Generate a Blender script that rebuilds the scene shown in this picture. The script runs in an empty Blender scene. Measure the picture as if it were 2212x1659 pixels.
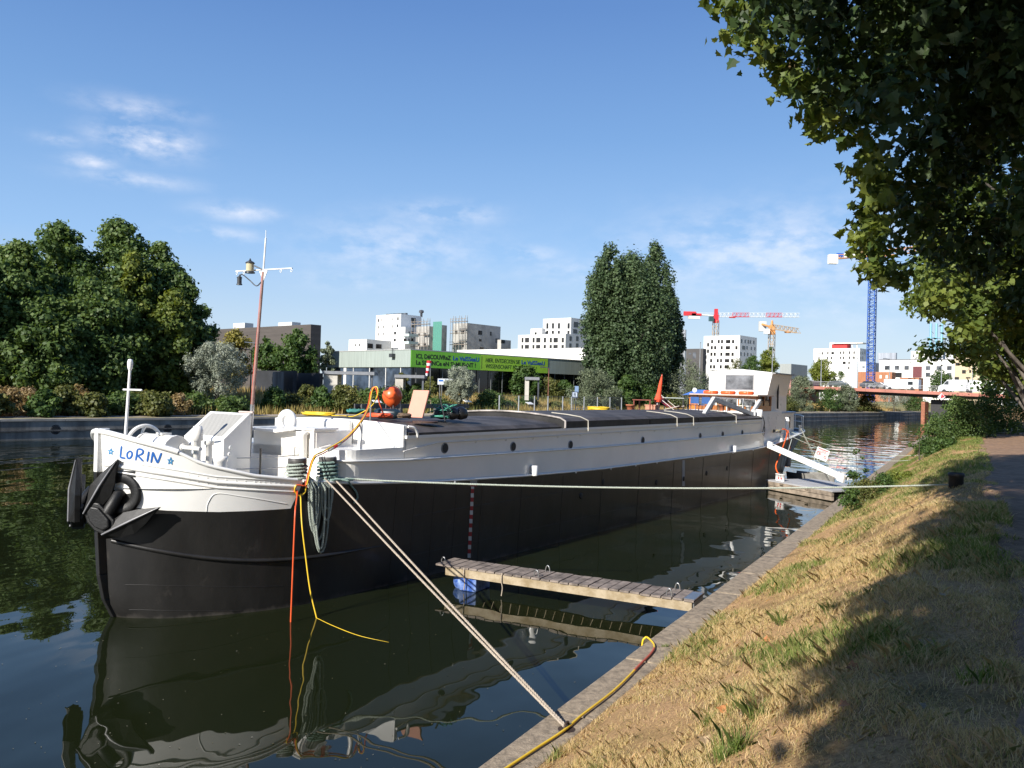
import bpy, math, random
import numpy as np
from mathutils import Vector, Matrix
from mathutils.bvhtree import BVHTree
random.seed(7); rng = np.random.default_rng(11)
C = bpy.context.scene.collection
# ---------------------------------------------------------------- camera
F, CX, CY, HZ, EYE, ROLL = 1790.0, 1106.0, 829.5, 843.0, 4.2, math.radians(1.4)
PIT = math.atan((HZ - CY) / F)
fw = Vector((0, math.cos(PIT), math.sin(PIT))); u0 = Vector((0, -math.sin(PIT), math.cos(PIT))); r0 = Vector((1, 0, 0))
rt = r0 * math.cos(ROLL) + u0 * math.sin(ROLL); up = u0 * math.cos(ROLL) - r0 * math.sin(ROLL)
O = Vector((0, 0, EYE))
cam = bpy.data.cameras.new('camera'); camo = bpy.data.objects.new('camera', cam); C.objects.link(camo)
cam.sensor_width = 36; cam.lens = 36 * F / 2212; cam.clip_end = 6000; cam.clip_start = .1
m = Matrix((rt, up, -fw)).transposed().to_4x4(); m.translation = O; camo.matrix_world = m
bpy.context.scene.camera = camo
# ---------------------------------------------------------------- light
SUN_AZ, SUN_EL = math.radians(38.0), math.radians(31.0)     # azimuth the light travels towards, measured from +Y to +X
scn = bpy.context.scene
scn.view_settings.view_transform = 'Standard'; scn.view_settings.look = 'None'; scn.view_settings.exposure = 0.68; scn.view_settings.gamma = 1
L = Vector((math.sin(SUN_AZ) * math.cos(SUN_EL), math.cos(SUN_AZ) * math.cos(SUN_EL), -math.sin(SUN_EL)))
sun = bpy.data.lights.new('sun', 'SUN'); sun.energy = 5.0; sun.angle = math.radians(.5); sun.color = (1, .95, .87)
suno = bpy.data.objects.new('sun', sun); C.objects.link(suno); suno.rotation_euler = L.to_track_quat('-Z', 'Y').to_euler()
world = bpy.data.worlds.new('World'); scn.world = world; world.use_nodes = True
nt = world.node_tree; nt.nodes.clear()
def N(t, tree=None, **kw):
    nd = (tree or nt).nodes.new(t)
    for k, v in kw.items():
        if k in nd.inputs: nd.inputs[k].default_value = v
        else: setattr(nd, k, v)
    return nd
sky = N('ShaderNodeTexSky'); sky.sky_type = 'NISHITA'; sky.sun_disc = False
sky.sun_elevation = SUN_EL; sky.sun_rotation = SUN_AZ + math.pi
sky.altitude = 150; sky.air_density = 1.25; sky.dust_density = .35; sky.ozone_density = 2.2
bg = N('ShaderNodeBackground', Strength=.084); out = N('ShaderNodeOutputWorld')
tc = N('ShaderNodeTexCoord'); lk = nt.links.new
hsv = N('ShaderNodeMix', data_type='RGBA'); hsv.inputs[0].default_value = .82
sep0 = N('ShaderNodeSeparateXYZ'); lk(tc.outputs['Generated'], sep0.inputs[0])
rs = N('ShaderNodeValToRGB'); lk(sep0.outputs[2], rs.inputs[0]); e_ = rs.color_ramp.elements
e_[0].position = 0.0; e_[0].color = (.45, .55, .66, 1); e_[1].position = 1.0; e_[1].color = (.022, .075, .27, 1)
for q_, c_ in ((.055, (.40, .52, .67, 1)), (.16, (.235, .405, .68, 1)), (.29, (.14, .285, .56, 1)), (.42, (.085, .195, .46, 1))):
    k_ = e_.new(q_); k_.color = c_
sc_ = N('ShaderNodeMix', data_type='RGBA', blend_type='MULTIPLY'); sc_.inputs[0].default_value = 1; lk(rs.outputs[0], sc_.inputs[6]); sc_.inputs[7].default_value = (10.5, 10.5, 10.5, 1)
lk(sky.outputs[0], hsv.inputs[6]); lk(sc_.outputs[2], hsv.inputs[7])
# wispy clouds: soft patches around given directions, broken up by stretched noise
sep = N('ShaderNodeSeparateXYZ'); lk(tc.outputs['Generated'], sep.inputs[0])
def M(op, a, b=None, c=None, clamp=False):
    nd = N('ShaderNodeMath', operation=op, use_clamp=clamp)
    for i, v in enumerate((a, b, c)):
        if v is None: continue
        if isinstance(v, (int, float)): nd.inputs[i].default_value = v
        else: lk(v, nd.inputs[i])
    return nd.outputs[0]
az = M('ARCTAN2', sep.outputs[0], sep.outputs[1]); el = M('ARCSINE', sep.outputs[2])
cmb = N('ShaderNodeCombineXYZ'); lk(M('MULTIPLY', az, 19), cmb.inputs[0]); lk(M('MULTIPLY', el, 38), cmb.inputs[1])
nz = N('ShaderNodeTexNoise', Scale=.9, Detail=8.0, Roughness=.58); lk(cmb.outputs[0], nz.inputs['Vector'])
nz2 = N('ShaderNodeTexNoise', Scale=3.2, Detail=6.0, Roughness=.6); lk(cmb.outputs[0], nz2.inputs['Vector'])
def ray(x, y): return fw + rt * ((x - CX) / F) + up * ((CY - y) / F)
tot = None
# (x, y, half width, half height, strength) of each cloud in the sky
for x, y, w, h, s in ((315, 305, 88, 30, 1.25), (275, 268, 40, 16, .9), (300, 236, 100, 22, .6), (195, 350, 42, 14, 1.0), (125, 302, 42, 11, .65), (290, 388, 105, 14, .7), (515, 458, 75, 18, .9), (480, 505, 90, 14, .6),
                      (960, 462, 110, 24, .72), (860, 540, 190, 62, .62), (1135, 548, 75, 18, .6), (770, 605, 130, 24, .5), (1690, 545, 300, 85, .8), (1250, 585, 160, 30, .42), (2000, 640, 330, 60, .5)):
    v = ray(x, y).normalized(); a0 = math.atan2(v.x, v.y); e0 = math.asin(v.z)
    q = M('ADD', M('POWER', M('MULTIPLY', M('SUBTRACT', az, a0), F / w), 2), M('POWER', M('MULTIPLY', M('SUBTRACT', el, e0), F / h), 2))
    e = M('MULTIPLY', M('POWER', 2.718, M('MULTIPLY', q, -1.1)), s)
    tot = e if tot is None else M('MAXIMUM', tot, e)
brk = M('MULTIPLY_ADD', nz.outputs[0], 5.0, -1.95, clamp=True)
brk = M('MULTIPLY', brk, M('MULTIPLY_ADD', nz2.outputs[0], 1.3, .35))
cl = M('MULTIPLY', M('MULTIPLY', tot, brk), .56, clamp=True)
mx = N('ShaderNodeMix', data_type='RGBA'); lk(cl, mx.inputs[0]); lk(hsv.outputs[2], mx.inputs[6]); mx.inputs[7].default_value = (7.6, 7.7, 8.3, 1)
lk(mx.outputs[2], bg.inputs[0]); lk(bg.outputs[0], out.inputs[0])
# ---------------------------------------------------------------- where things stand
def G(x, y, z=0.0):
    r = ray(x, y); return O + r * ((z - EYE) / r.z)
def D(x, y, Y):
    r = ray(x, y); return O + r * (Y / r.y)
def hor(x): return HZ + math.tan(ROLL) * (x - CX)
BA = math.radians(34.8); S0 = G(232, 1335, 0)
bd = Vector((math.sin(BA), math.cos(BA), 0)); bn = Vector((math.cos(BA), -math.sin(BA), 0))
def B(s, t, z): return S0 + bd * s + bn * t + Vector((0, 0, z))      # barge: s aft from the stem, t to starboard, z above water
def side(x, y, t):
    r = ray(x, y); p = O + r * ((t - (O - S0).dot(bn)) / r.dot(bn)); return (p - S0).dot(bd), p.z
KA = math.radians(28.9); ku = Vector((math.sin(KA), math.cos(KA), 0)); kn = Vector((math.cos(KA), -math.sin(KA), 0))
def K(l, o, z=0): return ku * l + kn * o + Vector((0, 0, z))          # near bank: l along the quay, o away from the water
QP = Vector((-34.06, 55.32, 0)); qu = Vector((.681, .732, 0)).normalized(); qn = Vector((-qu.y, qu.x, 0))
def Q(l, w, z=0): return QP + qu * l + qn * w + Vector((0, 0, z))     # far bank: l along its quay, w inland
# ---------------------------------------------------------------- mesh helpers
ORG = {}
class MB:
    def __init__(s): s.v = []; s.f = []; s.m = []; s.sm = []
    def add(s, vs, fs, mi=0, smooth=False):
        b = len(s.v); s.v += [tuple(p) for p in vs]
        for f in fs: s.f.append([b + i for i in f]); s.m.append(mi); s.sm.append(smooth)
        return s
    def quad(s, a, b, c, d, mi=0): return s.add((a, b, c, d), ((0, 1, 2, 3),), mi)
    def obox(s, c, ax, ay, az_, mi=0):                              # centre and three half-axis vectors
        c = Vector(c); ax = Vector(ax); ay = Vector(ay); az_ = Vector(az_)
        vs = [c + ax * i + ay * j + az_ * k for k in (-1, 1) for j in (-1, 1) for i in (-1, 1)]
        return s.add(vs, ((0, 2, 3, 1), (4, 5, 7, 6), (0, 1, 5, 4), (2, 6, 7, 3), (0, 4, 6, 2), (1, 3, 7, 5)), mi)
    def bb(s, s0, s1, t0, t1, z0, z1, mi=0):                        # box in barge axes
        return s.obox(B((s0 + s1) / 2, (t0 + t1) / 2, (z0 + z1) / 2), bn * ((t1 - t0) / 2), bd * ((s1 - s0) / 2), (0, 0, (z1 - z0) / 2), mi)
    def tube(s, pts, r, n=8, mi=0, caps=True, closed=False):
        pts = [Vector(p) for p in pts]; k = len(pts); rr = r if isinstance(r, (list, tuple)) else [r] * k
        vs = []; fs = []; prev = None
        for i, p in enumerate(pts):
            a = pts[(i - 1) % k] if (closed or i) else p; b = pts[(i + 1) % k] if (closed or i < k - 1) else p
            t = (b - a); t = t.normalized() if t.length > 1e-9 else Vector((0, 0, 1))
            if prev is None: x = t.orthogonal().normalized()
            else:
                x = prev - t * prev.dot(t); x = x.normalized() if x.length > 1e-6 else t.orthogonal().normalized()
            prev = x; y = t.cross(x)
            vs += [p + (x * math.cos(2 * math.pi * j / n) + y * math.sin(2 * math.pi * j / n)) * rr[i] for j in range(n)]
        for i in range(k if closed else k - 1):
            for j in range(n):
                fs.append((i * n + j, i * n + (j + 1) % n, ((i + 1) % k) * n + (j + 1) % n, ((i + 1) % k) * n + j))
        s.add(vs, fs, mi, True)
        if caps and not closed:
            s.add(vs[:n], (tuple(range(n))[::-1],), mi); s.add(vs[-n:], (tuple(range(n)),), mi)
        return s
    def lathe(s, c, prof, n=16, axis=(0, 0, 1), mi=0, smooth=True, caps=True):
        c = Vector(c); a = Vector(axis).normalized(); x = a.orthogonal().normalized(); y = a.cross(x); vs = []; fs = []
        for r, h in prof: vs += [c + a * h + (x * math.cos(2 * math.pi * j / n) + y * math.sin(2 * math.pi * j / n)) * r for j in range(n)]
        for i in range(len(prof) - 1):
            for j in range(n): fs.append((i * n + j, i * n + (j + 1) % n, (i + 1) * n + (j + 1) % n, (i + 1) * n + j))
        s.add(vs, fs, mi, smooth)
        if caps: s.add(vs[:n], (tuple(range(n))[::-1],), mi); s.add(vs[-n:], (tuple(range(n)),), mi)
        return s
    def prism(s, poly, h, mi=0):                                    # polygon (3D points) pushed along vector h
        poly = [Vector(p) for p in poly]; h = Vector(h); n = len(poly)
        return s.add(poly + [p + h for p in poly], [tuple(range(n))[::-1], tuple(range(n, 2 * n))] + [(i, (i + 1) % n, n + (i + 1) % n, n + i) for i in range(n)], mi)
    def build(s, name, mats, parent=None, loc=None, bevel=0, smooth=None):
        me = bpy.data.meshes.new(name)
        o0 = ORG.get(parent.name, Vector((0, 0, 0))) if parent else (Vector(loc) if loc is not None else Vector((0, 0, 0)))
        me.from_pydata([(p[0] - o0.x, p[1] - o0.y, p[2] - o0.z) for p in s.v], [], s.f)
        for mt in (mats if isinstance(mats, (list, tuple)) else [mats]): me.materials.append(mt)
        me.polygons.foreach_set('material_index', s.m)
        me.polygons.foreach_set('use_smooth', s.sm if smooth is None else [smooth] * len(s.f)); me.update()
        o = bpy.data.objects.new(name, me); C.objects.link(o)
        if parent: o.parent = parent; ORG[o.name] = o0
        else: o.location = o0; ORG[o.name] = o0
        if bevel:
            b = o.modifiers.new('bevel', 'BEVEL'); b.width = bevel; b.segments = 2; b.limit_method = 'ANGLE'; b.angle_limit = math.radians(35)
        return o
def thing(name, label, cat, loc, group=None):
    o = bpy.data.objects.new(name, None); C.objects.link(o); o.location = Vector(loc); ORG[o.name] = Vector(loc); o.empty_display_size = .3
    return tag(o, label, cat, group)
def tag(o, label, cat, group=None):
    o['label'] = label; o['category'] = cat
    if group: o['group'] = group
    return o
def struct(o, kind='structure'): o['kind'] = kind; return o
def dup(o, parent=None, loc=None, rz=None, label=None):
    c = o.copy(); C.objects.link(c)
    if parent: c.parent = parent
    if loc is not None: c.location = loc
    if rz is not None: c.rotation_euler.z = rz
    if label: c['label'] = label
    for ch in list(o.children): dup(ch, c)
    return c
def spline(pts, n=8):
    P = [np.array(p, float) for p in pts]; P = [2 * P[0] - P[1]] + P + [2 * P[-1] - P[-2]]; o = []
    for i in range(1, len(P) - 2):
        for k in range(n):
            t = k / n; a, b, c, d = P[i - 1:i + 3]
            o.append(.5 * (2 * b + (c - a) * t + (2 * a - 5 * b + 4 * c - d) * t * t + (3 * b - a - 3 * c + d) * t ** 3))
    o.append(P[-2]); return [Vector(q) for q in o]
def sagline(a, b, sag, n=24):
    a, b = Vector(a), Vector(b); return [a.lerp(b, i / n) - Vector((0, 0, sag * 4 * (i / n) * (1 - i / n))) for i in range(n + 1)]
def npmesh(name, verts, faces, mat, tint=None, parent=None, loc=None, smooth=False):
    """verts (N,3), faces (M,k) arrays"""
    o0 = ORG.get(parent.name) if parent else (Vector(loc) if loc is not None else Vector((0, 0, 0)))
    verts = np.asarray(verts, np.float32) - np.array(o0, np.float32); faces = np.asarray(faces, np.int32); M_, k = faces.shape
    me = bpy.data.meshes.new(name); me.vertices.add(len(verts)); me.vertices.foreach_set('co', verts.ravel())
    me.loops.add(M_ * k); me.loops.foreach_set('vertex_index', faces.ravel()); me.polygons.add(M_)
    me.polygons.foreach_set('loop_start', np.arange(0, M_ * k, k, dtype=np.int32)); me.polygons.foreach_set('loop_total', np.full(M_, k, np.int32))
    me.materials.append(mat)
    if tint is not None:
        a = me.attributes.new('tint', 'FLOAT', 'FACE'); a.data.foreach_set('value', np.asarray(tint, np.float32))
    me.update(calc_edges=True); me.validate()
    o = bpy.data.objects.new(name, me); C.objects.link(o)
    if parent: o.parent = parent; ORG[o.name] = o0
    else: o.location = o0; ORG[o.name] = o0
    return o
# ---------------------------------------------------------------- materials
MATS = {}
def mat(name, col, rough=.5, metal=0.0, var=.12, vs=3.0, bump=0.0, bs=30.0, spec=.5, col2=None, stretch=(1, 1, 1), coat=0.0, trans=0.0):
    if name in MATS: return MATS[name]
    m = bpy.data.materials.new(name); m.use_nodes = True; t = m.node_tree; p = t.nodes['Principled BSDF']; k = t.links.new
    p.inputs['Roughness'].default_value = rough; p.inputs['Metallic'].default_value = metal; p.inputs['Specular IOR Level'].default_value = spec
    p.inputs['Coat Weight'].default_value = coat; p.inputs['Transmission Weight'].default_value = trans
    c2 = col2 if col2 else tuple(max(0, c * (1 - var * 2)) for c in col)
    if var > 0 or col2:
        g = N('ShaderNodeNewGeometry', t); mp = N('ShaderNodeMapping', t); mp.inputs['Scale'].default_value = stretch; k(g.outputs['Position'], mp.inputs[0])
        a = N('ShaderNodeTexNoise', t, Scale=vs, Detail=8.0, Roughness=.62); k(mp.outputs[0], a.inputs['Vector'])
        r = N('ShaderNodeValToRGB', t); r.color_ramp.elements[0].position = .36; r.color_ramp.elements[1].position = .64
        r.color_ramp.elements[0].color = (*c2, 1); r.color_ramp.elements[1].color = (*col, 1); k(a.outputs[0], r.inputs[0]); k(r.outputs[0], p.inputs['Base Color'])
        rr = N('ShaderNodeMath', t, operation='MULTIPLY_ADD'); rr.inputs[1].default_value = -.2 * rough; rr.inputs[2].default_value = rough * 1.1; k(a.outputs[0], rr.inputs[0]); k(rr.outputs[0], p.inputs['Roughness'])
    else: p.inputs['Base Color'].default_value = (*col, 1)
    if bump:
        g = N('ShaderNodeNewGeometry', t); mp = N('ShaderNodeMapping', t); mp.inputs['Scale'].default_value = stretch; k(g.outputs['Position'], mp.inputs[0])
        a = N('ShaderNodeTexNoise', t, Scale=bs, Detail=5.0, Roughness=.6); k(mp.outputs[0], a.inputs['Vector'])
        b = N('ShaderNodeBump', t, Strength=min(1, bump), Distance=.02); k(a.outputs[0], b.inputs['Height']); k(b.outputs[0], p.inputs['Normal'])
    MATS[name] = m; return m
def leafmat(name, cols, transl=.35, rough=.55):
    m = bpy.data.materials.new(name); m.use_nodes = True; t = m.node_tree; p = t.nodes['Principled BSDF']; k = t.links.new; o = t.nodes['Material Output']
    a = N('ShaderNodeAttribute', t); a.attribute_name = 'tint'; r = N('ShaderNodeValToRGB', t); e = r.color_ramp.elements
    e[0].color = (*cols[0], 1); e[1].color = (*cols[-1], 1)
    for i, c in enumerate(cols[1:-1]): q = e.new((i + 1) / (len(cols) - 1)); q.color = (*c, 1)
    k(a.outputs['Fac'], r.inputs[0]); k(r.outputs[0], p.inputs['Base Color']); p.inputs['Roughness'].default_value = rough; p.inputs['Specular IOR Level'].default_value = .35
    tr = N('ShaderNodeBsdfTranslucent', t); h = N('ShaderNodeHueSaturation', t, Saturation=1.15, Value=1.25); h.inputs['Hue'].default_value = .485
    k(r.outputs[0], h.inputs['Color']); k(h.outputs[0], tr.inputs[0])
    mx = N('ShaderNodeMixShader', t, Fac=transl); k(p.outputs[0], mx.inputs[1]); k(tr.outputs[0], mx.inputs[2]); k(mx.outputs[0], o.inputs[0]); return m
white = mat('white_paint', (.83, .82, .785), .28, var=.025, vs=1.5, coat=.25)
whiteg = mat('white_gloss', (.84, .81, .745), .26, var=.04, vs=.8, coat=.3)
black = mat('black_paint', (.019, .018, .017), .42, var=.25, vs=2.2, bump=.14, bs=14, coat=.1, col2=(.011, .0105, .010), stretch=(1, 1, .45))
blackr = mat('anchor_black', (.010, .010, .010), .5, var=.3, vs=9, bump=.25, bs=45)
dark = mat('dark_void', (.01, .01, .011), .6, var=0)
steel = mat('galvanised_steel', (.45, .45, .44), .35, .85, var=.1)
glass = mat('window_glass', (.05, .06, .07), .04, var=.2, vs=.4, spec=.8)
woodv = mat('varnished_wood', (.42, .15, .035), .3, var=.25, vs=20, stretch=(1, 1, .2), coat=.4)
wood = mat('weathered_wood', (.30, .25, .20), .75, var=.3, vs=9, bump=.3, bs=40)
terra = mat('terracotta', (.52, .17, .08), .75, var=.2, vs=8)
rubber = mat('black_rubber', (.018, .018, .02), .55, var=.2)
orange = mat('orange_plastic', (.85, .13, .03), .35, var=.06)
redcable = mat('red_orange_cable', (.72, .10, .025), .45, var=.08)
yellow = mat('yellow_cable', (.78, .52, .03), .45, var=.08)
# ================================================================ THE SETTING
# water
def water_mat():
    m = bpy.data.materials.new('canal_water'); m.use_nodes = True; t = m.node_tree; p = t.nodes['Principled BSDF']; k = t.links.new
    p.inputs['Base Color'].default_value = (.009, .012, .0045, 1); p.inputs['Roughness'].default_value = .015; p.inputs['IOR'].default_value = 1.34
    g = N('ShaderNodeNewGeometry', t)
    mp = N('ShaderNodeMapping', t); mp.inputs['Scale'].default_value = (1, .62, 1); mp.inputs['Rotation'].default_value = (0, 0, .5); k(g.outputs['Position'], mp.inputs[0])
    a = N('ShaderNodeTexNoise', t, Scale=.5, Detail=1.0, Roughness=.35); k(mp.outputs[0], a.inputs['Vector'])
    b = N('ShaderNodeTexNoise', t, Scale=1.7, Detail=1.0, Roughness=.5); k(mp.outputs[0], b.inputs['Vector'])
    s = N('ShaderNodeMath', t, operation='MULTIPLY_ADD'); s.inputs[1].default_value = .13; k(b.outputs[0], s.inputs[0]); k(a.outputs[0], s.inputs[2])
    bu = N('ShaderNodeBump', t, Strength=1.0, Distance=.06); k(s.outputs[0], bu.inputs['Height']); k(bu.outputs[0], p.inputs['Normal'])
    return m
w = MB(); w.quad((-900, -300, 0), (1500, -300, 0), (1500, 1800, 0), (-900, 1800, 0)); struct(w.build('water', water_mat()))
# far bank terrain
FP = ((0, 1.42), (.6, 1.44), (5.5, 1.5), (9, 1.9), (16, 2.7), (24, 3.15), (45, 3.4), (150, 3.6), (2500, 4.0))
def zf(wd): return float(np.interp(wd, [a for a, _ in FP], [b for _, b in FP]))
def far_ground_mat():
    m = bpy.data.materials.new('dry_meadow'); m.use_nodes = True; t = m.node_tree; p = t.nodes['Principled BSDF']; k = t.links.new; p.inputs['Roughness'].default_value = .95
    g = N('ShaderNodeNewGeometry', t); a = N('ShaderNodeTexNoise', t, Scale=.12, Detail=9.0, Roughness=.7); k(g.outputs['Position'], a.inputs['Vector'])
    r = N('ShaderNodeValToRGB', t); e = r.color_ramp.elements; e[0].position = .36; e[0].color = (.10, .12, .03, 1); e[1].position = .62; e[1].color = (.36, .27, .10, 1)
    k(a.outputs[0], r.inputs[0]); k(r.outputs[0], p.inputs['Base Color']); return m
ls = [-400, -150, -80] + list(range(-60, 281, 8)) + [320, 400, 700, 2500]
vs = [Q(l, wd, z + (.12 * math.sin(l * .31 + wd) if 6 < wd < 40 else 0)) for l in ls for wd, z in FP]; nw = len(FP)
w = MB().add(vs, [(i * nw + j, (i + 1) * nw + j, (i + 1) * nw + j + 1, i * nw + j + 1) for i in range(len(ls) - 1) for j in range(nw - 1)], 0, True)
struct(w.build('far_bank_ground', far_ground_mat()))
w = MB(); w.quad(Q(-90, 1.2, 1.475), Q(300, 1.2, 1.475), Q(300, 4.2, 1.505), Q(-90, 4.2, 1.505)); struct(w.build('far_bank_path', mat('pale_gravel', (.46, .38, .29), .95, var=.2, vs=.7)))
# far quay wall
quaym = mat('dark_stone', (.27, .255, .225), .8, var=.35, vs=.9, bump=.4, bs=6, col2=(.12, .112, .098), stretch=(1, 1, .35))
cope = mat('pale_coping', (.42, .38, .32), .85, var=.2, vs=1.2)
qw = thing('quay_wall', 'long dark stone quay wall with a pale coping along the far bank', 'quay wall', Q(60, 0, 0))
w = MB()
for l in range(-88, 296, 8): w.obox(Q(l + 4, .35, .45), qu * 3.985, qn * .35, (0, 0, .83))
w.obox(Q(104, .42, .4), qu * 192, qn * .3, (0, 0, .8)); w.build('wall_face', quaym, qw)
w = MB()
for l in range(-88, 296, 4): w.obox(Q(l + 2, .28, 1.36), qu * 1.985, qn * .34, (0, 0, .08))
w.build('coping', cope, qw)
w = MB(); w.obox(Q(104, -.03, .62), qu * 192, qn * .04, (0, 0, .05)); w.build('ledge', mat('ledge_stone', (.13, .125, .115), .8, var=.3), qw)
for x, y in ((120, 928), (362, 926), (720, 915), (1900, 898)):
    r = ray(x, y); l = None
    k_ = (QP - O).dot(qn) / r.dot(qn); p = O + r * k_
    w = MB(); w.lathe(p + qn * .02, [(.28, -.06), (.34, -.06), (.34, .02), (.28, .02)], 18, -qn, 0, True, False); w.lathe(p - qn * .005, [(.27, 0), (.27, .01)], 18, -qn, 0); w.build('mooring_recess', dark, qw)
# near bank: kerb, grass slope, path
granite = mat('worn_granite', (.36, .285, .20), .88, var=.25, vs=11, bump=.7, bs=34, col2=(.17, .135, .095))
kb = thing('stone_kerb', 'worn granite edging stones running along the near canal edge', 'kerb', K(12, -3.9, 0))
w = MB(); rk = random.Random(3); l = -12.0
while l < 120:
    ln = 1.9 + rk.random() * .5; w.obox(K(l + ln / 2, -3.9 + rk.uniform(-.004, .004), -.15 + rk.uniform(-.005, .005)), ku * (ln / 2 - .007), kn * .25, (0, 0, .65)); l += ln
w.build('edging_stones', granite, kb, bevel=.025)
w = MB(); w.obox(K(54, -3.88, -.3), ku * 66, kn * .2, (0, 0, .76)); w.build('backing', mat('kerb_joint', (.06, .05, .04), .95, var=.2), kb)
def zb_(l, o):
    z = float(np.interp(o, [-3.66, -3.4, -2.5, -1.4, -.5, .2, 4, 12, 40], [.49, .58, 1.08, 1.78, 2.3, 2.46, 2.5, 2.7, 3.4]))
    b = .05 * math.sin(l * 1.7 + o * 2.1) + .04 * math.sin(l * .7 - o * 3.3) + .02 * math.sin(l * 4.1 + o * 5)
    return z + b * max(0, min(1, (o + 3.6) / .5)) * max(0, min(1, (.8 - o) / .6))
def bank_mat():
    m = bpy.data.materials.new('dry_turf'); m.use_nodes = True; t = m.node_tree; p = t.nodes['Principled BSDF']; k = t.links.new; p.inputs['Roughness'].default_value = .95; p.inputs['Specular IOR Level'].default_value = .15
    g = N('ShaderNodeNewGeometry', t); a = N('ShaderNodeTexNoise', t, Scale=.9, Detail=9.0, Roughness=.7); b = N('ShaderNodeTexNoise', t, Scale=34.0, Detail=5.0, Roughness=.7)
    k(g.outputs['Position'], a.inputs['Vector']); k(g.outputs['Position'], b.inputs['Vector'])
    r = N('ShaderNodeValToRGB', t); e = r.color_ramp.elements; e[0].position = .3; e[0].color = (.15, .12, .045, 1); e[1].position = .5; e[1].color = (.47, .31, .16, 1); q = e.new(.7); q.color = (.55, .35, .20, 1)
    k(a.outputs[0], r.inputs[0]); r2 = N('ShaderNodeValToRGB', t); r2.color_ramp.elements[0].color = (.45, .4, .35, 1); r2.color_ramp.elements[1].color = (1.15, 1.1, 1.0, 1); r2.color_ramp.elements[0].position = .3; r2.color_ramp.elements[1].position = .65; k(b.outputs[0], r2.inputs[0])
    mx = N('ShaderNodeMix', t, data_type='RGBA', blend_type='MULTIPLY'); mx.inputs[0].default_value = 1; k(r.outputs[0], mx.inputs[6]); k(r2.outputs[0], mx.inputs[7]); k(mx.outputs[2], p.inputs['Base Color'])
    bu = N('ShaderNodeBump', t, Strength=.8, Distance=.03); k(b.outputs[0], bu.inputs['Height']); k(bu.outputs[0], p.inputs['Normal']); return m
os_ = [-3.66, -3.5, -3.2] + [-2.9 + .3 * i for i in range(11)] + [.35, .6, 2, 3.2, 4, 7, 12, 25, 40]
ls = list(np.arange(-12, 40, .35)) + list(range(40, 200, 4)) + [300]
vs = [K(l, o, zb_(l, o)) for l in ls for o in os_]; no = len(os_)
w = MB().add(vs, [(i * no + j, i * no + j + 1, (i + 1) * no + j + 1, (i + 1) * no + j) for i in range(len(ls) - 1) for j in range(no - 1)], 0, True)
struct(w.build('grass_bank', bank_mat()))
def path_x(l): return .34 + .07 * math.sin(l * .9) + .05 * math.sin(l * 2.3) + (0.012 * max(0, l - 36) ** 1.5)
vs = []
for l in ls:
    a = path_x(l)
    for q in (0, .06, 1.5, 2.9): vs.append(K(l, a + q, zb_(l, min(40, a + q)) + (.004 if q == 0 else .03)))
w = MB().add(vs, [(i * 4 + j, i * 4 + j + 1, i * 4 + 5 + j, i * 4 + 4 + j) for i in range(len(ls) - 1) for j in range(3)], 0, True)
struct(w.build('path', mat('reddish_sand_path', (.30, .18, .105), .95, var=.2, vs=5, bump=.5, bs=60)))
# ================================================================ THE BARGE
barge = thing('barge', 'long black and white canal barge with a raised white bow and low black hatch covers', 'barge', B(0, 0, 0))
ST = [(-.25, .05, 0, .04), (-.2, .25, .1, .22), (-.06, .52, .29, .45), (.15, .85, .58, .76), (.5, 1.22, .97, 1.07), (1.0, 1.58, 1.45, 1.38), (1.6, 1.88, 1.95, 1.64), (2.27, 2.08, 2.5, 1.84),
      (2.52, 2.12, 2.7, 1.88), (3.3, 2.2, 3.4, 1.98), (5, 2.22, 5, 2.05), (8, 2.24, 8, 2.12), (14, 2.24, 14, 2.15), (22, 2.24, 22, 2.15), (30, 2.24, 30, 2.12), (33, 2.2, 33, 1.8), (35.5, 2.08, 34.8, 1.2), (37.5, 1.72, 35.9, .6), (38.6, .95, 36.4, .15), (39.0, .02, 36.5, .01)]
def fine(st):
    o = []; P = np.array(st, float); P = np.vstack([2 * P[0] - P[1], P, 2 * P[-1] - P[-2]])
    for i in range(1, len(P) - 2):
        n = 4 if not (7 <= i - 1 < 8) else 2
        if P[i][0] > 5: n = 3
        for k in range(n):
            t = k / n; a, b, c, d = P[i - 1:i + 3]
            o.append(.5 * (2 * b + (c - a) * t + (2 * a - 5 * b + 4 * c - d) * t * t + (3 * b - a - 3 * c + d) * t ** 3))
    o.append(P[-2]); return o
COL = fine(ST)
def ZT(s): return float(np.interp(s, [-.25, .05, .48, .55, .7, .92, 1.6, 2.33, 3.7, 6, 7.4, 10, 14.3, 29, 32.5, 35, 38.6], [3.3, 3.16, 2.99, 2.95, 2.84, 2.74, 2.55, 2.44, 2.29, 2.14, 2.09, 2.0, 1.92, 1.9, 2.12, 2.32, 2.5]))
def ZB(s): return float(np.interp(s, [-.25, .3, 1, 2.27, 2.52], [2.02, 1.95, 1.91, 1.9, ZT(2.52) - .035])) if s < 2.52 else ZT(s) - .035
def hp(c, z, sg=1):                                                  # point of the hull skin
    sT, tT, sW, tW = c; f = z / ZT(sT); s = sW + (sT - sW) * f; t = tW + (tT - tW) * f
    if z < .45 and sT < 2: s += .14 * ((.45 - z) / .45) ** 2 * max(0, 1 - max(0, tW) / .9)
    return s, max(.0, t) * sg
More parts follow.
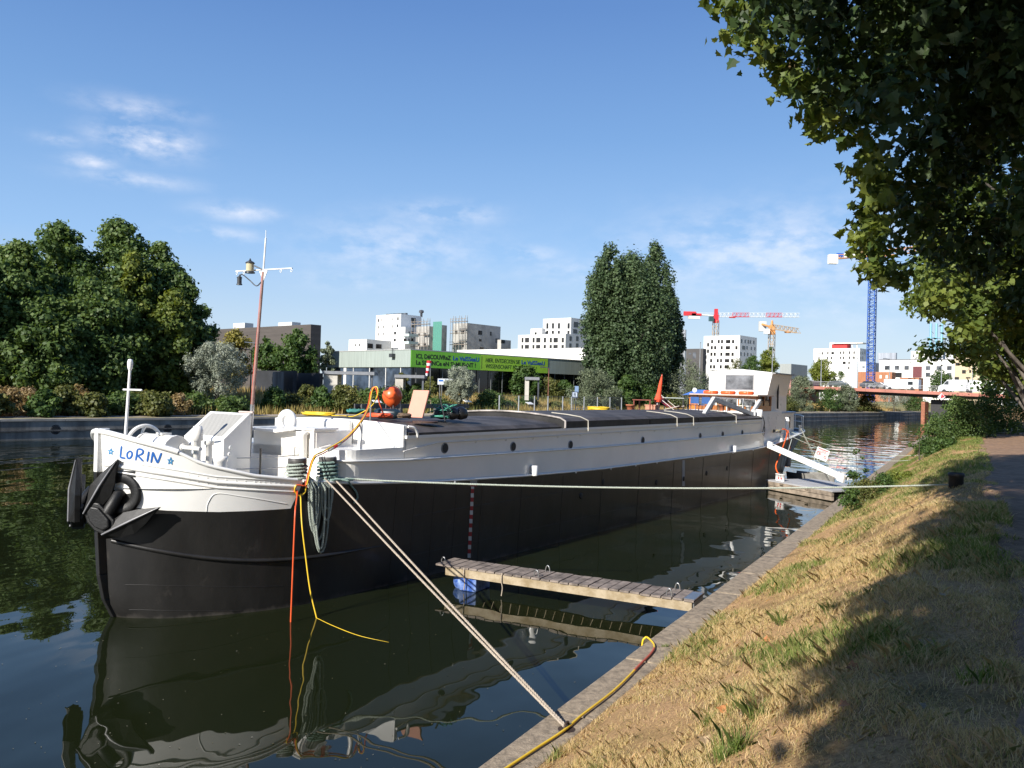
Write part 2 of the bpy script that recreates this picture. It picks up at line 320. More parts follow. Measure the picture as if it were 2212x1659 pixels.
def hull_mesh():
    vs = []; fs = []; ms = []; idx = {}
    for sg in (1, -1):
        for i, c in enumerate(COL):
            zb = ZB(c[0]); zt = ZT(c[0]); zz = [-.6, -.2, 0, .25, .5, .8, 1.1, 1.4, 1.65, zb] + [zb + (zt - zb) * q for q in (.25, .5, .75, 1)]
            for j, z in enumerate(zz):
                if j < 9: z = min(z, zb - .02 * (9 - j)) if z > zb - .2 else z
                s, t = hp(c, z, sg); idx[sg, i, j] = len(vs); vs.append(B(s, t, z))
        for i in range(len(COL) - 1):
            for j in range(13):
                q = [idx[sg, i, j], idx[sg, i + 1, j], idx[sg, i + 1, j + 1], idx[sg, i, j + 1]]
                fs.append(q if sg > 0 else q[::-1]); ms.append(1 if j >= 9 else 0)
    return vs, fs, ms
vs, fs, ms = hull_mesh(); w = MB(); w.v = [tuple(p) for p in vs]; w.f = [list(f) for f in fs]; w.m = ms; w.sm = [True] * len(fs)
hullb = black.copy(); hullb.name = 'hull_black'; t = hullb.node_tree; pb = t.nodes['Principled BSDF']; src = pb.inputs['Base Color'].links[0].from_socket
g_ = N('ShaderNodeNewGeometry', t); sp = N('ShaderNodeSeparateXYZ', t); t.links.new(g_.outputs['Position'], sp.inputs[0])
nz_ = N('ShaderNodeTexNoise', t, Scale=2.6, Detail=8.0, Roughness=.7); mp_ = N('ShaderNodeMapping', t); mp_.inputs['Scale'].default_value = (1, 1, .5); t.links.new(g_.outputs['Position'], mp_.inputs[0]); t.links.new(mp_.outputs[0], nz_.inputs['Vector'])
a_ = N('ShaderNodeMath', t, operation='MULTIPLY_ADD'); a_.inputs[1].default_value = .55; a_.inputs[2].default_value = -.2; t.links.new(nz_.outputs[0], a_.inputs[0])
b_ = N('ShaderNodeMath', t, operation='SUBTRACT'); t.links.new(a_.outputs[0], b_.inputs[0]); t.links.new(sp.outputs[2], b_.inputs[1])
c_ = N('ShaderNodeMath', t, operation='MULTIPLY', use_clamp=True); c_.inputs[1].default_value = 9; t.links.new(b_.outputs[0], c_.inputs[0])
r_ = N('ShaderNodeValToRGB', t); r_.color_ramp.elements[0].position = .60; r_.color_ramp.elements[0].color = (0, 0, 0, 1); r_.color_ramp.elements[1].position = .72; r_.color_ramp.elements[1].color = (.5, .5, .5, 1); t.links.new(nz_.outputs[0], r_.inputs[0])
ad = N('ShaderNodeMath', t, operation='MAXIMUM'); t.links.new(c_.outputs[0], ad.inputs[0]); t.links.new(r_.outputs[0], ad.inputs[1])
mq = N('ShaderNodeMix', t, data_type='RGBA'); t.links.new(ad.outputs[0], mq.inputs[0]); t.links.new(src, mq.inputs[6]); mq.inputs[7].default_value = (.062, .056, .05, 1); t.links.new(mq.outputs[2], pb.inputs['Base Color'])
hull = w.build('hull', [hullb, white], barge)
HB = BVHTree.FromPolygons([tuple(p) for p in vs], [tuple(f) for f in fs])
def hit(x, y, off=.005):
    r = ray(x, y).normalized(); p, nrm, i, dist = HB.ray_cast(O, r)
    if p is None: return None
    if nrm.dot(r) > 0: nrm = -nrm
    return p + nrm * off, nrm
def hits(px, off, n=6):
    o = []
    for q in spline([(a, b, 0) for a, b in px], n):
        h = hit(q.x, q.y, off)
        if h: o.append(h)
    return o
# stem bar
w = MB(); pr = [(-.30, 3.36), (-.30, 2.6), (-.26, 1.6), (-.2, .8), (-.1, .35), (.08, 0), (.4, -.5)]
for a, b, mi in [(pr[i], pr[i + 1], 0 if i < 1 else 1) for i in range(len(pr) - 1)]:
    p = [B(s + k, t, z) for (s, z) in (a, b) for k in (0, .22) for t in (-.055, .055)]
    w.add(p, ((0, 1, 5, 4), (2, 6, 7, 3), (0, 4, 6, 2), (1, 3, 7, 5), (0, 2, 3, 1), (4, 5, 7, 6)), mi)
w.build('stem', [white, black], barge, bevel=.012)
# decks
w = MB()
for i in range(len(COL) - 1):
    a, b = COL[i], COL[i + 1]
    za = min(2.34, ZT(a[0]) - .03); zb2 = min(2.34, ZT(b[0]) - .03)
    q = [B(a[0] + .05, -a[1] + .02, za), B(a[0] + .05, a[1] - .02, za), B(b[0] + .05, b[1] - .02, zb2), B(b[0] + .05, -b[1] + .02, zb2)]; w.add(q, ((0, 1, 2, 3),))
w.build('deck', whiteg, barge)
w = MB()                                                             # inner face of the bow bulwark
bc = [c for c in COL if c[0] <= 2.4]
for sg in (1, -1):
    for a, b in zip(bc, bc[1:]):
        def ip(c, z): s, t = hp(c, z, sg); return B(s + .06, t * max(.4, 1 - .06 / max(.07, c[1])), z)
        w.add([ip(a, 2.3), ip(b, 2.3), ip(b, ZT(b[0])), ip(a, ZT(a[0]))], ((0, 1, 2, 3),))
w.build('bulwark_lining', white, barge)
def hull_line(zf_, s0, s1, r, off=.0, sides=(1, -1)):
    o = []
    for sg in sides:
        pts = []
        for c in COL:
            if s0 <= c[0] <= s1:
                z = zf_(c[0]); s, t = hp(c, z, sg); pts.append(B(s, t + off * sg, z))
        o.append(pts)
    return o
w = MB()
for p in hull_line(lambda s: ZT(s) + .01, -.26, .5, .045): w.tube(p, .048, 10)
for p in hull_line(lambda s: ZT(s) + .0, .45, 2.4, .03): w.tube(p, .032, 8)
w.build('bulwark_rail', white, barge)
w = MB()
for dz, r in ((0, .035), (-.1, .02), (.1, .014)):
    for p in hull_line(lambda s: float(np.interp(s, [-.25, .15, 1, 2.4], [2.74, 2.64, 2.45, 2.31])) + dz, -.24, 2.42, r): w.tube(p, r, 8)
rk = random.Random(2)
for dz in (-.05, .05):                                               # rivet rows between the bands
    for p in hull_line(lambda s: float(np.interp(s, [-.25, .15, 1, 2.4], [2.74, 2.64, 2.45, 2.31])) + dz, .6, 2.4, 0, .004):
        for a, b in zip(p, p[1:]):
            n_ = max(1, int((b - a).length / .085))
            for k in range(n_): w.lathe(a.lerp(b, k / n_), [(.011, -.004), (.008, .007)], 6, (p[-1] - p[0]).cross(Vector((0, 0, 1))), 0, True)
w.build('rub_rail', white, barge)
w = MB()
for p in hull_line(lambda s: 1.41 - .53 * (1 - math.exp(-(s + .25) / 1.05)), -.22, 5.2, 0): w.tube(p, [.042] * (len(p) - 4) + [.035, .025, .015, .004], 8)
for z0, s1 in ((.62, 2.2), (.16, 1.4)):
    for p in hull_line(lambda s: z0 - .09 * max(0, s), -.15, s1, 0): w.tube(p, .006, 5)
w.build('lower_rub_rail', black, barge)
w = MB()                                                             # lapped plate seams of the black side
for zz_ in (1.42, .55):
    for p in hull_line(lambda s: min(zz_, ZT(s) - .3), 5.4, 36, 0): w.tube(p, .007, 4)
for i_, c_ in enumerate([c for c in COL if c[0] > 4.5]):
    for sg in (1, -1): 
        q_ = [B(hp(c_, z, sg)[0], hp(c_, z, sg)[1], z) for z in (-.1, .5, 1.0, ZT(c_[0]) - .1)]
        w.tube(q_, .009, 4)
w.build('side_plate_seams', black, barge)
w = MB()
for p in hull_line(lambda s: ZT(s) - .012, 2.45, 38.7, 0): w.tube(p, .028, 8)
w.build('gunwale_strip', white, barge)
h = hits([(446, 1105), (450, 1085), (468, 1066), (520, 1072), (560, 1078), (618, 1088)], .004)
w = MB(); w.tube([p for p, _ in h], .006, 5); w.build('plate_seam', white, barge)
# painted name and stars
blue = mat('blue_lettering', (.015, .13, .48), .45, var=.15, vs=30)
def brush(w, px, wd, n=7):
    h = hits(px, .006, n)
    if len(h) < 2: return
    P = [p for p, _ in h]; ns = [q for _, q in h]; L_ = []; R_ = []
    for i, p in enumerate(P):
        t = (P[min(i + 1, len(P) - 1)] - P[max(i - 1, 0)]).normalized(); b = ns[i].cross(t).normalized()
        e = min(i, len(P) - 1 - i) / (len(P) - 1); k = wd * (.62 + .38 * min(1, e * 6)); L_.append(p + b * k); R_.append(p - b * k)
    w.add(L_ + R_, [(i, i + 1, len(P) + i + 1, len(P) + i) for i in range(len(P) - 1)], 0)
def zx(x): return 186.5 + .0992 * x
def zy(y): return 877.8 + .0992 * y
def zp(*q): return [(zx(a), zy(b)) for a, b in q]
for nm, strokes in (('letter', [zp((770, 860), (755, 980), (740, 1110)), zp((740, 1110), (800, 1120), (850, 1130))]),
                    ('letter', [zp((950, 975), (900, 1010), (890, 1080), (915, 1130), (960, 1120), (995, 1060), (990, 1000), (950, 975), (920, 990))]),
                    ('letter', [zp((1115, 930), (1100, 1040), (1075, 1180)), zp((1115, 930), (1180, 930), (1235, 965), (1215, 1030), (1120, 1075)), zp((1120, 1075), (1180, 1130), (1240, 1195))]),
                    ('letter', [zp((1362, 980), (1345, 1090), (1325, 1205))]),
                    ('letter', [zp((1450, 990), (1430, 1110), (1410, 1230)), zp((1450, 990), (1500, 1120), (1550, 1235)), zp((1550, 1235), (1595, 1120), (1635, 1010))])):
    w = MB()
    for i, st in enumerate(strokes):
        n0 = len(w.v); brush(w, st, .016)
        w.v[n0:] = [tuple(Vector(p) + (O - Vector(p)).normalized() * .0007 * i) for p in w.v[n0:]]
    o = w.build(nm, blue, barge)
for cx_, cy_, r in ((535, 985, 66), (1832, 1190, 72)):
    w = MB(); pts = []
    for k in range(6):
        a = math.pi / 2 + k * 4 * math.pi / 5 - .12; pts.append((cx_ + r * math.cos(a), cy_ - 1.2 * r * math.sin(a)))
    for a, b in zip(pts, pts[1:]):
        n0 = len(w.v); brush(w, zp(a, ((a[0] + b[0]) / 2, (a[1] + b[1]) / 2), b), .006, 4); w.v[n0:] = [tuple(Vector(p) + (O - Vector(p)).normalized() * .0006 * len(w.f) / 9) for p in w.v[n0:]]
    w.build('star', mat('pale_blue_paint', (.05, .30, .62), .5, var=.2, vs=40), barge)
# red and white draught marks, pale stripe
def decal(w, x0, x1, y0, y1, mi=0, off=.006):
    hs = [hit(x, y, off) for x, y in ((x0, y0), (x1, y0), (x1, y1), (x0, y1))]
    if all(hs): w.add([q[0] for q in hs], ((0, 1, 2, 3),), mi)
w = MB(); reds = [mat('draught_red', (.38, .02, .025), .5), mat('draught_white', (.62, .62, .58), .5), mat('draught_grey', (.33, .33, .32), .5)]
decal(w, 1015, 1030, 1036, 1047, 2); decal(w, 1015, 1030, 1047, 1050.5, 0)
y = 1051.0; k = 0
while y < 1204:
    hh = 5 if k == 0 else 9.3; cx_ = 1020.5 - (y - 1051) * .052; decal(w, cx_ - 3.3, cx_ + 3.3, y, y + hh, (k + 1) % 2); y += hh; k += 1
w.build('draught_marks', reds, barge)
w = MB(); decal(w, 1473.5, 1479, 994, 1050, 0); w.build('draught_stripe', reds[2], barge)
# anchors
def anchor(sg):
    a = 1 if sg > 0 else -1
    def place(x, y):
        p, nn = hit(x, y, 0); nn = Vector((nn.x, nn.y, 0)).normalized()
        if sg < 0:
            q = p - S0; p = B(q.dot(bd), -q.dot(bn), p.z); nn = bd * nn.dot(bd) - bn * nn.dot(bn)
        return p, nn
    an, nn = place(262, 1066); c0, _ = place(236, 1112)
    T = Vector((0, 0, 1)).cross(nn).normalized() * a; Z = Vector((0, 0, 1))     # T: horizontal along the hull, aft
    w = MB(); w.lathe(an - nn * .12, [(.36, 0), (.36, .16), (.33, .175), (.2, .18), (.19, .12)], 28, nn)
    w.obox(an + T * .10 + Z * .35 + nn * .0, T * .16, nn * .05, Z * .05); w.build('hawse_plate', blackr, barge)
    th = math.radians(44) if sg > 0 else math.radians(70)
    V = T * math.cos(th) + Z * math.sin(th); W = T * math.sin(th) - Z * math.cos(th)   # fluke direction, across
    c = c0 + nn * (.17 if sg > 0 else .34)
    w = MB(); w.tube([an - nn * .1, an + nn * .1, c + V * .1], [.08, .09, .11], 10); w.build('anchor_shank', blackr, barge)
    w = MB(); pr = [(-.34, .02), (-.30, -.16), (-.1, -.25), (.1, -.25), (.30, -.16), (.34, .02), (.2, .13), (-.2, .13)]
    w.prism([c + W * x + V * y - nn * .10 for x, y in pr], nn * .20); w.prism([c + W * x * .7 + V * y * .7 - nn * .14 for x, y in pr], nn * .30); w.build('anchor_crown', blackr, barge, bevel=.025)
    for k in (-1, 1):                                                # the two pointed flukes, splayed, a bright rib down each face
        w = MB(); b0 = c + W * (.27 * k) - V * .08; sp = math.radians(17) * k
        v = V * math.cos(sp) + W * math.sin(sp); x_ = W * math.cos(sp) - V * math.sin(sp); ln = .98
        out = [(-.07, -.12), (.09, -.12), (.17, .12), (.22, .38), (.16, .62), (.0, 1.0), (-.13, .62), (-.19, .36), (-.15, .12)]
        fr = [b0 + x_ * x + v * (y * ln) + nn * .03 for x, y in out]; bk = [b0 + x_ * x * .9 + v * (y * ln * .98) - nn * .05 for x, y in out]; n_ = len(out)
        ri = [b0 + nn * .13 - v * .1, b0 + v * .45 + nn * .13, b0 + v * (.97 * ln) + nn * .045]
        w.add(fr + bk + ri, [(0, 1, n_ * 2), (1, 2, n_ * 2), (2, 3, n_ * 2 + 1, n_ * 2), (3, 4, n_ * 2 + 1), (4, 5, n_ * 2 + 2, n_ * 2 + 1), (5, 6, n_ * 2 + 1, n_ * 2 + 2), (6, 7, n_ * 2 + 1), (7, 8, n_ * 2, n_ * 2 + 1), (8, 0, n_ * 2), tuple(range(n_, 2 * n_))[::-1]] + [(i, n_ + i, n_ + (i + 1) % n_, (i + 1) % n_) for i in range(n_)])
        o = w.build('anchor_fluke', blackr, barge)
        w = MB(); w.tube([ri[0] + nn * .004, ri[1] + nn * .004, ri[2] + nn * .004], [.016, .02, .01], 6); w.build('fluke_rib', mat('worn_edge', (.22, .22, .23), .3, var=.2), o)
anchor(1); anchor(-1)
# jackstaff with cross bar
w = MB(); jb, jt = B(.35, -.25, 2.3), B(.42, -.22, 4.42); w.tube([jb, jt], [.033, .024], 10); 
w.lathe(jt, [(.03, -.02), (.045, .02), (.05, .12), (.038, .17), (.01, .18)], 12); w.build('jackstaff', white, barge)
w = MB(); jm = jb.lerp(jt, .82); w.tube([jm - bn * .12 - bd * .03, jm + bn * .30 + bd * .08], .018, 8); w.build('cross_bar', white, barge)
# windlass on the foredeck
w = MB(); cz = 2.86; cs = 1.12; n_ = 12
prof = [(cs + .27 * math.cos(math.pi * k / n_), cz + .34 * math.sin(math.pi * k / n_)) for k in range(n_ + 1)]
for k in range(n_):
    (s0, z0), (s1, z1) = prof[k], prof[k + 1]; w.quad(B(s0, -.72, z0), B(s0, .18, z0), B(s1, .18, z1), B(s1, -.72, z1))
for t in (-.72, .18): w.add([B(s, t, z) for s, z in prof], (tuple(range(n_ + 1)),))
w.bb(cs - .1, cs + .1, -.3, -.1, cz + .335, cz + .375)
w.build('windlass_cover', whiteg, barge, smooth=False)
w = MB(); pl = [(cs - .3, 2.3), (cs - .3, cz - .05)] + [(cs - .02 + .31 * math.cos(math.pi * (1 - k / 8)), cz - .03 + .38 * math.sin(math.pi * (1 - k / 8))) for k in range(9)] + [(cs + .34, cz), (cs + .34, 2.3)]
w.prism([B(s, .2, z) for s, z in pl], bn * .06); w.prism([B(s, -.78, z) for s, z in pl], bn * .05)
w.lathe(B(cs - .22, .26, 2.68), [(.15, 0), (.15, .09), (.05, .1), (.05, .16)], 16, bn)
w.lathe(B(cs + .1, .26, 2.98), [(.075, 0), (.075, .03), (.04, .04), (.04, .55)], 12, bn); w.lathe(B(cs - .08, .26, 2.9), [(.06, 0), (.06, .03), (.035, .04), (.035, .2)], 12, bn)
w.build('windlass_frame', whiteg, barge, bevel=.008)
w = MB(); w.lathe(B(cs, -.7, 2.72), [(.16, 0), (.13, .1), (.13, .7), (.16, .8)], 14, bn); w.tube([B(cs - .25, -.6, 2.8), B(cs - .25, .1, 2.8)], .03, 8); w.build('windlass_drum', dark, barge)
w = MB(); wc = B(cs + .02, -.86, 2.98); R_ = .36
ring = [wc + bd * (R_ * math.cos(2 * math.pi * k / 36)) + Vector((0, 0, R_ * math.sin(2 * math.pi * k / 36))) for k in range(36)]
w.tube(ring, .036, 8, closed=True)
for k in range(5):
    a = 2 * math.pi * k / 5 + .3
    w.tube([wc + (bd * math.cos(a + .75 * (1 - q)) + Vector((0, 0, 1)) * math.sin(a + .75 * (1 - q))) * (R_ * q) for q in (.05, .3, .55, .8, .98)], [.035, .028, .026, .028, .034], 7)
w.lathe(wc - bn * .05, [(.07, 0), (.07, .3)], 12, bn); w.build('windlass_wheel', whiteg, barge)
# samson post, vent pipe, small bollards on the foredeck
w = MB(); w.lathe(B(1.42, .42, 2.3), [(.068, 0), (.068, .80), (.1, .81), (.105, 1.0), (.075, 1.08), (.02, 1.09)], 20); w.tube([B(1.42, .42, 3.02), B(1.42, .0, 3.05)], .035, 8)
w.lathe(B(1.62, .5, 2.3), [(.06, 0), (.06, .72), (.09, .73), (.09, .8)], 14); w.build('samson_post', whiteg, barge)
w = MB(); w.lathe(B(1.36, 1.22, 2.35), [(.12, 0), (.12, .42), (.13, .43), (.13, .5), (.11, .51)], 18); w.build('fairlead_post', whiteg, barge)
w = MB(); w.lathe(B(1.3, .2, 2.35), [(.22, 0), (.24, .2), (.14, .36), (.05, .42)], 12); w.build('green_cover', mat('green_tarpaulin', (.01, .22, .16), .5, var=.25, vs=9, bump=.4, bs=12), barge)
# louvred ventilator box with sloped face
mesh_ = bpy.data.materials.new('perforated_grille'); mesh_.use_nodes = True; t = mesh_.node_tree; p = t.nodes['Principled BSDF']
g = N('ShaderNodeNewGeometry', t); vo = N('ShaderNodeTexWave', t, Scale=13.0); vo.bands_direction = 'DIAGONAL'; t.links.new(g.outputs['Position'], vo.inputs['Vector'])
r = N('ShaderNodeValToRGB', t); r.color_ramp.elements[0].position = .35; r.color_ramp.elements[0].color = (.14, .135, .12, 1); r.color_ramp.elements[1].position = .6; r.color_ramp.elements[1].color = (.50, .49, .45, 1)
t.links.new(vo.outputs['Fac'], r.inputs[0]); t.links.new(r.outputs[0], p.inputs['Base Color']); p.inputs['Roughness'].default_value = .4
s0, s1, t0, t1 = 2.12, 2.74, -1.06, .25
w = MB(); pl = [(s0, 2.3), (s0, 3.10), (s1 - .02, 3.60), (s1 + .02, 3.6), (s1 + .02, 2.3)]
w.prism([B(s, t0, z) for s, z in pl], bn * (t1 - t0))
for s, z in ((2.28, 2.93), (2.26, 2.80)): w.lathe(B(s, t1, z), [(.042, 0), (.042, .02), (.03, .022)], 14, bn)
w.build('vent_box', white, barge, bevel=.01)
a0 = Vector(B(s0, t0, 3.10)); e = (B(s1 - .02, t0, 3.6) - a0); up_ = e.cross(bn).normalized(); up_ = up_ if up_.z > 0 else -up_
w = MB(); f = lambda u, v: a0 + e * u + bn * ((t1 - t0) * v) + up_ * .005
w.quad(f(.09, .09), f(.09, .9), f(.93, .9), f(.93, .09)); w.build('vent_grille', mesh_, barge)
w = MB()
for dz in (0, -.22): w.tube([B(2.4, .3, 2.72 + dz), B(2.95, .55, 2.71 + dz), B(3.3, .9, 2.76 + dz), B(3.42, 1.0, 2.78 + dz)], .012, 6)
w.build('chain_rail', steel, barge)
w = MB(); w.lathe(B(2.72, .62, 2.3), [(.022, 0), (.022, .62)], 8); w.build('rail_stanchion', black, barge)
# hand wheel in front of the vent box
w = MB(); c0 = B(2.02, .02, 2.72); w.tube([c0 + bn * (.07 * math.cos(k * math.pi / 8)) + Vector((0, 0, .07 * math.sin(k * math.pi / 8))) for k in range(16)], .011, 6, closed=True)
for k in range(3):
    a = k * math.pi / 3; q = (bn * math.cos(a) + Vector((0, 0, 1)) * math.sin(a)) * .07; w.tube([c0 - q, c0 + q], .008, 5)
w.tube([c0 - Vector((0, 0, .42)), c0], .014, 6); w.build('hand_wheel', white, barge)
# mast
mred = mat('mast_red', (.75, .09, .05), .5); mg = mat('mast_metal', (.46, .46, .46), .34, .7, var=.2, vs=4)
mb_, m1, m2, m3 = B(3.2, -.30, 2.4), B(3.2, -.05, 6.55), B(3.2, -.0, 7.26), B(3.2, .0, 7.42)
mb_ = m1 + (B(3.2, -.30, 3.6) - m1) * ((6.55 - 2.4) / (6.55 - 3.6))
w = MB(); w.tube([mb_, mb_.lerp(m1, .33)], [.046, .042], 12); w.build('mast', mg, barge)
w = MB(); w.tube([mb_.lerp(m1, .325), m1], [.036, .026], 12); w.build('mast_upper', mat('mast_maroon', (.34, .20, .17), .45, var=.2, vs=4), barge)
w = MB(); w.tube([m1, m2], .017, 10); w.tube([m2, m3], .007, 5); w.build('top_mast', white, barge)
w = MB(); y0 = B(3.2, -.96, 6.62); y1 = B(3.2, .85, 6.57); w.tube([y0, y1], .015, 8)
for q in (.02, .15, .81, .99):
    c = y0.lerp(y1, q) - Vector((0, 0, .045)); w.tube([c + bn * .025 * math.cos(k * math.pi / 5) + Vector((0, 0, .03 * math.sin(k * math.pi / 5))) for k in range(10)], .006, 5, closed=True)
w.prism([m1 + bn * .13 + Vector((0, 0, .02)), m1 - bn * .13 + Vector((0, 0, .02)), m1 - Vector((0, 0, .2))], bd * .012); w.build('yard', white, barge)
lg = mat('lantern_grey', (.05, .055, .06), .4); lens = mat('lantern_lens', (.55, .5, .32), .15, var=.1)
def lantern(c, r, h, nm):
    w = MB(); w.lathe(c, [(r * 1.25, 0), (r * 1.2, h * .1), (r, h * .16), (r * .6, h * .17), (r * .6, h * .79), (r, h * .8), (r * 1.2, h * .84), (r * .95, h * .94), (r * .3, h * 1.06), (r * .1, h * 1.25)], 14)
    o = w.build(nm, lg, barge); w = MB(); w.lathe(c + Vector((0, 0, h * .17)), [(r * .95, 0), (r * .95, h * .63)], 14); w.build('lens', lens if r > .05 else lg, o)
lantern(B(3.1, -.36, 6.53), .085, .25, 'mast_lantern'); lantern(B(3.1, -.70, 6.3), .05, .18, 'hanging_lantern')
w = MB(); w.tube(spline([B(3.1, -.7, 6.46), B(3.1, -.62, 6.52), B(3.1, -.36, 6.38), B(3.15, -.2, 6.26), B(3.18, -.08, 6.34)]), .012, 6); w.tube([B(3.1, -.36, 6.73), m1 + Vector((0, 0, .04))], .014, 6); w.build('lantern_cable', lg, barge)
w = MB(); q = [mb_.lerp(m1, k / 10) - bn * (.042 - .016 * k / 10 + (.006 if 3 < k < 7 else 0)) for k in range(11)]; w.tube(q, .017, 6); w.build('mast_cable', mred, barge)
w = MB(); a = mb_.lerp(m1, .64); w.tube([a, a - bn * .42 + Vector((0, 0, .03))], .009, 6); w.build('mast_spur', steel, barge)
w = MB(); a = mb_.lerp(m1, .29); w.tube([a - bn * .26 + bd * -.12, a + bn * .2 + bd * -.12], .022, 6); w.build('mast_step_bar', mat('rust_white', (.7, .55, .48), .6), barge)
# companionway house, ring fender, locker
w = MB(); w.bb(3.5, 4.9, -.62, .95, 2.25, 3.25); w.build('companion_house', whiteg, barge, bevel=.02)
w = MB(); w.prism([B(3.3, t, z) for t, z in ((-.75, 3.28), (.75, 3.26), (.35, 3.2), (-.55, 3.22))], bd * .9); w.build('companion_lid', whiteg, barge, bevel=.01)
w = MB(); w.bb(3.47, 4.1, .95, 1.32, 2.25, 3.28); w.build('locker_body', whiteg, barge, bevel=.01)
w = MB(); w.bb(3.44, 4.12, .5, 1.36, 3.285, 3.33); w.build('locker_lid', white, barge, bevel=.01)
w = MB(); w.bb(3.53, 4.04, 1.322, 1.335, 2.6, 3.24); w.tube([B(3.6, 1.36, 2.93), B(3.85, 1.4, 2.98)], .018, 6); w.build('locker_door', whiteg, barge, bevel=.006)
w = MB(); w.lathe(B(3.38, 1.12, 2.25), [(.075, 0), (.075, .93), (.1, .95), (.1, 1.0), (.03, 1.03)], 14); w.build('vent_pipe', whiteg, barge)
w = MB(); 
for dt in (0, .14): w.tube([B(3.43, .72 + dt, 2.4), B(3.43, .72 + dt, 2.95), B(3.43, .79 + dt, 2.98)], .014, 6)
w.build('grab_rail', white, barge)
c0 = B(4.35, -.55, 3.36); w = MB(); w.tube([c0 + bn * (.21 * math.cos(k * math.pi / 12)) + Vector((0, 0, .21 * math.sin(k * math.pi / 12))) for k in range(24)], .085, 10, closed=True)
tag(w.build('ring_fender', white, loc=c0), 'white ring fender standing on the foredeck house roof', 'fender')
# topsides: lower band, ledge, upper coaming
def ring_path(s0, s1, tt, r, n=8):
    o = [(s1, tt)]; 
    o += [(s0 + r - r * math.sin(k / n * math.pi / 2), tt - r + r * math.cos(k / n * math.pi / 2)) for k in range(n + 1)]
    return o
def band(path, zlo, zhi, sub=True):
    w = MB(); P = []
    for (a, b) in zip(path, path[1:]):
        n = max(1, int(abs(b[0] - a[0]) / 1.2)); P += [(a[0] + (b[0] - a[0]) * k / n, a[1] + (b[1] - a[1]) * k / n) for k in range(n)]
    P.append(path[-1]); P += [(s, -t) for s, t in P[::-1]]
    lo = [B(s, t, zlo(s)) for s, t in P]; hi = [B(s, t, zhi(s)) for s, t in P]; n = len(P)
    w.add(lo + hi, [(i, i + 1, n + i + 1, n + i) for i in range(n - 1)] + [tuple(n + k for k in range(n))[::-1]] + [(n - 1, 0, n, 2 * n - 1)], 0, False); return w
led = lambda s: float(np.interp(s, [3.4, 5.2, 14, 29, 33], [2.72, 2.65, 2.56, 2.56, 2.7]))
o = band(ring_path(3.42, 29.3, 2.17, .5), lambda s: ZT(s) - .08, lambda s: led(s)).build('topside_band', whiteg, barge)
w = MB(); pth = ring_path(3.4, 29.3, 2.19, .52); w.tube([B(s, t, led(s)) for s, t in spline([(a, b, 0) for a, b in pth], 1) for _ in (0,)] if 0 else [B(s, t, led(s)) for s, t in ([(29.3 - k, 2.19) for k in range(0, 26)] + pth[1:])], .022, 6); w.build('topside_ledge', white, barge)
up_top = lambda s: 3.16 if s > 5.2 else 2.93
band(ring_path(3.5, 5.32, 2.1, .5), lambda s: led(s) - .05, lambda s: 2.92).build('fore_coaming', white, barge)
w = MB(); w.bb(5.34, 29.2, -2.1, 2.1, 2.4, 3.15); w.build('hold_coaming', whiteg, barge)
w = MB(); w.bb(5.34, 29.2, 2.1, 2.16, 3.10, 3.165); w.bb(5.34, 29.2, -2.16, -2.1, 3.1, 3.165); w.build('coaming_lip', white, barge)
w = MB(); w.tube([B(s, 2.125, 2.98) for s in (29, 20, 12, 6.4)] + [B(5.7, 2.16, 2.90), B(5.2, 2.2, 2.84)], .014, 6)
for s in np.arange(6.6, 29, 1.25): w.tube([B(s, 2.1, 2.92), B(s, 2.125, 2.92), B(s, 2.125, 2.975)], .008, 5)
w.build('hand_rail', whiteg, barge)
w = MB(); bl = [(t, 3.39 + .07 * (1 - (t / 2.1) ** 2)) for t in np.linspace(-2.1, 2.1, 13)]
w.prism([B(5.28, t, z) for t, z in bl] + [B(5.28, 2.1, 2.85), B(5.28, -2.1, 2.85)], bd * .12); w.build('fore_bulkhead', white, barge, bevel=.015)
w = MB(); w.bb(5.1, 5.27, -1.62, .6, 2.9, 3.44); w.build('bulkhead_box', white, barge, bevel=.06)
w = MB(); w.tube(spline([B(5.4, 2.13, 3.36), B(5.55, 2.17, 3.33), B(5.66, 2.17, 3.2), B(5.68, 2.15, 3.12)]), .028, 8); w.build('coaming_handle', white, barge)
for s, z in ((6.69, 2.84), (9.44, 2.76), (12.31, 2.69), (16.98, 2.65), (21.92, 2.64), (24.28, 2.63), (26.59, 2.63)):
    w = MB(); w.lathe(B(s, 2.1, z), [(.125, 0), (.125, .014), (.105, .02)], 20, bn, 0, True, True); o = w.build('porthole', mat('porthole_rim', (.30, .30, .29), .4), barge)
    w = MB(); w.lathe(B(s, 2.1, z), [(.105, 0), (.104, .024)], 20, bn); w.build('pane', dark, o)
# hatch covers
hm = mat('hatch_black', (.028, .026, .025), .6, var=.35, vs=1.6, bump=.1, bs=3); hm2 = mat('hatch_grey', (.085, .075, .070), .62, var=.3, vs=1.3, spec=.3)
def hatch(s0, s1, zlift, nm='hatch_cover', arch=.13):
    w = MB(); pr = [(-2.14, 3.17)] + [(-2.14, 3.29 + zlift), (-1.98, 3.37 + zlift)] + [(t, 3.37 + zlift + arch * (1 - (t / 1.98) ** 2)) for t in np.linspace(-1.6, 1.6, 9)] + [(1.98, 3.37 + zlift), (2.14, 3.29 + zlift), (2.14, 3.17)]
    n = len(pr); vs = [B(s0, t, z) for t, z in pr] + [B(s1, t, z) for t, z in pr]
    w.add(vs, [tuple(range(n)), tuple(range(n, 2 * n))[::-1]]); w.add(vs, [(i, n + i, n + i + 1, i + 1) for i in range(n - 1)], 0)
    w.m[2:] = [0] + [1] * (n - 3) + [0]
    return w.build(nm, [hm, hm2], barge)
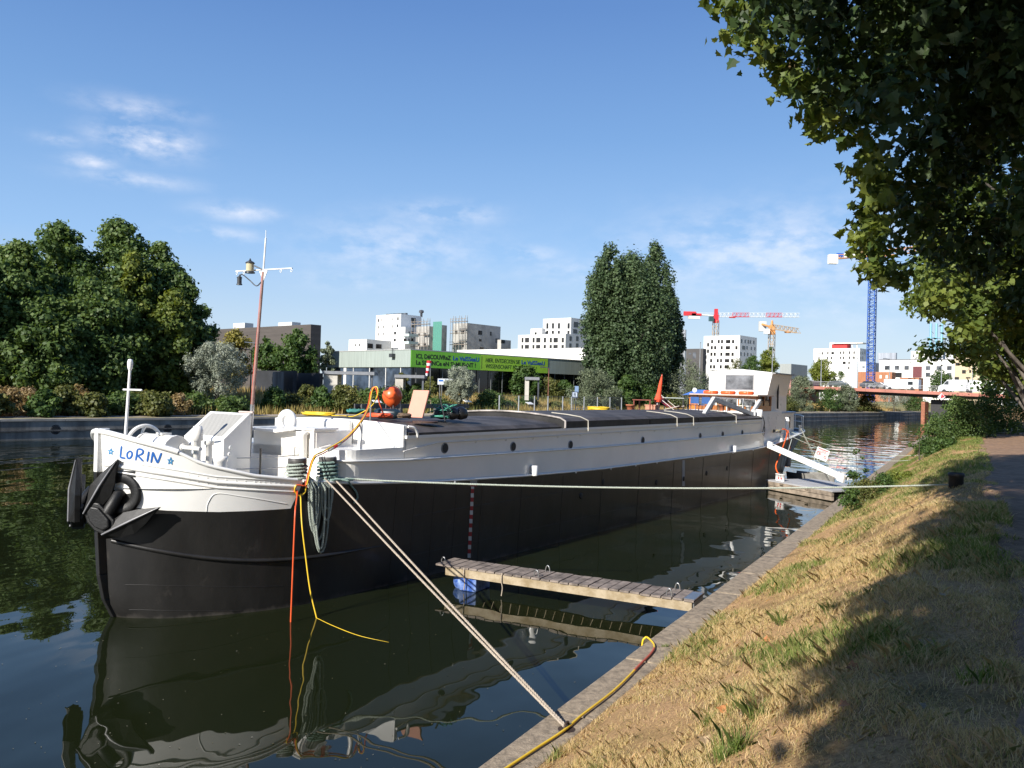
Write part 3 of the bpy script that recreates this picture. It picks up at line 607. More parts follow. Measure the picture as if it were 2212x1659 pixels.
hatch(5.42, 11.75, -.07); hatch(11.95, 17.4, .07); hatch(17.45, 21.6, .065); hatch(21.65, 25.6, .06); hatch(25.7, 29.1, -.06)
w = MB(); pr = [(t, 3.455 + .13 * (1 - (t / 1.98) ** 2)) for t in np.linspace(-1.98, 1.98, 15)]; w.tube([B(11.93, -2.15, 3.18), B(11.93, -2.15, 3.37)] + [B(11.93, t, z) for t, z in pr] + [B(11.93, 2.15, 3.37), B(11.93, 2.15, 3.18)], .03, 6); w.build('hatch_edge', mat('bleached_edge', (.55, .5, .46), .7, var=.3), barge)
for s in (13.2, 19.6, 21.1, 25.65):
    w = MB(); w.tube([B(s - .5, 1.2, 3.57), B(s - .25, 1.6, 3.525), B(s - .1, 1.95, 3.47), B(s, 2.16, 3.37), B(s, 2.17, 3.15)], .018, 6); w.lathe(B(s, 2.17, 3.06), [(.03, 0), (.03, .09)], 8); w.build('hatch_lashing', mat('old_rope_white', (.5, .47, .4), .8), barge)
# deck posts on the gunwale and rivets down the black hull
for s in (10.22, 25.22):
    w = MB(); w.lathe(B(s, 2.26, ZT(s) - .02), [(.095, 0), (.095, .25), (.08, .26)], 16); w.build('gunwale_post', white, barge)
for s in (6.9, 12.4, 14.5, 16.2, 17.8, 21.0, 25.1, 27.6): w = MB(); w.lathe(B(s, 2.24, ZT(s) - .05), [(.022, 0), (.022, .03), (.012, .035)], 8, bn); w.build('scupper_stud', white, barge)
for s, z in ((14.1, 1.5), (12.8, 1.2), (20.2, 1.15), (22.4, 1.2), (24.6, 1.25), (17.9, 1.2)): w = MB(); w.lathe(B(s, 2.2, z), [(.09, 0), (.09, .025), (.06, .03)], 14, bn); w.build('discharge_plate', mat('stain_black', (.008, .008, .008), .6), barge)
# bollards at the shoulder
bh = thing_b = None
for x, s, t in ((0, 2.62, 1.83), (1, 3.28, 1.95)):
    w = MB(); w.lathe(B(s, t, 2.25), [(.15, 0), (.15, .43), (.175, .45), (.175, .54), (.16, .56)], 22); o = w.build('bollard', mat('worn_bollard', (.10, .095, .09), .5, var=.3, vs=12), barge)
    w = MB(); w.lathe(B(s, t, 2.812), [(.165, 0), (.15, .012)], 22); w.build('bollard_cap', white, o)
w = MB(); w.lathe(B(4.2, 1.9, 2.9), [(.05, 0), (.05, .5), (.035, .56)], 12); w.build('cable_post', white, barge)
w = MB(); w.tube([B(5.6, .8, 3.4), B(5.6, .8, 4.14)], .022, 8); w.build('cable_pole', steel, barge)
# ---- wheelhouse and aft cabin
w = MB(); w.bb(29.15, 33.6, -1.62, 1.66, 1.95, 3.5); w.build('wheelhouse_base', white, barge, bevel=.02)
w = MB()
for t0_, t1_ in ((-1.4, -1.28), (-.36, -.28), (.68, .76), (1.55, 1.66)): w.bb(30, 30.12, t0_, t1_, 3.5, 4.2)
w.bb(30, 30.12, -1.28, 1.55, 3.5, 3.72); w.bb(30, 31.9, 1.56, 1.66, 3.5, 3.75); w.bb(31.8, 31.95, 1.55, 1.66, 3.75, 4.2); w.bb(30.85, 30.95, 1.56, 1.66, 3.75, 4.2); w.bb(30, 30.12, -1.42, 1.66, 4.06, 4.2); w.build('wheelhouse_frame', woodv, barge)
for t0_, t1_ in ((-1.28, -.36), (-.28, .68), (.76, 1.55)):
    w = MB(); w.bb(30.03, 30.05, t0_, t1_, 3.72, 4.06); o = w.build('wheelhouse_window', mat('cabin_glass', (.16, .17, .18), .05, var=.5, vs=2.5), barge)
    w = MB(); w.bb(29.985, 30.02, t0_, t1_, 4.03, 4.06); w.bb(29.985, 30.02, t0_, t0_ + .04, 3.72, 4.03); w.bb(29.985, 30.02, t1_ - .04, t1_, 3.72, 4.03); w.build('window_frame', white, o)
w = MB(); w.bb(30.1, 31.8, 1.6, 1.62, 3.75, 4.06); w.build('side_window', glass, barge)
w = MB(); w.bb(29.7, 32.1, -1.62, 1.72, 4.2, 4.26); w.build('wheelhouse_roof', mat('roof_edge', (.6, .45, .36), .6), barge, bevel=.01)
w = MB(); w.prism([B(30.4, -1.95, 3.5), B(30.4, -1.5, 3.5), B(30.4, -1.5, 4.18), B(30.4, -1.95, 4.18)], bd * .06); o = w.build('cabin_door', mat('orange_wood', (.62, .22, .035), .35, var=.2, vs=12), barge)
w = MB(); w.bb(30.38, 30.4, -1.84, -1.6, 3.78, 4.08); w.build('door_window', glass, o)
w = MB(); w.prism([B(30.2, -2.2, 4.18), B(30.2, -1.0, 4.22), B(30.2, -1.0, 4.45), B(30.2, -1.5, 4.45)], bd * .5); w.build('blue_awning', mat('blue_cover', (.03, .12, .42), .6), barge)
w = MB(); fr = [(-1.55, 5.40), (.08, 5.52), (1.66, 5.36), (1.42, 4.28), (-1.55, 4.2)]
w.prism([B(32, t, z) for t, z in fr], bd * 3.2); w.bb(32.15, 35.2, -1.5, 1.40, 2.1, 4.3)
w.prism([B(32.12, 1.40, 4.28), B(32.12, 1.655, 5.34), B(34.9, 1.655, 5.34), B(34.9, 1.40, 4.28)], bn * .012); w.build('upper_cabin', white, barge, bevel=.012)
w = MB(); w.bb(31.985, 31.999, -.66, .72, 4.50, 5.22); o = w.build('cabin_window', mat('reflecting_glass', (.22, .23, .25), .03, var=.4, vs=1.2), barge)
w = MB()
for a in ((-.69, .75, 5.2, 5.24), (-.69, .75, 4.48, 4.52), (-.69, -.65, 4.5, 5.22), (.71, .75, 4.5, 5.22)): w.bb(31.97, 31.99, *a)
w.build('window_frame', mat('grey_frame', (.3, .3, .31), .4), o)
w = MB(); w.bb(32.9, 33.25, 1.40, 1.412, 2.85, 3.5); w.build('cabin_side_window', glass, barge)
w = MB(); w.tube([B(33.3, 1.5, 5.15), B(33.4, 1.5, 4.9), B(33.4, 1.5, 3.6)], .05, 8); w.build('exhaust_pipe', black, barge)
w = MB(); w.bb(32.0, 35.2, 1.62, 1.8, 5.30, 5.36); w.build('gutter', mat('dull_zinc', (.28, .28, .28), .5), barge)
w = MB(); w.lathe(B(32.4, 1.46, 3.95), [(.01, -.08), (.05, -.02), (.06, .1), (.02, .16)], 10); w.build('cabin_lamp', white, barge)
w = MB(); w.lathe(B(29.3, 1.9, 1.95), [(.17, 0), (.17, 1.2), (.18, 1.21), (.18, 1.63), (.16, 1.65)], 18); w.lathe(B(28.95, 1.8, 3.1), [(.09, 0), (.09, .45)], 12); w.build('vent_trunk', white, barge)
c0 = B(29.7, -1.35, 4.42); w = MB(); w.lathe(c0, [(.02, .1), (.1, .06), (.12, 0), (.12, -.02)], 14, bd); w.build('searchlight', mat('lamp_glass', (.6, .62, .64), .1), barge)
# aft cabin with rounded end, stern rail
w = MB(); pth = [(34.0, 1.42), (36.6, 1.40), (37.5, 1.1), (37.9, .5), (38.0, 0)]; P = pth + [(s, -t) for s, t in pth[::-1]]
w.prism([B(s, t, 2.1) for s, t in P], (0, 0, 1.26)); w.build('aft_cabin', white, barge, bevel=.02)
w = MB(); w.prism([B(s + (.08 if s > 34.1 else 0), t * 1.06, 3.36) for s, t in P], (0, 0, .07)); w.build('aft_roof', mat('pale_blue_grey', (.42, .47, .56), .5, var=.08), barge, bevel=.03)
for a, b in ((35.2, 35.9), (36.75, 37.25)):
    w = MB(); ta = np.interp(a, [36.6, 37.5], [1.4, 1.1]); tb = np.interp(b, [36.6, 37.5], [1.4, 1.1]); w.prism([B(a, ta + .015, 2.6), B(b, tb + .015, 2.6), B(b, tb + .015, 3.18), B(a, ta + .015, 3.18)], -bn * .03); w.build('aft_window', glass, barge)
w = MB(); P = [B(c[0] - .05, c[1] * .96, ZT(c[0]) + .75) for c in COL if c[0] > 36.3]; w.tube(P, .025, 6); w.tube([p - Vector((0, 0, .35)) for p in P], .018, 6)
for p in P[::2]: w.tube([p, p - Vector((0, 0, .75))], .02, 6)
w.build('stern_rail', white, barge)
w = MB(); w.lathe(B(34.3, 1.72, 2.1), [(.15, 0), (.15, .45), (.10, .5), (.10, .85), (.13, .92), (.08, 1.08)], 14); w.build('stern_ventilator', white, barge)
for s, t in ((32.3, 2.05), (36.6, 1.72)):
    w = MB(); w.lathe(B(s, t, ZT(s) - .05), [(.06, 0), (.06, .3), (.08, .32), (.08, .38)], 12); w.build('mooring_post', white, barge)
# folded derrick over the aft hatch
gm = mat('derrick_grey', (.55, .55, .54), .35, var=.08)
w = MB()
def bar(a, b, r=.09):
    a, b = Vector(a), Vector(b); dr = (b - a).normalized(); sd = dr.cross(bn).normalized(); w.obox((a + b) / 2, dr * ((b - a).length / 2), sd * r, bn * (r * .8))
bar(B(23.3, 1.7, 3.42), B(24.3, 1.7, 4.05)); bar(B(24.25, 1.7, 4.05), B(29.0, 1.75, 3.36)); bar(B(28.6, 1.75, 3.3), B(29.9, 1.75, 3.98)); bar(B(28.7, 1.7, 3.38), B(28.9, 1.7, 3.2), .13)
w.build('derrick_arm', gm, barge, bevel=.01)
w = MB(); w.tube([B(24.4, 1.62, 4.12), B(30.0, 1.6, 4.02)], .018, 6)
for s in (26.0, 28.0): w.tube([B(s, 1.62, 3.5), B(s, 1.62, 4.08)], .025, 6)
w.build('guard_rail', white, barge)
w = MB(); w.tube(spline([B(29.2, 2.12, 3.3), B(29.35, 2.16, 3.0), B(29.2, 2.16, 2.7), B(29.12, 2.16, 2.5), B(29.3, 2.16, 2.45), B(29.42, 2.16, 2.7), B(29.3, 2.16, 2.9)]), .02, 6); w.build('hose_loop', rubber, barge)
# ================================================================ BUILDINGS, CRANES, BRIDGE
GA = math.radians(40); ga = Vector((math.sin(GA), math.cos(GA), 0)); gb = Vector((math.cos(GA), -math.sin(GA), 0))    # city grid: ga away to the right, gb towards the right
def xy(x, Y): p = D(x, HZ, Y); return Vector((p.x, p.y, 0))
def zat(x, y, Y): return D(x, y, Y).z
def along(c, dr, x):                                                 # distance along dr from c until image column x
    r = ray(x, HZ); r = Vector((r.x, r.y)); A = np.array([[r.x, -dr.x], [r.y, -dr.y]]); k = np.linalg.solve(A, np.array([c.x, c.y])); return float(k[1])
def bmat(nm, c, v=.06, vs=.15, rough=.75): return mat(nm, c, rough, var=v, vs=vs)
wdark = mat('dark_window', (.035, .033, .033), .12, var=.3, vs=.3); wgrey = mat('grey_window', (.12, .13, .15), .1, var=.4, vs=.3)
def box_building(nm, label, xc, Yc, xl, xr, yt, z0, m, cat='building', roofm=None, parap=.0, ang=None, group=None):
    """corner at image column xc and distance Yc, faces running back-left to column xl and back-right to column xr"""
    da, db = (ga, -gb) if ang is None else (Vector((math.sin(ang), math.cos(ang), 0)), -Vector((math.cos(ang), -math.sin(ang), 0)))
    c = xy(xc, Yc); lr = along(c, da, xr) if xr is not None else 12; ll = along(c, db, xl) if xl is not None else 12
    zt = zat(xc, yt, Yc); t = thing(nm, label, cat, (c.x, c.y, z0), group)
    w = MB(); w.obox(c + da * (lr / 2) + db * (ll / 2) + Vector((0, 0, (z0 + zt) / 2 - .5)), da * (lr / 2), db * (ll / 2), (0, 0, (zt - z0) / 2 + .5)); w.build('wall', m, t)
    if roofm: 
        w = MB(); w.obox(c + da * (lr / 2) + db * (ll / 2) + Vector((0, 0, zt + .12)), da * (lr / 2 + .1), db * (ll / 2 + .1), (0, 0, .12)); w.build('roof', roofm, t)
    return dict(t=t, c=c, da=da, db=db, lr=lr, ll=ll, zt=zt, z0=z0, Yc=Yc)
def window(b, face, u, z, wd, h, m=None, nm='window', frame=True):
    """one window: u metres from the corner along the face, z its sill height"""
    d_ = b['da'] if face == 'r' else b['db']; nn = -b['db'] if face == 'r' else -b['da']
    c = b['c'] + d_ * u + Vector((0, 0, z + h / 2)); w = MB()
    w.obox(c + nn * .012, d_ * (wd / 2), nn * .012, (0, 0, h / 2)); o = w.build(nm, m or wdark, b['t'])
    if frame:
        w = MB(); w.obox(c + nn * .03 - Vector((0, 0, h / 2 + .05)), d_ * (wd / 2 + .08), nn * .05, (0, 0, .05)); w.build('sill', b.get('sill', sillm), o)
sillm = mat('pale_sill', (.55, .54, .52), .6)
def win_px(b, face, rects, m=None, frame=False, nm='window'):
    """windows given by where their corners fall on the facade (x0, y0, x1, y1)"""
    d_ = b['da'] if face == 'r' else b['db']
    for x0, y0, x1, y1 in rects:
        u0, u1 = along(b['c'], d_, x0), along(b['c'], d_, x1); p = b['c'] + d_ * ((u0 + u1) / 2)
        z1, z0 = zat((x0 + x1) / 2, y0, p.y), zat((x0 + x1) / 2, y1, p.y); window(b, face, (u0 + u1) / 2, z0, abs(u1 - u0), z1 - z0, m, nm, frame)
def grid(xs, ys, w, h, skip=()): return [(x, y, x + w, y + h) for i, y in enumerate(ys) for j, x in enumerate(xs) if (i, j) not in skip]
wallw = bmat('white_render', (.80, .79, .76)); wallg = bmat('pale_grey_render', (.60, .60, .58)); conc = mat('raw_concrete', (.47, .45, .42), .9, var=.16, vs=.25)
def r6(x0, y0, x1, y1): return (713.2 + .1984 * x0, 630.9 + .1984 * y0, 713.2 + .1984 * x1, 630.9 + .1984 * y1)
def r7(x0, y0, x1, y1): return (1097.2 + .1984 * x0, 630.9 + .1984 * y0, 1097.2 + .1984 * x1, 630.9 + .1984 * y1)
def r8(x0, y0, x1, y1): return (1426.4 + .1984 * x0, 603.5 + .1984 * y0, 1426.4 + .1984 * x1, 603.5 + .1984 * y1)
def r5(x0, y0, x1, y1): return (1755.5 + .2063 * x0, 713.2 + .2063 * y0, 1755.5 + .2063 * x1, 713.2 + .2063 * y1)
# white tower block
b = box_building('apartment_tower', 'tall plain white apartment tower with small dark windows behind the green banner', 862, 330, 808.5, 906, 678, 3.6, wallw)
win_px(b, 'l', [r6(*q) for q in ((500, 293, 514, 326), (533, 290, 541, 322), (562, 287, 572, 322), (658, 278, 666, 312), (710, 272, 727, 308), (499, 368, 512, 400), (533, 365, 540, 398), (560, 363, 570, 397), (657, 357, 665, 390), (709, 350, 726, 385), (509, 442, 520, 476), (533, 440, 540, 472), (558, 438, 568, 472), (679, 430, 703, 463), (678, 507, 702, 538))])
win_px(b, 'r', [r6(862, 280, 912, 340), r6(862, 357, 912, 385)])
w = MB(); p = b['c'] + b['da'] * 8 + b['db'] * 10
for k in range(6): w.obox(p + b['db'] * (k * 2.2 - 4) + Vector((0, 0, b['zt'] + .6)), gb * .7, ga * .5, (0, 0, .7))
w.lathe(b['c'] + b['da'] * 14 + b['db'] * 3 + Vector((0, 0, b['zt'])), [(.5, 0), (.5, 1.6), (1.1, 2), (.9, 2.8), (.2, 3)], 10); w.build('roof_equipment', wgrey, b['t'])
b2 = box_building('apartment_annexe', 'low white flat-roofed block with square dark windows left of the white tower', 789.6, 318, 751, 843, 732.5, 3.6, wallw)
win_px(b2, 'l', [r6(257, 565, 268, 592), r6(300, 562, 312, 590)]); win_px(b2, 'r', [r6(395, 560, 453, 612), r6(486, 567, 547, 615)])
b3 = box_building('terrace_block', 'white block with glass-fronted balconies right of the white tower', 872, 325, 858, 905, 706, 3.6, wallw)
win_px(b3, 'r', [r6(838, 430, 850, 455), r6(862, 428, 895, 455), r6(785, 505, 815, 535), r6(838, 505, 850, 535), r6(862, 503, 893, 535)])
for y in (458, 540):
    x0, y0, x1, y1 = r6(742, y, 918, y + 30); w = MB(); c = xy((x0 + x1) / 2, 315); z = zat((x0 + x1) / 2, (y0 + y1) / 2, 315); hw = (x1 - x0) / 2 * 315 / 1790
    w.obox(c + Vector((0, 0, z)), gb * hw * 1.1, ga * 2.5, (0, 0, .5)); w.build('balcony', mat('pale_glass_panel', (.5, .58, .58), .15), b3['t'])
# building under construction
bc = box_building('concrete_shell', 'raw grey concrete building shell with scaffolding and a green net', 1006, 318, 975, 1078, 697.5, 3.6, conc)
win_px(bc, 'r', [r6(1596, 420, 1638, 466), r6(1725, 432, 1742, 474), r6(1607, 511, 1635, 538), r6(1785, 505, 1826, 552), r6(1617, 600, 1660, 637)])
win_px(bc, 'l', [r6(1342, 420, 1370, 458), r6(1412, 417, 1445, 455), r6(1340, 560, 1368, 600), r6(1412, 555, 1445, 600)])
b4 = box_building('concrete_wing', 'low raw concrete wing with an open square loggia', 1080, 325, 1072, 1101, 733.5, 3.6, conc); win_px(b4, 'r', [r6(1847, 520, 1890, 558)])
for xa, xb, yt in ((924, 942.5, 704.5), (933, 962, 701)):
    bx = box_building('concrete_bay', 'raw concrete bay with cream front and scaffold, %s' % ('left of the green net' if xa == 924 else 'behind the green net'), xb - 19 if xa != 924 else 924, 321, 895.5 if xa == 924 else 932, xb, yt, 3.6, conc)
    win_px(bx, 'l', [r6(943, 450, 965, 478), r6(1003, 447, 1028, 478), r6(943, 555, 965, 590), r6(1003, 552, 1028, 590)] if xa == 924 else [r6(1125, 430, 1160, 470), r6(1125, 540, 1160, 580)])
scm = mat('scaffold_pole', (.30, .27, .24), .6, .3)
for (xl, xr, yt, lab) in ((890, 925, 704, 'left of the green net'), (974, 1006, 698, 'against the concrete shell right of the green net')):
    t = thing('scaffold', 'pole scaffold with plank decks ' + lab, 'scaffold', xy((xl + xr) / 2, 312)); w = MB(); wd = MB(); w_ = MB(); c = xy(xr, 312); ll = along(c, -gb, xl); zt = zat(xr, yt - 4, 312)
    for k in range(6): 
        for dd in (0, -1.1): w.tube([c - gb * (ll * k / 5) + ga * dd + Vector((0, 0, 3.5)), c - gb * (ll * k / 5) + ga * dd + Vector((0, 0, zt + (1.4 if k % 2 else 2.2)))], .11, 4)
    w.build('poles', scm, t)
    for k in range(1, 7): z = 3.6 + (zt - 3.6) * k / 6; wd.obox(c - gb * (ll / 2) - ga * .5 + Vector((0, 0, z)), gb * (ll / 2 + .4), ga * .5, (0, 0, .1)); wd.obox(c - gb * (ll / 2) - ga * 1.05 + Vector((0, 0, z + 1)), gb * (ll / 2 + .4), ga * .05, (0, 0, .07))
    wd.build('decks', mat('scaffold_plank', (.30, .25, .21), .8, var=.2), t)
t = thing('scaffold_net', 'translucent green debris net over the concrete facade', 'net', xy(942, 310)); w = MB(); c = xy(951, 310); ll = along(c, -gb, 932); z1 = zat(942, 694, 310)
for k in range(8):
    a = c - gb * (ll * k / 8) - ga * (.25 if k % 2 else 0); bq = c - gb * (ll * (k + 1) / 8) - ga * (0 if k % 2 else .25); w.quad(a + Vector((0, 0, 4)), bq + Vector((0, 0, 4)), bq + Vector((0, 0, z1)), a + Vector((0, 0, z1)))
netm = leafmat('green_net', [(.16, .42, .34), (.2, .48, .4)], .5, .8); o = w.build('net_sheet', netm, t)
# perforated apartment block beside the poplars
b = box_building('apartment_block', 'stepped pale grey apartment block left of the dark poplars', 1219, 300, 1116.5, 1256, 720.5, 3.6, wallg)
rows = ((497, 548), (575, 628))
win_px(b, 'l', [r7(x, y0, x + wd, y1) for y0, y1 in rows for x, wd in ((136, 20), (173, 45), (256, 21), (295, 45), (378, 24), (442, 24), (484, 47), (572, 25))])
win_px(b, 'r', [r7(x, y0 - 16, x + wd, y1 - 16) for y0, y1 in rows for x, wd in ((656, 25), (728, 28))])
b = box_building('upper_apartment_block', 'recessed pale grey upper storeys of the apartment block beside the poplars', 1230, 312, 1169.6, 1285, 686, 15, wallg)
win_px(b, 'l', [r7(x, y0, x + wd, y1) for y0, y1 in ((338, 398), (420, 455)) for x, wd in ((402, 22), (462, 24), (527, 24), (632, 24))])
win_px(b, 'r', [r7(700, 325, 748, 385), r7(790, 320, 815, 378), r7(695, 405, 740, 452), r7(788, 400, 812, 460)])
b = box_building('apartment_block_wing', 'small pale penthouse at the left end of the stepped apartment block', 1168, 316, 1143, 1175, 709, 15, wallg); win_px(b, 'l', [r7(276, 437, 298, 462)])
b = box_building('pale_warehouse', 'long plain white windowless warehouse behind the green banner', 1275, 175, 985, 1300, 751, 3.4, wallw)
# science museum with the banner
fas = mat('pale_green_cladding', (.34, .39, .36), .5, var=.12, vs=1.4, stretch=(4, 4, .15)); mglass = mat('museum_glass', (.07, .10, .15), .05, var=.5, vs=.25); mdark = mat('museum_dark_glass', (.012, .014, .014), .1, var=.4, vs=.4)
Ym = 112; mc = xy(885, Ym); mus = thing('museum', 'low museum building with pale green cladding and dark glass ground floor', 'building', (mc.x, mc.y, 3.3))
MA = math.radians(45); da = Vector((math.sin(MA), math.cos(MA), 0)); db = -Vector((math.cos(MA), -math.sin(MA), 0)); lr = along(mc, da, 1290); ll = along(mc, db, 700)
zt, zm = zat(885, 755.5, Ym), zat(885, 792.8, Ym)
w = MB(); w.obox(mc + da * (lr / 2) + db * (ll / 2) + Vector((0, 0, (zt + zm) / 2)), da * (lr / 2), db * (ll / 2), (0, 0, (zt - zm) / 2)); w.build('cladding_band', fas, mus)
w = MB(); w.obox(mc + da * (lr / 2) + db * (ll / 2) + Vector((0, 0, zt + .06)), da * (lr / 2 + .06), db * (ll / 2 + .06), (0, 0, .06)); w.build('roof_edge', mat('zinc_edge', (.42, .43, .42), .4), mus)
w = MB(); w.obox(mc + da * (lr / 2 + .25) + db * (ll / 2 + .25) + Vector((0, 0, (2.9 + zm) / 2)), da * (lr / 2 - .3), db * (ll / 2 - .3), (0, 0, (zm - 2.9) / 2)); w.build('glazing', [mdark], mus)
w = MB()
k = 1.2
while k < lr - 1: w.obox(mc + da * k + db * .22 + Vector((0, 0, (2.9 + zm) / 2)), da * .05, db * .04, (0, 0, (zm - 2.9) / 2 - .01)); k += 2.35
w.build('mullions', mat('mullion_grey', (.16, .17, .17), .4), mus)
w = MB(); w.obox(mc + db * (ll / 2) + da * .3 + Vector((0, 0, (2.9 + zm) / 2)), db * (ll / 2 - .2), da * .06, (0, 0, (zm - 2.9) / 2 - .02)); w.build('side_glazing', mglass, mus)
for x in (742, 760, 795, 830, 862): u = along(mc, db, x); w = MB(); w.obox(mc + db * u + da * .2 + Vector((0, 0, (2.9 + zm) / 2)), db * (.3 if x == 742 else .05), da * .05, (0, 0, (zm - 2.9) / 2 - .03)); w.build('side_mullion', wallw, mus)
w = MB(); c = mc + db * along(mc, db, 849) - da * .3; z = zat(849, 770, Ym + 6); w.obox(c + Vector((0, 0, z)), db * .35, da * .3, (0, 0, .25)); w.tube([c + Vector((0, 0, z)), c + Vector((0, 0, z + 1.1))], .06, 6); w.build('wall_lamp', lg, mus)
# banner: right part lighter green
u0, u1 = along(mc, da, 885.6), along(mc, da, 1181.5); us = along(mc, da, 1036); zb0, zb1 = zm + .02, zt - .03
w = MB(); nb = -db
w.obox(mc + da * ((u0 + us) / 2) + nb * .03 + Vector((0, 0, (zb0 + zb1) / 2)), da * ((us - u0) / 2), nb * .025, (0, 0, (zb1 - zb0) / 2), 0)
w.obox(mc + da * ((us + u1) / 2) + nb * .03 + Vector((0, 0, (zb0 + zb1) / 2)), da * ((u1 - us) / 2), nb * .025, (0, 0, (zb1 - zb0) / 2), 1)
ban = thing('banner', 'long green banner with black and blue lettering on the museum front', 'banner', mc + da * u0 + nb * .01 + Vector((0, 0, zb0)))
w.build('cloth', [mat('banner_green', (.20, .56, .045), .6, var=.06, vs=.6), mat('banner_lime', (.38, .66, .05), .6, var=.06, vs=.6)], ban)
tblack = mat('banner_black', (.012, .014, .012), .6, var=0); tblue = mat('banner_blue', (.012, .07, .36), .6, var=0)
Hb = zb1 - zb0
rotb = Matrix((da, Vector((0, 0, 1)), nb)).transposed().to_4x4()
def text(s, x0, zc, x1, hgt, m, shear=0, bold=.034):
    ua, ub = along(mc, da, x0), along(mc, da, x1); cu = bpy.data.curves.new('lettering', 'FONT'); cu.body = s; cu.size = hgt * 1.38; cu.shear = shear; cu.offset = bold * hgt; cu.extrude = .004
    tmp = bpy.data.objects.new('tmp', cu); C.objects.link(tmp); bpy.context.view_layer.update()
    me = bpy.data.meshes.new_from_object(tmp.evaluated_get(bpy.context.evaluated_depsgraph_get())); bpy.data.objects.remove(tmp); bpy.data.curves.remove(cu)
    xs = [v.co.x for v in me.vertices]; sx = (ub - ua) / (max(xs) - min(xs)); me.transform(rotb @ Matrix.Diagonal((sx, 1, 1, 1))); me.materials.clear(); me.materials.append(m)
    o = bpy.data.objects.new('lettering', me); C.objects.link(o); o.parent = ban; o.location = mc + da * ua + nb * .064 + Vector((0, 0, zb0 + Hb * zc)) - ORG[ban.name]; return o
text('ICI, DéCOUVReZ', 896, .54, 971, Hb * .27, tblack); text('Le VaISSeaU', 975.5, .54, 1032, Hb * .27, tblue)
text("La SCIeNCe eN S'aMUSaNT !", 896, .16, 1025, Hb * .27, tblack)
text('HIER, ENTDECKEN SIE', 1046, .54, 1120.5, Hb * .27, tblack, .18, -.002); text('Le VaISSeaU', 1124, .54, 1174, Hb * .27, tblue)
text('WISSENSCHAFT MACHT SPASS !', 1046, .16, 1156, Hb * .27, tblack, .18, -.002)
w = MB(); w.obox(mc + da * along(mc, da, 1038.5) + nb * .062 + Vector((0, 0, (zb0 + zb1) / 2)), da * .04, nb * .004, (0, 0, Hb * .4)); w.build('divider', tblack, ban)
# concrete porches, dark hoarding and brown depot on the left
b = box_building('depot', 'long dark brown depot with a flat roof behind the trees', 668, 120, 440, 690, 700.5, 3.2, mat('brown_cladding', (.085, .072, .065), .7, var=.15, vs=.5, stretch=(.3, .3, 5)))
w = MB()
for x in (478, 486, 494): w.obox(b['c'] + b['db'] * along(b['c'], b['db'], x) + b['da'] * 3 + Vector((0, 0, b['zt'] + .5)), gb * .6, ga * .8, (0, 0, .6))
w.obox(b['c'] + b['db'] * along(b['c'], b['db'], 585) + b['da'] * 3 + Vector((0, 0, b['zt'] + .35)), gb * 1.8, ga * .8, (0, 0, .45)); w.build('roof_units', wallg, b['t'])
b = box_building('hoarding', 'dark grey hoarding wall behind the dry grass', 632, 92, 548, 640, 801, 2.9, mat('hoarding_dark', (.028, .03, .036), .7, var=.25, vs=.5), 'wall')
b = box_building('concrete_wall', 'streaked grey concrete wall panel in the dark hoarding', 611, 91.4, 588, 612.5, 803, 2.9, mat('streaked_concrete', (.20, .20, .20), .8, var=.3, vs=.8, stretch=(2, 2, .2)), 'wall')
b = box_building('dark_shed', 'low dark shed right of the streaked concrete panel', 690, 92.5, 632, 697, 806, 2.9, mat('shed_dark', (.03, .031, .036), .7, var=.25, vs=.5), 'shed')
def porch(x0, x1, yt, Y, lab):
    t = thing('porch', lab, 'porch', xy((x0 + x1) / 2, Y)); c = xy(x0, Y); dr = (xy(x1, Y) - c); L_ = dr.length; dr = dr.normalized(); bk = Vector((-dr.y, dr.x, 0)); zt = zat(x0, yt, Y)
    w = MB(); w.obox(c + dr * (L_ * .14) + bk * 1.2 + Vector((0, 0, (3 + zt) / 2)), dr * (L_ * .14), bk * 1.2, (0, 0, (zt - 3) / 2)); w.build('pier', mat('cream_concrete', (.52, .49, .43), .85, var=.12, vs=.6), t)
    w = MB(); w.obox(c + dr * (L_ * .5) + bk * 1.2 + Vector((0, 0, zt - .02)), dr * (L_ * .52), bk * 1.4, (0, 0, .18)); w.build('roof', mat('porch_roof_grey', (.22, .23, .25), .6), t)
    w = MB(); w.obox(c + dr * (L_ * .96) + bk * .3 + Vector((0, 0, (3 + zt) / 2 - .1)), dr * .1, bk * .1, (0, 0, (zt - 3) / 2 - .1)); w.build('post', wgrey, t)
porch(698, 806, 804, 93, 'cream concrete porch with a long thin grey roof'); porch(853, 915, 812, 97, 'cream concrete porch half buried in shrubs under the banner'); porch(1134, 1164, 817, 104, 'small cream concrete porch beside the willow')
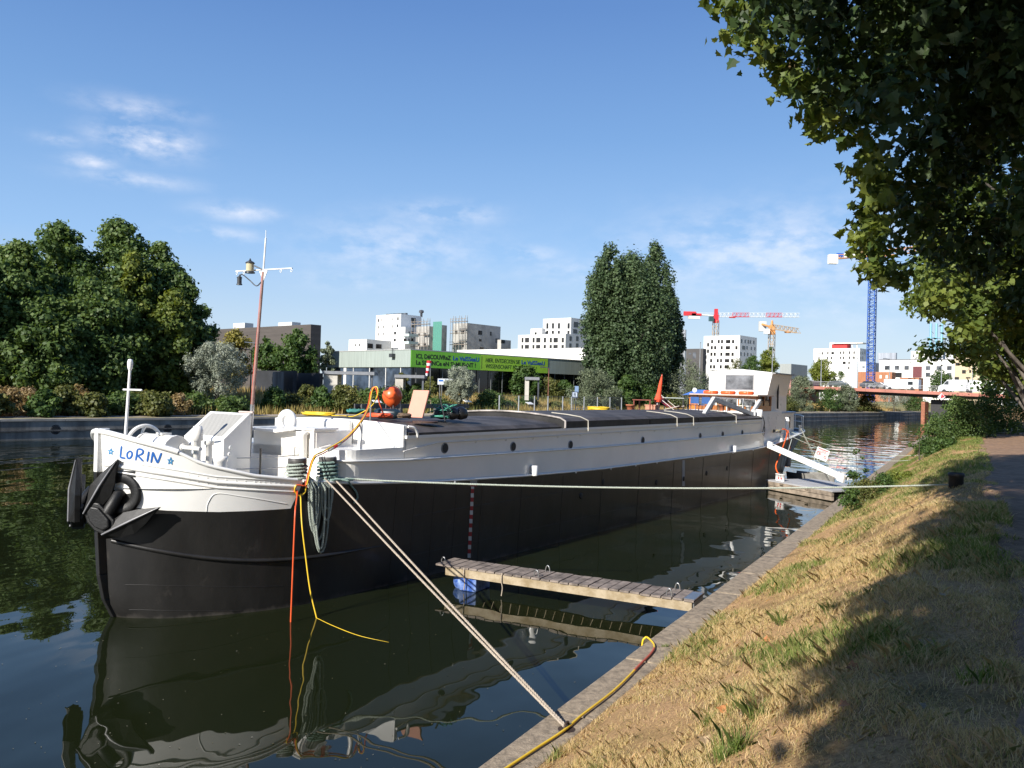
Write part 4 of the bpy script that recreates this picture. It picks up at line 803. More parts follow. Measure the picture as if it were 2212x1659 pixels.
# white office block right of the poplars
b = box_building('office_block', 'white cube-shaped block with scattered dark windows under the red crane', 1596, 350, 1518, 1632.5, 724, 3.6, wallw)
ys = [650, 717, 788, 858, 925]
rec = []
for i, y in enumerate(ys):
    for x, wd in (((540, 24), (612, 24), (648, 24), (702, 50), (768, 26)), ((538, 24), (575, 24), (646, 24), (700, 50), (806, 25)), ((536, 24), (572, 24), (644, 24), (698, 50), (765, 26)), ((534, 24), (606, 24), (642, 24), (694, 50), (762, 26)), ((532, 24), (568, 24), (640, 24), (692, 50), (800, 25)))[i]: rec.append(r8(x, y + 8, x + wd, y + 46))
rec += [r8(498, y, 521, y + 40) for y in (692, 762)] + [r8(474, y, 497, y + 40) for y in (826, 890)]
win_px(b, 'l', rec)
win_px(b, 'r', [r8(*q) for q in ((865, 650, 880, 692), (905, 655, 920, 695), (939, 660, 953, 698), (962, 662, 976, 700), (998, 667, 1013, 704), (880, 722, 914, 765), (926, 725, 940, 762), (974, 732, 987, 768), (1012, 737, 1025, 772), (862, 790, 875, 832), (901, 795, 914, 836), (935, 798, 949, 836), (972, 803, 984, 838))])
b = box_building('grey_slab', 'tall narrow grey slab building right of the poplars', 1478, 300, 1440, 1479.6, 712, 3.6, mat('slab_grey', (.26, .28, .31), .7, var=.08, vs=.1))
b = box_building('charcoal_building', 'charcoal flat-roofed building left of the white cube-shaped block', 1517, 290, 1480, 1524, 753, 3.6, mat('charcoal_render', (.075, .07, .07), .7, var=.1, vs=.1)); win_px(b, 'l', [r8(300, 800, 328, 820), r8(345, 795, 380, 860)], wgrey)
b = box_building('grey_workshop', 'grey ribbed metal workshop behind the wheelhouse', 1708, 215, 1684, 1743, 786, 3.4, mat('ribbed_grey', (.30, .32, .31), .5, var=.08, vs=.8, stretch=(6, 6, .1)))
b = box_building('pink_building', 'low pink sandstone-coloured building behind the wheelhouse', 1708, 178, 1676, 1770, 819, 2.0, mat('pink_render', (.50, .25, .21), .85, var=.12, vs=.5))
# across the bridge
b = box_building('red_top_block', 'white block with a red rooftop pavilion behind the bridge', 1855.7, 400, 1755.5, 1874, 752, 3.8, wallw)
win_px(b, 'l', [r5(*q) for q in ((90, 228, 104, 256), (144, 226, 158, 255), (187, 227, 215, 253), (275, 222, 289, 250), (310, 220, 325, 250), (371, 220, 386, 250), (418, 220, 433, 249), (52, 280, 66, 305), (142, 278, 156, 306), (183, 277, 197, 306), (276, 276, 289, 304), (309, 275, 323, 304), (369, 274, 384, 303), (417, 273, 432, 302), (308, 328, 340, 356), (367, 327, 383, 355), (366, 380, 381, 410), (182, 330, 196, 356))])
win_px(b, 'r', [r5(488, 225, 498, 250), r5(510, 223, 520, 250), r5(531, 221, 542, 250), r5(488, 278, 498, 304), r5(510, 276, 520, 304)])
u0, u1 = along(b['c'], b['db'], 1826), along(b['c'], b['db'], 1793); w = MB(); w.obox(b['c'] + b['db'] * ((u0 + u1) / 2) + b['da'] * 4 + Vector((0, 0, b['zt'] + 1.1)), b['db'] * ((u1 - u0) / 2), b['da'] * 3, (0, 0, 1.1)); w.build('pavilion', mat('pavilion_red', (.62, .03, .03), .6), b['t'])
u0, u1 = along(b['c'], b['db'], 1862), along(b['c'], b['db'], 1796); w = MB(); w.obox(b['c'] + b['db'] * ((u0 + u1) / 2) + b['da'] * 4 + Vector((0, 0, b['zt'] + 2.55)), b['db'] * ((u1 - u0) / 2), b['da'] * 4, (0, 0, .2))
for x in (1840, 1850): w.tube([b['c'] + b['db'] * along(b['c'], b['db'], x) + Vector((0, 0, b['zt'])), b['c'] + b['db'] * along(b['c'], b['db'], x - 5) + b['da'] * 2 + Vector((0, 0, b['zt'] + 2.4))], .25, 5)
u = along(b['c'], b['db'], 1793); w.obox(b['c'] + b['db'] * u + b['da'] * 3 + Vector((0, 0, b['zt'] + 1.6)), gb * 1.2, ga * 1.2, (0, 0, 1.6)); w.build('canopy', wallw, b['t'])
b = box_building('pale_blue_block', 'pale blue-grey windowless block left of the blue crane tower', 1872, 330, 1838, 1900, 781, 3.8, mat('pale_blue_render', (.50, .54, .57), .7, var=.06, vs=.1)); win_px(b, 'l', [r5(515, 380, 540, 392)])
b = box_building('rooftop_box', 'grey striped rooftop plant box behind the blue crane', 1934, 345, 1894, 1936, 762, 10, mat('striped_grey', (.34, .37, .42), .6, var=.25, vs=.6, stretch=(1, 1, .05)))
b = box_building('timber_block', 'low building clad in orange-brown timber behind the bridge', 1926, 300, 1853, 1934, 803.5, 3.8, mat('timber_cladding', (.42, .17, .08), .7, var=.2, vs=2, stretch=(3, 3, .1))); win_px(b, 'l', [r5(697, 470, 720, 505), r5(760, 472, 785, 505)], wallg)
b = box_building('timber_pavilion', 'second timber-clad pavilion behind the white van', 1985, 290, 1943, 1994, 816, 3.8, mat('timber_cladding', (.42, .17, .08), .7))
b = box_building('long_white_block', 'long white two-storey building with roller-blind windows behind the bridge', 2061, 320, 1898, 2066, 777, 3.8, wallw, roofm=mat('dark_roof', (.10, .10, .11), .6))
win_px(b, 'l', [r5(*q) for q in ((750, 372, 798, 415), (852, 372, 900, 415), (955, 372, 1003, 415), (1180, 375, 1230, 418), (1290, 375, 1342, 418), (1402, 375, 1452, 418), (1180, 443, 1228, 488), (1402, 447, 1452, 490))], wgrey, True)
win_px(b, 'l', [r5(1045, 380, 1140, 497)], mat('maroon_panel', (.14, .03, .035), .6), nm='panel'); win_px(b, 'l', [r5(826, 445, 930, 495)], wdark)
b = box_building('sand_block', 'sand-coloured apartment block with open balconies at the right end of the bridge', 2150, 300, 2061, 2164, 769, 3.8, mat('sand_render', (.56, .45, .30), .8, var=.08, vs=.15))
win_px(b, 'l', [r5(*q) for q in ((1490, 340, 1533, 372), (1602, 340, 1645, 372), (1697, 340, 1740, 354), (1560, 417, 1600, 455), (1634, 417, 1657, 447), (1716, 417, 1740, 447), (1776, 417, 1800, 460), (1482, 490, 1530, 530), (1602, 492, 1650, 506), (1724, 504, 1775, 518), (1832, 495, 1905, 540))])
b = box_building('cream_block', 'cream concrete block with a framework roof behind the plane leaves', 2060, 350, 1966, 2070, 757, 3.8, wallg)
w = MB()
for x in (2008, 2020, 2032): p = xy(x, 348); w.tube([p + Vector((0, 0, b['zt'] - 1)), p + Vector((0, 0, b['zt'] + 11))], .5, 6)
for z in (1, 5): w.tube([xy(2000, 348) + Vector((0, 0, b['zt'] + z)), xy(2040, 348) + Vector((0, 0, b['zt'] + z))], .25, 5)
w.build('roof_frame', mat('light_blue_steel', (.25, .50, .62), .5), b['t'])
b = box_building('end_block', 'plain cream building at the far right behind the bridge', 2172, 290, 2155, 2240, 800, 3.8, wallw)
# ---- tower cranes
def lattice(w, a, b_, s, n, r, up_=None, tri=False):
    a, b_ = Vector(a), Vector(b_); t = (b_ - a).normalized(); x = t.cross(Vector((0, 0, 1)) if abs(t.z) < .9 else ga).normalized(); y = x.cross(t); L_ = (b_ - a).length
    cs = [(-1, -1), (1, -1), (1, 1), (-1, 1)] if not tri else [(-1, -1), (1, -1), (0, 1)]
    cr = [[a + t * (L_ * i / n) + x * (q[0] * s) + y * (q[1] * s) for q in cs] for i in range(n + 1)]
    for k in range(len(cs)): w.tube([cr[0][k], cr[-1][k]], r, 4)
    for i in range(n):
        for k in range(len(cs)):
            k2 = (k + 1) % len(cs); w.tube([cr[i][k], cr[i + 1][k2]] if i % 2 else [cr[i][k2], cr[i + 1][k]], r * .62, 3)
            if not tri or i % 2 == 0: w.tube([cr[i][k], cr[i][k2]], r * .62, 3)
def crane(nm, lab, x, Y, ytop, mt, s, n):
    p = xy(x, Y); z = zat(x, ytop, Y); t = thing(nm, lab, 'crane', (p.x, p.y, 3.6)); w = MB(); lattice(w, p + Vector((0, 0, 3)), p + Vector((0, 0, z)), s, n, s * .14); w.build('mast', mt, t); return t, p, z
ytan = mat('crane_tan', (.50, .36, .22), .6); cblue = mat('crane_blue', (.02, .11, .48), .5); cred = mat('crane_red', (.62, .03, .04), .5); cwht = mat('crane_white', (.72, .74, .76), .5); corg = mat('crane_orange', (.72, .32, .10), .5)
def at2(x, y, Y): return D(x, y, Y)
t, p, z = crane('red_tower_crane', 'red and white flat-top tower crane above the white cube-shaped block', 1543, 520, 692, ytan, 1.45, 12)
w = MB(); w.obox(p + Vector((0, 0, z + 1)), (1.4, 0, 0), (0, 1.4, 0), (0, 0, 2.6)); w.obox(p + Vector((0, 0, z + 4)), (1.0, 0, 0), (0, 1.0, 0), (0, 0, 3.2)); w.build('slewing_unit', cred, t)
w = MB(); w.obox(at2(1536, 689, 518), (1.3, 0, 0), (0, 1.3, 0), (0, 0, 1.4)); w.build('cab', mat('cab_teal', (.03, .09, .09), .2), t)
seg = [(1547, 680.0, cwht), (1582, 680.2, cred), (1619, 680.3, cwht), (1655, 680.4, cred), (1690, 680.6, cwht), (1727, 680.8, None)]
for (xa, ya, ma), (xb, yb, _) in zip(seg, seg[1:]): w = MB(); lattice(w, at2(xa, ya, 520), at2(xb, yb, 520), 1.25, 8, .16, tri=True); w.build('jib_section', ma, t)
w = MB(); a, b_ = at2(1541, 682, 520), at2(1483, 678, 520); w.tube([a, b_], .55, 5); w.tube([a + Vector((0, 0, 1.6)), b_.lerp(a, .25) + Vector((0, 0, .8))], .2, 4); w.build('counter_jib', cwht, t)
w = MB(); w.obox(at2(1499, 685, 520), (3.6, 0, 0), (0, 1, 0), (0, 0, 1.2)); w.build('counterweight', wallg, t)
w = MB(); w.obox(at2(1490, 677.5, 520), (3.8, 0, 0), (0, 1, 0), (0, 0, 1.3)); w.obox(at2(1504, 680, 520), (3, 0, 0), (0, 1, 0), (0, 0, .8)); w.build('winch_deck', cred, t)
w = MB(); w.obox(at2(1582, 685, 520), (1.8, 0, 0), (0, 1, 0), (0, 0, .5)); w.build('trolley', cred, t)
t, p, z = crane('tan_tower_crane', 'smaller tan tower crane with a foreshortened jib, lower right of the red crane', 1664.5, 430, 717, ytan, 1.3, 11)
w = MB(); w.obox(p + Vector((0, 0, z + 1)), (1.4, 0, 0), (0, 1.4, 0), (0, 0, 2.4)); w.lathe(p + Vector((0, 0, z + 3)), [(1, 0), (.5, 3)], 4); w.build('slewing_unit', corg, t)
w = MB(); w.obox(at2(1656, 716, 428), (1.3, 0, 0), (0, 1.3, 0), (0, 0, 1.3)); w.build('cab', cwht, t)
w = MB(); lattice(w, at2(1666, 705, 430), at2(1725, 714.5, 395), 1.15, 14, .17, tri=True); w.build('jib', ytan, t)
w = MB(); w.obox(at2(1702, 717, 410), (1.4, 0, 0), (0, 1, 0), (0, 0, .5)); w.build('trolley', corg, t)
w = MB(); w.tube([at2(1664, 706, 430), at2(1645, 700, 440)], .6, 5); w.build('counter_jib', corg, t); w = MB(); w.obox(at2(1647, 705, 440), (1.8, 0, 0), (0, 1, 0), (0, 0, 2.6)); w.build('counterweight', wallg, t)
t, p, z = crane('blue_tower_crane', 'tall blue tower crane with an orange counter jib behind the bridge', 1880, 250, 560, cblue, .95, 40)
w = MB(); w.obox(p + Vector((0, 0, z + 1)), (1.3, 0, 0), (0, 1.3, 0), (0, 0, 1.4)); w.build('slewing_unit', cblue, t)
w = MB(); a, b_ = at2(1890, 549, 250), at2(1790, 556.5, 250); lattice(w, a, b_, .55, 10, .14); w.build('counter_jib', corg, t)
w = MB(); lattice(w, a, at2(2140, 520, 252), .9, 16, .16, tri=True); w.build('jib', corg, t)
w = MB(); w.obox(at2(1799, 560, 250), (1.3, 0, 0), (0, .8, 0), (0, 0, 1.4)); w.build('counterweight', wallw, t)
w = MB(); w.obox(at2(1814, 551, 250), (.9, 0, 0), (0, .6, 0), (0, 0, .5)); w.obox(at2(1842, 552, 249.3), (2.6, 0, 0), (0, .1, 0), (0, 0, .6), 1); w.build('winch', [cblue, wallw], t)
# ---- road bridge
br = thing('road_bridge', 'low road bridge with salmon-pink fascia crossing the canal', 'bridge', xy(1850, 174)); cb = xy(1850, 174); dbr = Vector((.73, -.68, 0)).normalized(); nbr = Vector((.68, .73, 0)).normalized()
z0b, z1b = zat(1768, 834.5, 179.5), zat(2181, 852.5, 154.7); k0, k1 = along(cb, dbr, 1768), along(cb, dbr, 2181)
def bz(k): return z0b + (z1b - z0b) * (k - k0) / (k1 - k0)
salm = mat('salmon_paint', (.42, .17, .125), .75, var=.1, vs=.4); KS = [k0 - 6 + i * 4 for i in range(int((k1 - k0 + 66) / 4))]
w = MB()
for a, b_ in zip(KS, KS[1:]): w.obox(cb + dbr * ((a + b_) / 2) - nbr * .1 + Vector((0, 0, (bz(a) + bz(b_)) / 2 - .32)), dbr * (1.985) + Vector((0, 0, (bz(b_) - bz(a)) / 2)), nbr * .1, (0, 0, .32))
w.build('fascia', salm, br)
w = MB(); w.add([cb + dbr * k + nbr * q + Vector((0, 0, bz(k) + dz)) for k in (KS[0], KS[-1]) for q, dz in ((.02, -.05), (11, -.05), (11, -1.2), (1.2, -1.25), (1.0, -.62), (.02, -.62))], [(0, 1, 7, 6), (1, 2, 8, 7), (2, 3, 9, 8), (3, 4, 10, 9), (4, 5, 11, 10), (0, 6, 11, 5), (0, 5, 4, 3, 2, 1), (6, 7, 8, 9, 10, 11)]); w.build('deck', mat('bridge_dark', (.04, .04, .042), .8), br)
w = MB()
for h in (1.05, .75, .45): w.tube([cb + dbr * k + nbr * .12 + Vector((0, 0, bz(k) + h)) for k in KS], .05 if h > 1 else .03, 5)
for k in KS: w.obox(cb + dbr * k + nbr * .12 + Vector((0, 0, bz(k) + .5)), dbr * .04, nbr * .04, (0, 0, .54))
w.build('railing', mat('railing_grey', (.42, .42, .42), .5), br)
kp = along(cb, dbr, 1986); w = MB(); w.obox(cb + dbr * (kp + .5) + nbr * 2 + Vector((0, 0, 1.5)), dbr * .35, nbr * 1.2, (0, 0, 2.4)); w.build('pier', mat('pier_orange', (.36, .14, .08), .85, var=.2), br)
w = MB(); w.obox(cb + dbr * (kp + 4.5) + nbr * 6 + Vector((0, 0, 1.5)), dbr * 3.2, nbr * 3, (0, 0, 2.9)); w.build('abutment', mat('bridge_dark', (.04, .04, .042), .8), br)  # near-black colour puts in the shade right of the lit pier face
kd = along(cb, dbr, 2035); c = cb + dbr * kd - nbr * .25 + Vector((0, 0, bz(kd) - 1.0)); w = MB(); w.prism([c + dbr * .7, c + Vector((0, 0, .7)), c - dbr * .7, c - Vector((0, 0, .7))], nbr * .04); w.prism([c + dbr * .62 - nbr * .006, c + Vector((0, 0, .62)) - nbr * .006, c - dbr * .2 - Vector((0, 0, .42)) - nbr * .006], -nbr * .004, 1); w.build('navigation_sign', [cwht, cred], br)
# vehicles on the bridge
def vehicle(nm, lab, cat, x, ln, h, body, kind, y_=None):
    k = along(cb, dbr, x); t = thing(nm, lab, cat, cb + dbr * k + nbr * 3 + Vector((0, 0, bz(k)))); c = cb + dbr * k + nbr * 3 + Vector((0, 0, bz(k) - .02)); z = Vector((0, 0, 1))
    if kind == 'car': pr = [(-.5, .25), (-.5, .62), (-.42, .72), (-.3, 1.0), (.12, 1.0), (.28, .72), (.48, .62), (.5, .25)]; gl = [(-.40, .71), (-.29, .95), (.11, .95), (.25, .71)]
    elif kind == 'van': pr = [(-.5, .1), (-.5, 1.0), (.24, 1.0), (.36, .62), (.48, .5), (.5, .12)]; gl = [(.2, .6), (.2, .9), (.255, .9), (.34, .62)]
    else: pr = [(-.5, .12), (-.5, 1.0), (.5, 1.0), (.5, .12)]; gl = [(.2, .5), (.2, .8), (.34, .8), (.34, .5)]
    s_ = 1 if kind != 'van' else -1
    w = MB(); w.prism([c + dbr * (a * ln * s_) + z * (b_ * h) for a, b_ in pr], nbr * 1.8); w.build('body', body, t, bevel=.05)
    w = MB(); w.prism([c + dbr * (a * ln * s_) + z * (b_ * h) - nbr * .02 for a, b_ in gl], nbr * 1.84); w.build('windows', glass, t)
    for q in (-.32, .32):
        w = MB(); w.lathe(c + dbr * (q * ln) + z * .33 - nbr * .03, [(.33, 0), (.33, .22)], 14, nbr); w.build('wheel', rubber, t)
vehicle('parked_car', 'silver hatchback car on the bridge left of the white box truck', 'car', 1885, 4.2, 1.4, mat('car_silver', (.42, .43, .45), .3, .4), 'car')
vehicle('parked_car', 'dark blue car on the bridge in front of the blue crane foot', 'car', 1868, 4.4, 1.6, mat('car_dark', (.05, .055, .08), .3, .3), 'car')
vehicle('parked_car', 'dark green car at the left end of the bridge', 'car', 1795, 4.1, 1.4, mat('car_green', (.06, .09, .09), .3, .3), 'car')
vehicle('box_truck', 'white box truck on the middle of the bridge', 'truck', 1935, 6.8, 2.2, cwht, 'box')
vehicle('delivery_van', 'white delivery van with blue marks on the right part of the bridge', 'van', 2055, 6.6, 2.5, cwht, 'van')
vehicle('caravan', 'white box-shaped caravan at the right end of the bridge', 'caravan', 2108, 5.0, 2.5, wallw, 'box')
# ================================================================ VEGETATION
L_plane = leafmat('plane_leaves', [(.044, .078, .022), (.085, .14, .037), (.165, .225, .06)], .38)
L_near = leafmat('shaded_plane_leaves', [(.02, .04, .012), (.04, .07, .018), (.075, .115, .026)], .25)  # darker copy of the plane leaves, the crown's shade put into the colour
L_planey = leafmat('yellowing_and_sunlit_plane_leaves', [(.06, .10, .02), (.12, .16, .03), (.21, .24, .045)], .35)  # yellowing foliage; for fringe and far path tree, sunlight put into the colour
L_silver = leafmat('silver_leaves', [(.15, .18, .125), (.28, .31, .235), (.44, .46, .37)], .2, .7)
L_silver2 = leafmat('willow_leaves', [(.075, .10, .05), (.15, .18, .105), (.25, .28, .175)], .2, .7)
L_poplar = leafmat('poplar_leaves', [(.034, .06, .026), (.066, .105, .044), (.12, .17, .072)], .28)
L_olive = leafmat('olive_leaves', [(.05, .065, .016), (.10, .115, .028), (.19, .18, .05)], .3)
L_gold = leafmat('golden_leaves', [(.11, .10, .02), (.20, .18, .035), (.32, .27, .06)], .3)
L_green = leafmat('fresh_leaves', [(.03, .065, .015), (.06, .11, .025), (.11, .17, .04)], .32)
L_lime = leafmat('lime_leaves', [(.09, .13, .02), (.16, .20, .03), (.26, .28, .06)], .4)
L_weed = leafmat('dry_weeds', [(.16, .13, .05), (.30, .22, .09), (.42, .31, .19)], .3)
barkm = mat('grey_bark', (.13, .11, .09), .9, var=.3, vs=4, bump=.6, bs=9)
def unit(v): return v / np.maximum(1e-9, np.linalg.norm(v, axis=1, keepdims=True))
def leafquads(P, Nn, size, asp=.55, R=None):
    R = R or rng; n = len(P); T = unit(np.cross(Nn, R.normal(size=(n, 3)))); Bt = np.cross(Nn, T); s = size * R.uniform(.65, 1.3, (n, 1))
    a = P - T * s * .5; c = P + T * s * .5; b = P + Bt * s * asp * .5 + Nn * s * .08; d = P - Bt * s * asp * .5 + Nn * s * .08
    V = np.stack([a, b, c, d], 1).reshape(-1, 3); return V, np.arange(4 * n).reshape(n, 4)
# two folded halves of a five-lobed leaf, midrib along x
LH = np.array([(0, 0), (.05, .30), (.02, .52), (.30, .34), (.46, .46), (.62, .22), (1.0, 0)]) - np.array([.35, 0])
def leaflobes(P, Nn, size, R):
    n = len(P); T = unit(np.cross(Nn, R.normal(size=(n, 3)))); Bt = np.cross(Nn, T); s = size * R.uniform(.6, 1.25, (n, 1)); V = []
    fold = R.uniform(.1, .5, (n, 1))
    for sg in (1, -1):
        for x, y in LH: V.append(P + T * s * x + Bt * s * y * sg + Nn * s * abs(y) * fold)
    V = np.stack(V, 1).reshape(-1, 3); k = len(LH); i = np.arange(n)[:, None] * 2 * k
    return V, np.concatenate([i + np.arange(k)[None, :], i + k + np.arange(k)[None, ::-1]], 0)
def clump_leaves(cl, per, R, flat=.8, upb=.25, jit=.55, core=.35):
    """cl rows: x y z r tint. Leaves in a shell round each clump centre facing outwards"""
    cl = np.asarray(cl, float); n = np.maximum(8, (per * (cl[:, 3] / np.mean(cl[:, 3])) ** 2).astype(int)); idx = np.repeat(np.arange(len(cl)), n)
    dr = unit(R.normal(size=(len(idx), 3))); rad = cl[idx, 3:4] * (core + (1 - core) * R.uniform(0, 1, (len(idx), 1)) ** .55) * R.uniform(.8, 1.15, (len(idx), 1)) * np.where(R.uniform(0, 1, (len(idx), 1)) < .14, 1.4, 1)
    P = cl[idx, :3] + dr * rad * np.array([1, 1, flat]); Nn = unit(dr + R.normal(size=dr.shape) * jit + np.array([0, 0, upb]))
    tint = np.clip(cl[idx, 4] + R.normal(0, .13, len(idx)), 0, 1); return P, Nn, tint
def limbs(mb, base, top, r, cl, R, n=7):
    base, top = Vector(base), Vector(top); k = 5; pts = [base.lerp(top, i / k) + Vector((R.normal() * r * .5, R.normal() * r * .5, 0)) * (i > 0) for i in range(k + 1)]
    mb.tube(pts, [r * (1.25 if i == 0 else 1 - .8 * i / k) for i in range(k + 1)], 9)
    for i in R.choice(len(cl), min(n, len(cl)), replace=False):
        c = Vector(cl[i][:3]); f = float(np.clip((c.z - base.z) / max(.1, top.z - base.z) - .35, .12, .85)); a = base.lerp(top, f); m = a.lerp(c, .5) + Vector((0, 0, .1 * (c - a).length)); mb.tube([a, m, c], [r * .45 * (1 - f * .5), r * .28, r * .08], 6)
def grow(nm, lab, cat, base, H, W, mt, prof, ncl, per, lsize, seed, group=None, trunk=.12, rc=.17, asp=.6, flat=.85, bark=None, tint=(.2, .8), upb=.25, jit=.55, lean=0):
    R = np.random.default_rng(seed); base = Vector(base); t = thing(nm, lab, cat, base, group); cl = []
    ph = [p[0] for p in prof]; pr = [p[1] for p in prof]
    while len(cl) < ncl:
        h = R.uniform(prof[0][0], prof[-1][0]); rr = np.interp(h, ph, pr)
        if R.uniform() > rr + .12: continue
        a = R.uniform(0, 2 * math.pi); q = rr * (R.uniform() ** .38) * (1 + R.normal() * .07); r_ = rc * W * R.uniform(.45, 1.5) * (.6 + .4 * rr)
        rad = max(0, q * W / 2 - r_ * .7)
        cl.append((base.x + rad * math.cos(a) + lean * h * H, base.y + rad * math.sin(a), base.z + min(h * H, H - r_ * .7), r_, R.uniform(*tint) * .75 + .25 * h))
    P, Nn, ti = clump_leaves(cl, per, R, flat, upb, jit); V, Fc = leafquads(P, Nn, lsize, asp, R)
    npmesh('crown', V, Fc, mt, ti, t)
    if trunk: w = MB(); limbs(w, base - Vector((0, 0, .2)), base + Vector((0, 0, H * .72)), trunk, cl, R); w.build('trunk', bark or barkm, t)
    return t
PLN = [(.06, .8), (.25, 1), (.5, .98), (.72, .8), (.88, .5), (1, .15)]; OVAL = [(.12, .55), (.3, .92), (.5, 1), (.7, .85), (.88, .5), (1, .18)]; BUSH = [(.05, .85), (.25, 1), (.5, .95), (.75, .72), (1, .3)]; POPL = [(.06, .5), (.2, .8), (.45, 1), (.7, .85), (.88, .55), (1, .22)]; FAN = [(.2, .5), (.4, .85), (.65, 1), (.85, .85), (1, .45)]; LOLL = [(.38, .5), (.5, .9), (.68, 1), (.85, .75), (1, .35)]
def far(x, ytop, wpx, wi, kind, nm, lab, cat='tree', group=None, seed=0, ybase=None):
    r = ray(x, HZ); p0 = Q(0, wi); A = np.array([[r.x, -qu.x], [r.y, -qu.y]]); k = np.linalg.solve(A, np.array([p0.x, p0.y])); Y = k[0] * r.y; p = Vector((k[0] * r.x, Y, zf(wi)))
    H = zat(x, ytop, Y) - p.z; W = wpx * Y / 1790
    kw = dict(plane=dict(mt=L_plane, prof=PLN, ncl=230, per=150, lsize=.34, trunk=.22, rc=.11, asp=.75), planey=dict(mt=L_planey, prof=OVAL, ncl=95, per=150, lsize=.36, trunk=.2, rc=.14, asp=.75),
              silver=dict(mt=L_silver, prof=FAN, ncl=130, per=100, lsize=.26, trunk=.10, rc=.075, asp=.25, upb=.6, flat=1.3), willow=dict(mt=L_silver2, prof=BUSH, ncl=80, per=130, lsize=.32, trunk=.13, rc=.11, asp=.32, upb=.5),
              poplar=dict(mt=L_poplar, prof=POPL, ncl=330, per=85, lsize=.42, trunk=.3, rc=.085, asp=.7, flat=2.0, upb=.5), olive=dict(mt=L_olive, prof=BUSH, ncl=40, per=110, lsize=.30, trunk=.06, rc=.15), gold=dict(mt=L_gold, prof=OVAL, ncl=50, per=120, lsize=.42, trunk=.15, rc=.14),
              green=dict(mt=L_green, prof=OVAL, ncl=60, per=120, lsize=.40, trunk=.15, rc=.13), lime=dict(mt=L_lime, prof=LOLL, ncl=50, per=130, lsize=.5, trunk=.15, rc=.14), bush=dict(mt=L_green, prof=BUSH, ncl=36, per=110, lsize=.28, trunk=.05, rc=.16), hedge=dict(mt=L_plane, prof=BUSH, ncl=36, per=110, lsize=.28, trunk=.05, rc=.17),
              birch=dict(mt=L_silver2, prof=OVAL, ncl=45, per=70, lsize=.32, trunk=.08, rc=.09), weed=dict(mt=L_weed, prof=BUSH, ncl=30, per=90, lsize=.25, trunk=.03, rc=.17, asp=.35))[kind]
    kw = dict(kw); return grow(nm, lab, cat, p, H, W, kw.pop('mt'), kw.pop('prof'), kw.pop('ncl'), kw.pop('per'), kw.pop('lsize'), seed + 1000 + int(x * 3), group, **kw)
gl_ = 'tall plane trees on the left far bank'
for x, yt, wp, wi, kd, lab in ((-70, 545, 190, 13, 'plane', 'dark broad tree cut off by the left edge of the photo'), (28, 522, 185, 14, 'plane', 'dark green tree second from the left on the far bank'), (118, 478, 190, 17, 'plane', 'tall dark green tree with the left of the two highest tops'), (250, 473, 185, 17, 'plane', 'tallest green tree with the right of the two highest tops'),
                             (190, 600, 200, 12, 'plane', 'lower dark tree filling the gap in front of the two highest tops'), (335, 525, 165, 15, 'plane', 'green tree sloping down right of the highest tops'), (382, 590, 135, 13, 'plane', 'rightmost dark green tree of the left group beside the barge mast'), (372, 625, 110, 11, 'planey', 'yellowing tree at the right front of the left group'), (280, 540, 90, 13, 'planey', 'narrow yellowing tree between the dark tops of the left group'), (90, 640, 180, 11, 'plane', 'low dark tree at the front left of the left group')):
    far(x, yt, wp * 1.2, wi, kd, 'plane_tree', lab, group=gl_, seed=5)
far(465, 742, 140, 8, 'silver', 'silver_willow', 'silvery grey willow just left of the barge mast')
far(503, 706, 95, 45, 'gold', 'golden_tree', 'golden olive tree in front of the brown depot'); far(572, 728, 85, 38, 'green', 'young_tree', 'mid green tree behind the barge mast in front of the brown depot')
far(640, 712, 108, 28, 'green', 'maple_tree', 'round fresh green tree in front of the right end of the brown depot'); far(703, 733, 55, 27, 'birch', 'birch_tree', 'thin pale birch at the left end of the museum')
far(745, 832, 100, 5, 'olive', 'round_bush', 'large olive green bush right of the dark shed above the white foredeck', 'bush'); far(800, 838, 70, 9, 'hedge', 'hedge_bush', 'dark hedge bush behind the orange buoy', 'bush'); far(850, 836, 80, 12, 'hedge', 'ivy_bush', 'dark ivy-covered bush left of the half buried porch', 'bush'); far(900, 830, 70, 13, 'hedge', 'ivy_bush', 'dark ivy-covered bush right of the half buried porch', 'bush'); far(868, 806, 40, 22, 'olive', 'museum_shrub', 'thin olive shrub at the corner of the museum glass', 'bush'); far(930, 815, 40, 20, 'olive', 'museum_shrub', 'thin shrub below the black lettering of the banner', 'bush')
far(995, 793, 78, 8, 'silver', 'silver_willow', 'narrow silvery willow in front of the banner divider'); far(1058, 845, 85, 8, 'hedge', 'dark_bush', 'dark bush right of the narrow silvery willow', 'bush'); far(1132, 792, 85, 22, 'green', 'young_tree', 'fresh green young tree under the right end of the banner'); far(1185, 815, 65, 20, 'olive', 'young_tree', 'olive tree with orange tints right of the banner end'); far(1218, 822, 50, 20, 'green', 'young_tree', 'small green tree behind the no-mooring sign')
far(1282, 797, 125, 7, 'willow', 'silver_willow', 'wide spreading grey-green willow left of the dark poplars'); far(1352, 810, 60, 10, 'green', 'willow_scrub', 'green scrub at the foot of the poplars left side', 'bush'); far(1400, 818, 70, 9, 'green', 'willow_scrub', 'green scrub under the right side of the poplars', 'bush')
pg = 'dark poplars behind the barge'
far(1310, 533, 125, 15, 'poplar', 'poplar', 'left poplar of the tall dark clump', group=pg); far(1355, 552, 140, 18, 'poplar', 'poplar', 'middle poplar of the tall dark clump', group=pg); far(1408, 530, 125, 15, 'poplar', 'poplar', 'right poplar of the tall dark clump', group=pg); far(1362, 565, 205, 13, 'poplar', 'poplar', 'broad front poplar filling the foot of the tall dark clump', group=pg); far(1440, 625, 80, 13, 'poplar', 'poplar', 'short poplar leaning out at the right of the clump', group=pg)
